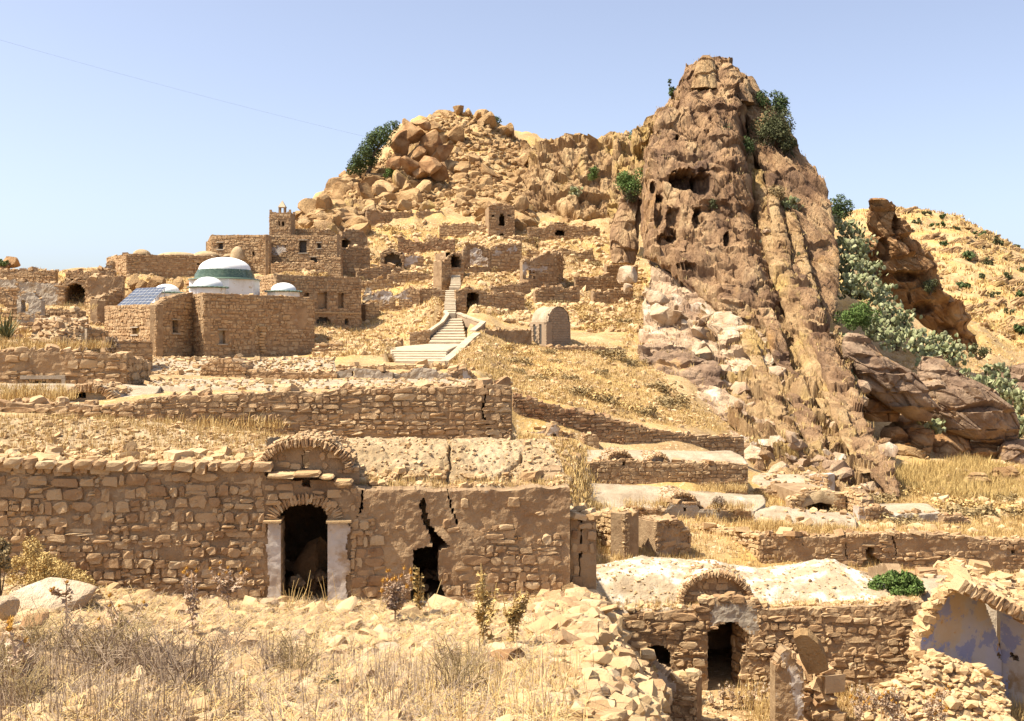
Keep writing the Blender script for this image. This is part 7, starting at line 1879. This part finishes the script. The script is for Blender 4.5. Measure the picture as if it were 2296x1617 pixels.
for (x0, x1, y, d, n) in ((1290, 1370, 1140, 47, 160), (1560, 1670, 1098, 53.5, 300), (1680, 1760, 1180, 46.8, 260), (1760, 1900, 1188, 46.5, 260), (1400, 1500, 1134, 48.5, 160), (1590, 1690, 1140, 48.8, 160), (0, 250, 778, 41, 420), (0, 160, 893, 28.3, 260), (130, 220, 690, 76, 120), (330, 640, 958, 26.2, 200), (1990, 2130, 1290, 44.5, 90), (1250, 1420, 560, 125, 120)):
    xs = r.uniform(x0, x1, n); dd = d + r.uniform(-.4, .8, n)
    for x, dq in zip(xs, dd):
        gl.append(P(x, y + r.normal(0, 4), dq))
lab(grass("dry_grass", np.array(gl)[::2], .3, 'straw', 8, .16, .014, .5), "tall dry grass against the ruin walls")
lab(grass("rock_grass", np.array([P(x, y, d) for x, y, d in [(r.uniform(1650, 1730), r.uniform(380, 520), 0) for _ in range(0)] ] or [P(1700, 400, 108)]), .4, 'straw', 6, .3, .08), "grass tuft in the spire gully")

# ================================================================== FOREGROUND GROUND COVER
fore = [(-20, 1330), (300, 1350), (640, 1375), (1000, 1370), (1340, 1345), (1430, 1420), (1480, 1640), (-20, 1640)]
def near_pts(n, x0=-30, x1=1270, d0=7.6, d1=20.6):
    d = np.sqrt(r.uniform(d0 ** 2, d1 ** 2, n)); x = r.uniform(x0, x1, n)
    X = (x - CX) / F * d
    return np.stack([X, d, gz(X, d)], 1)
lab(grass("fallen_straw", near_pts(4200) + [0, 0, .02], .34, 'straw', 7, .16, .007, .3, flat=True), "straw lying flat on the foreground ground")
lab(grass("fallen_straw", near_pts(2600) + [0, 0, .03], .42, 'straw_grey', 6, .2, .007, .3, flat=True), "grey dead stems lying on the foreground ground")
lab(grass("dry_grass", near_pts(1100), .11, 'straw', 7, .09, .006), "short dry grass in the foreground")
lab(grass("dead_stems", np.concatenate([near_pts(110, -30, 700, 7.6, 13), near_pts(50, 700, 1270, 7.6, 15)]), .32, 'straw_grey', 7, .10, .007, .35), "upright dead grey stems in the foreground")
lab(grass("dry_grass", np.concatenate([near_pts(110, 950, 1290, 7.6, 12)]), .3, 'straw', 8, .12, .006, .4), "pale dry grass at the lower centre of the photo")
tw_p = np.concatenate([near_pts(240, -30, 420, 7.6, 12.5), near_pts(120, 420, 1100, 7.6, 12)])
lab(grass('dead_brush', tw_p, .3, 'straw_grey', 16, .16, .006, .8), 'tangled grey brown dead brush in the foreground')
brush = []
for k in range(3):
    q = np.random.default_rng(700 + k)
    mb = MB()
    for t_ in range(34):
        a_ = q.uniform(0, 6.28); up = q.uniform(.35, 1.35)
        e0 = np.array([math.cos(a_) * math.cos(up), math.sin(a_) * math.cos(up), math.sin(up)]) * q.uniform(.3, .62)
        m0 = e0 * .55 + q.normal(0, .04, 3)
        mb.tube([np.array([q.normal(0, .04), q.normal(0, .04), -.05]), m0, e0], [.007, .005, .003], 3)
        for s_ in range(5):
            f0 = m0 + (e0 - m0) * q.uniform(0, 1)
            mb.tube([f0, f0 + q.normal(0, .09, 3) + [0, 0, .04]], [.0035, .002], 3)
    o = mb.build("twigs", M[('straw_grey', 'scrub', 'straw_grey')[k]])
    brush.append(o.data); bpy.data.objects.remove(o)
for k in range(24):
    x = r.uniform(-20, 430) if k < 19 else r.uniform(430, 1250); d = r.uniform(8.6, 13.5)
    X = (x - CX) / F * d; p = np.array([X, d, float(gz(X, d))]); s = r.uniform(.6, 1.15)
    o = bpy.data.objects.new("dead_bush", brush[k % 3]); COL.objects.link(o)
    o.location = tuple(p); o.scale = (s, s, s * r.uniform(.8, 1.2)); o.rotation_euler = (0, 0, r.uniform(0, 6))
    tag(o, describe("tangled dead bush", p, s * 1.1, s * .8, 120, 170).replace("blocky ", "").replace("flat ", "").replace("upright ", ""), "bush", "dead bushes in the foreground")
# stones lying on the near ground: the largest as single stones
ps = near_pts(3600)
ss = np.minimum(.06 + r.gamma(1.5, .05, len(ps)), .021 * ps[:, 1])
# scarp and yard at lower right
sc_ = []
for _ in range(1900):
    x = r.uniform(1215, 1480); d = math.sqrt(r.uniform(8.5 ** 2, 30 ** 2))
    X = (x - CX) / F * d
    sc_.append((X, d, float(gz(X, d))))
sc_ = np.array(sc_)
pile = []
for _ in range(620):
    u, v = r.uniform(0, 1), r.uniform(0, 1)
    x = 1925 + 330 * u; d = 26.4 + 2.4 * v
    h = 1.05 * max(0, 1 - abs(u - .48) / .52) ** .7 * (1 - abs(v - .6) ** 2) * r.uniform(.5, 1)
    pile.append(((x - CX) / F * d, d, -10.35 + h))
pile = np.array(pile)
tops = []
for _ in range(160):
    x = r.uniform(1280, 1420); d = r.uniform(20, 25)
    X = (x - CX) / F * d
    tops.append((X, d, float(gz(X, d)) + .05))
allp = np.concatenate([ps, sc_, pile, np.array(tops)])
alls = np.concatenate([ss, np.minimum(.08 + r.gamma(1.6, .085, len(sc_)), .021 * sc_[:, 1]), np.minimum(.1 + r.gamma(1.8, .06, len(pile)), .4), np.minimum(.12 + r.gamma(2, .07, len(tops)), .42)])
kind_ = np.array([0] * len(ps) + [1] * len(sc_) + [2] * len(pile) + [1] * len(tops))
order = np.argsort(-np.minimum(alls, .7) / allp[:, 1])
TXT = {0: ("pale stone in straw", "stones lying in the foreground straw"), 1: ("tan bank stone", "stones of the rubble bank"),
       2: ("cream pile stone", "stones of the rubble pile")}
for i in order[:300]:
    s = min(alls[i], .75)
    k = int(kind_[i])
    o = place("fallen_stone", lib('lump' if i % 3 else 'block', 'stone_pale' if k != 1 or i % 2 else 'stone', int(i) % 9), allp[i] + np.array([0, 0, s * .12]), rot_basis(r, s * r.uniform(.9, 1.5), s * r.uniform(.7, 1.1), s * r.uniform(.45, .8), .3))
    tag(o, " ".join(describe(TXT[k][0], allp[i], s * 1.4, s * .75, 22, 38).split()[:16]), "stone", TXT[k][1])
for k, nm in ((0, "stones strewn in the foreground"), (1, "rubble of the bank at lower right"), (2, "rubble of the pile by the blue ruin")):
    it = [(allp[i] + np.array([0, 0, alls[i] * .1]), rot_basis(r, alls[i] * r.uniform(.9, 1.5), alls[i] * r.uniform(.7, 1.1), alls[i] * .6, .3), int(r.integers(10))) for i in order[300:] if kind_[i] == k]
    lab(joined("loose_rubble", it, 'stone_pale', None, "stuff", SM), nm)
gp = near_pts(13000)
lab(scatter_stones("gravel", gp, .055, 'stone_pale', None, r, protos=SM), "gravel of the foreground")
yard = np.array([[(x - CX) / F * d, d, float(gz((x - CX) / F * d, d))] for x, d in zip(r.uniform(1400, 2320, 2600), r.uniform(23.5, 30, 2600))])
lab(scatter_stones("gravel", yard, .09, 'stone_pale', None, r, protos=SM), "rubble strewn in the yard of the lower right house")
lab(grass("dry_weeds", yard[(yard[:, 0] > 6)][:1500], .5, 'straw', 8, .14, .012, .4), "dry weeds in the yard of the lower right house")
# pile base
mound("heap of cream rubble before the blue plaster ruin", [[(1915, 1650, 26.2), (2270, 1650, 26.2)], [(1930, 1590, 27), (2060, 1560, 27), (2160, 1575, 27), (2265, 1590, 27)], [(1960, 1550, 27.8), (2050, 1500, 27.8), (2085, 1470, 27.8), (2130, 1490, 27.8), (2200, 1500, 27.8), (2250, 1540, 27.8)], [(1985, 1540, 28.6), (2090, 1510, 28.5), (2240, 1545, 28.4)]], mt='roof_earth', seed=24, stones_n=1300, size=.14, amp=.2, smt='stone_pale', protos=SM, name="rubble_heap", cat="rubble heap")
# named foreground rocks
for i, (x, y, w, h, d, mt, lab_) in enumerate((
    (1136, 1487, 100, 64, 12.2, 'boulder_brown', "rounded brown boulder half in shade at the lower centre"), (128, 1332, 140, 72, 17.2, 'rock_pale', "broad pale boulder under the yellow bush at left"), (10, 1372, 60, 44, 14.5, 'rock_pale', "white stone at the left edge"),
    (598, 1352, 48, 26, 19.4, 'rock_pale', "smooth cream stone at the foot of the left door jamb"), (628, 1608, 70, 34, 8.8, 'boulder', "flat tan rock at the bottom edge"), (80, 1392, 70, 34, 13.5, 'boulder_brown', "brown shaded rock at lower left"),
    (1348, 1422, 64, 34, 20.5, 'boulder', "large flat stone on top of the rubble bank"), (1318, 1440, 50, 30, 19.6, 'boulder', "angular stone just below the large flat one"), (1270, 1322, 36, 22, 20.6, 'boulder', "stone leaning on the buttress foot"),
    (870, 1452, 60, 26, 14, 'rock_pale', "low pale stone in the straw right of centre"), (665, 1424, 56, 24, 15.5, 'rock_pale', "flat pale slab in the straw below the doorway"))):
    s = d / F
    o = place("boulder", lib('big', mt, 10 + i), P(x, y, d), np.array(Matrix.Rotation(i * .9, 3, 'Z')) @ np.diag([w * s * .52, w * s * .42, h * s * .55]))
    tag(o, lab_, "boulder")
# rubble in the doorways
for k in range(26):
    x = r.uniform(640, 735) if k < 16 else r.uniform(930, 985)
    d = r.uniform(21.6, 23.2)
    s = r.uniform(.15, .4)
    o = place("fallen_stone", lib('lump', 'stone', k % 9), np.array([(x - CX) / F * d, d, -5.1 + r.uniform(0, .25)]), rot_basis(r, s, s * .8, s * .7))
    tag(o, "stone in the dark inside a doorway of the near house", "stone", "stones inside the doorways")
o = place("fallen_stone", lib('big', 'boulder_brown', 31), np.array([(705 - CX) / F * 22.4, 22.4, -4.75]), np.diag([.42, .4, .52])); tag(o, "large rock standing in the dark behind the tall doorway", "rock")

# yellow bush at left
yb = thing("dry_bush", "dense yellow dry bush at the left against the stone wall", "bush", P(110, 1315, 18.6))
cs, rs = [], []
for k in range(60):
    t_ = r.uniform(0, 1)
    x = 25 + 175 * t_; yt = np.interp(t_, [0, .2, .5, 1], [1250, 1215, 1250, 1305])
    cs.append(P(x, r.uniform(yt, 1312), 18.6 + r.normal(0, .35))); rs.append(r.uniform(.08, .17))
leaves("foliage", cs, rs, 9000, .022, 'yellow_bush', yb, r)
b = MB()
for q in cs[:24]:
    b.tube([P(110, 1318, 18.6), q * .5 + P(110, 1300, 18.6) * .5, q], [.012, .008, .004], 3)
b.build("twigs", M['bark'], yb)
db = shrub("dry_bush", "dark shaded bush cut by the left edge of the photo", 2, 1250, 17.5, 44, 130, 'scrub', 2600, .03, 31, cat="bush")

# thistles and weeds
def thistle(label, px, ybot, ytop, d, heads, w, seed, mt='thistle', head='thistle_head', leafy=1.0, hs=.045, name="thistle", group=None):
    q = np.random.default_rng(seed)
    base = P(px, ybot, d); H = (ybot - ytop) * d / F; Wd_ = w * d / F
    t = thing(name, label, "thistle" if name == "thistle" else "weed", base, group)
    st_ = MB(); ends = []
    st_.tube([base - [0, 0, .1], base + [q.normal(0, .02), 0, H * .5], base + [q.normal(0, .04), 0, H * .9]], [.014, .011, .006], 5)
    for k in range(heads):
        f = q.uniform(.15, .6)
        e = base + np.array([q.uniform(-.5, .5) * Wd_, q.normal(0, .25) * Wd_, H * q.uniform(.62, 1.0)])
        b0 = base + np.array([0, 0, H * f])
        m_ = b0 * .5 + e * .5 + np.array([(e[0] - b0[0]) * .2, 0, -.04])
        st_.tube([b0, m_, e], [.009, .007, .005], 4); ends.append((b0, m_, e))
    st_.build("stem", M[mt], t)
    lf = MB()
    for (b0, m_, e) in ends + [(base, base + [0, 0, H * .4], base + [0, 0, H * .8])]:
        for k in range(int(16 * leafy)):
            f = q.uniform(0, .95)
            p = b0 + (m_ - b0) * f * 2 if f < .5 else m_ + (e - m_) * (f - .5) * 2
            a = q.uniform(0, 6.28); L = q.uniform(.04, .13) * (1.2 - f * .6)
            tip = p + np.array([math.cos(a) * L, math.sin(a) * L, q.uniform(-.5, .5) * L]); sd_ = np.array([-math.sin(a), math.cos(a), q.normal(0, .6)]) * L * .22
            md = (p + tip) / 2 + [0, 0, L * .15]
            lf.add([p, md + sd_, tip, md - sd_], [(0, 1, 2, 3)])
            lf.add([md + sd_ * .5, md + sd_ * 2.3 + (tip - p) * .2, md + sd_ * .2 + (tip - p) * .2], [(0, 1, 2)])
            lf.add([md - sd_ * .5, md - sd_ * 2.3 + (tip - p) * .2, md - sd_ * .2 + (tip - p) * .2], [(2, 1, 0)])
    lf.build("spiny_leaves", M[mt], t)
    if head:
        for (b0, m_, e) in ends:
            hb = MB(); s = hs * q.uniform(.75, 1.2)
            for k in range(26):
                v = q.normal(0, 1, 3); v[2] = abs(v[2]) * 1.1 - .25; v /= np.linalg.norm(v)
                o1 = np.cross(v, [.3, .5, .8]); o1 /= np.linalg.norm(o1)
                hb.add([e + o1 * s * .22, e - o1 * s * .22, e + v * s * q.uniform(.8, 1.25)], [(0, 1, 2)])
            V_, Q_ = _ico(1)
            hb.add(V_ * s * .5 + e, [tuple(f_) for f_ in Q_])
            hb.build("flower_head", M[head], t)
    return t
thistle("tall thistle with many orange heads against the stone wall left of the door", 512, 1360, 1262, 18.4, 9, 90, 1, leafy=1.6)
thistle("slender thistle with orange heads standing left of the tall one", 432, 1432, 1262, 15.2, 5, 50, 2, leafy=1.4)
thistle("branching thistle at lower left below the wall", 268, 1475, 1335, 13.2, 6, 110, 3, leafy=1.2)
thistle("thistle with curled grey leaves over the pale boulder", 150, 1380, 1300, 14.6, 3, 60, 4, leafy=1.3)
thistle("big thistle with one orange head at the left bottom corner", 62, 1600, 1400, 9.2, 3, 110, 5, leafy=1.5, hs=.06)
thistle("bushy dried thistle full of orange heads before the cracked wall", 885, 1390, 1278, 17.6, 16, 100, 6, leafy=1.6, hs=.055)
thistle("thin yellow spiny weed standing in front of the dark breach", 938, 1372, 1262, 18.4, 2, 26, 7, mt='yellow_bush', head=None, leafy=2.5, name="spiny_weed")
thistle("tallest yellow spiny weed in front of the plaster wall", 1088, 1480, 1240, 13.6, 6, 90, 8, mt='yellow_bush', head=None, leafy=2.6, name="spiny_weed")
thistle("shorter yellow green weed right of the tallest one", 1152, 1450, 1320, 14.2, 7, 60, 9, mt='yellow_bush', head=None, leafy=2.4, name="spiny_weed")
thistle("yellow spiny weed growing before the peeling stub", 1452, 1560, 1490, 24.4, 5, 40, 10, mt='yellow_bush', head=None, leafy=2.2, name="spiny_weed")
thistle("small green weed at the bottom left of centre", 455, 1600, 1540, 9.4, 4, 26, 11, mt='leaf_bright', head=None, leafy=1.4, name="spiny_weed")
thistle("small green weed near the bottom edge left of centre", 748, 1580, 1510, 10, 4, 30, 12, mt='leaf_olive', head=None, leafy=1.4, name="spiny_weed")
for k in range(16):
    x = r.uniform(1900, 2120); y = r.uniform(1560, 1620)
    thistle("dry thistle with pale heads in the weedy patch below the rubble heap", x, y + 30, y - 30, 25.4 + r.uniform(-.5, .5), 6, 46, 40 + k, head='thistle_head' if k % 3 else 'concrete', leafy=.8, hs=.06, group="thistles below the rubble heap")
for k in range(6):
    x = 1600 + k * 22
    thistle("round white headed dry thistle in front of the black doorway", x, 1590, 1545 - 8 * (k % 3), 28.4, 4, 30, 70 + k, head='concrete', leafy=.6, hs=.06, group="white headed thistles at the doorway")
stx = MB()
for k in range(40):
    x = r.uniform(640, 740) if k < 26 else r.uniform(740, 1010); d = r.uniform(18.6, 20.2); X = (x - CX) / F * d
    p = np.array([X, d, float(gz(X, d))]); e = p + np.array([r.normal(0, .12), r.normal(0, .1), r.uniform(.2, .65)])
    stx.tube([p, (p + e) / 2 + [r.normal(0, .03), 0, 0], e], [.006, .005, .003], 3)
o = stx.build("dead_stems", M['straw'], None, kind="stuff"); o["label"] = "thin bare stems in front of the doorways"
b = MB(); b.box(P(1000, 1366, 19.9), (.55, .05, -.13), (.0, .06, 0), (0.01, 0, .05)); o = b.build("timber", M['wood'], None); tag(o, "old timber lying at the foot of the dark breach", "timber")

# ================================================================== CABLE
cb = MB()
A_, B_ = P(-40, 78, 150), P(817, 306, 172)
N_ = 24
cb.tube([A_ + (B_ - A_) * t - np.array([0, 0, 1.1 * 4 * t * (1 - t) * .35]) for t in np.linspace(0, 1, N_)], .009, 4)
o = cb.build("overhead_cable", M['dark_metal'], None); tag(o, "thin overhead cable sloping down across the sky to the leaning tree", "cable")
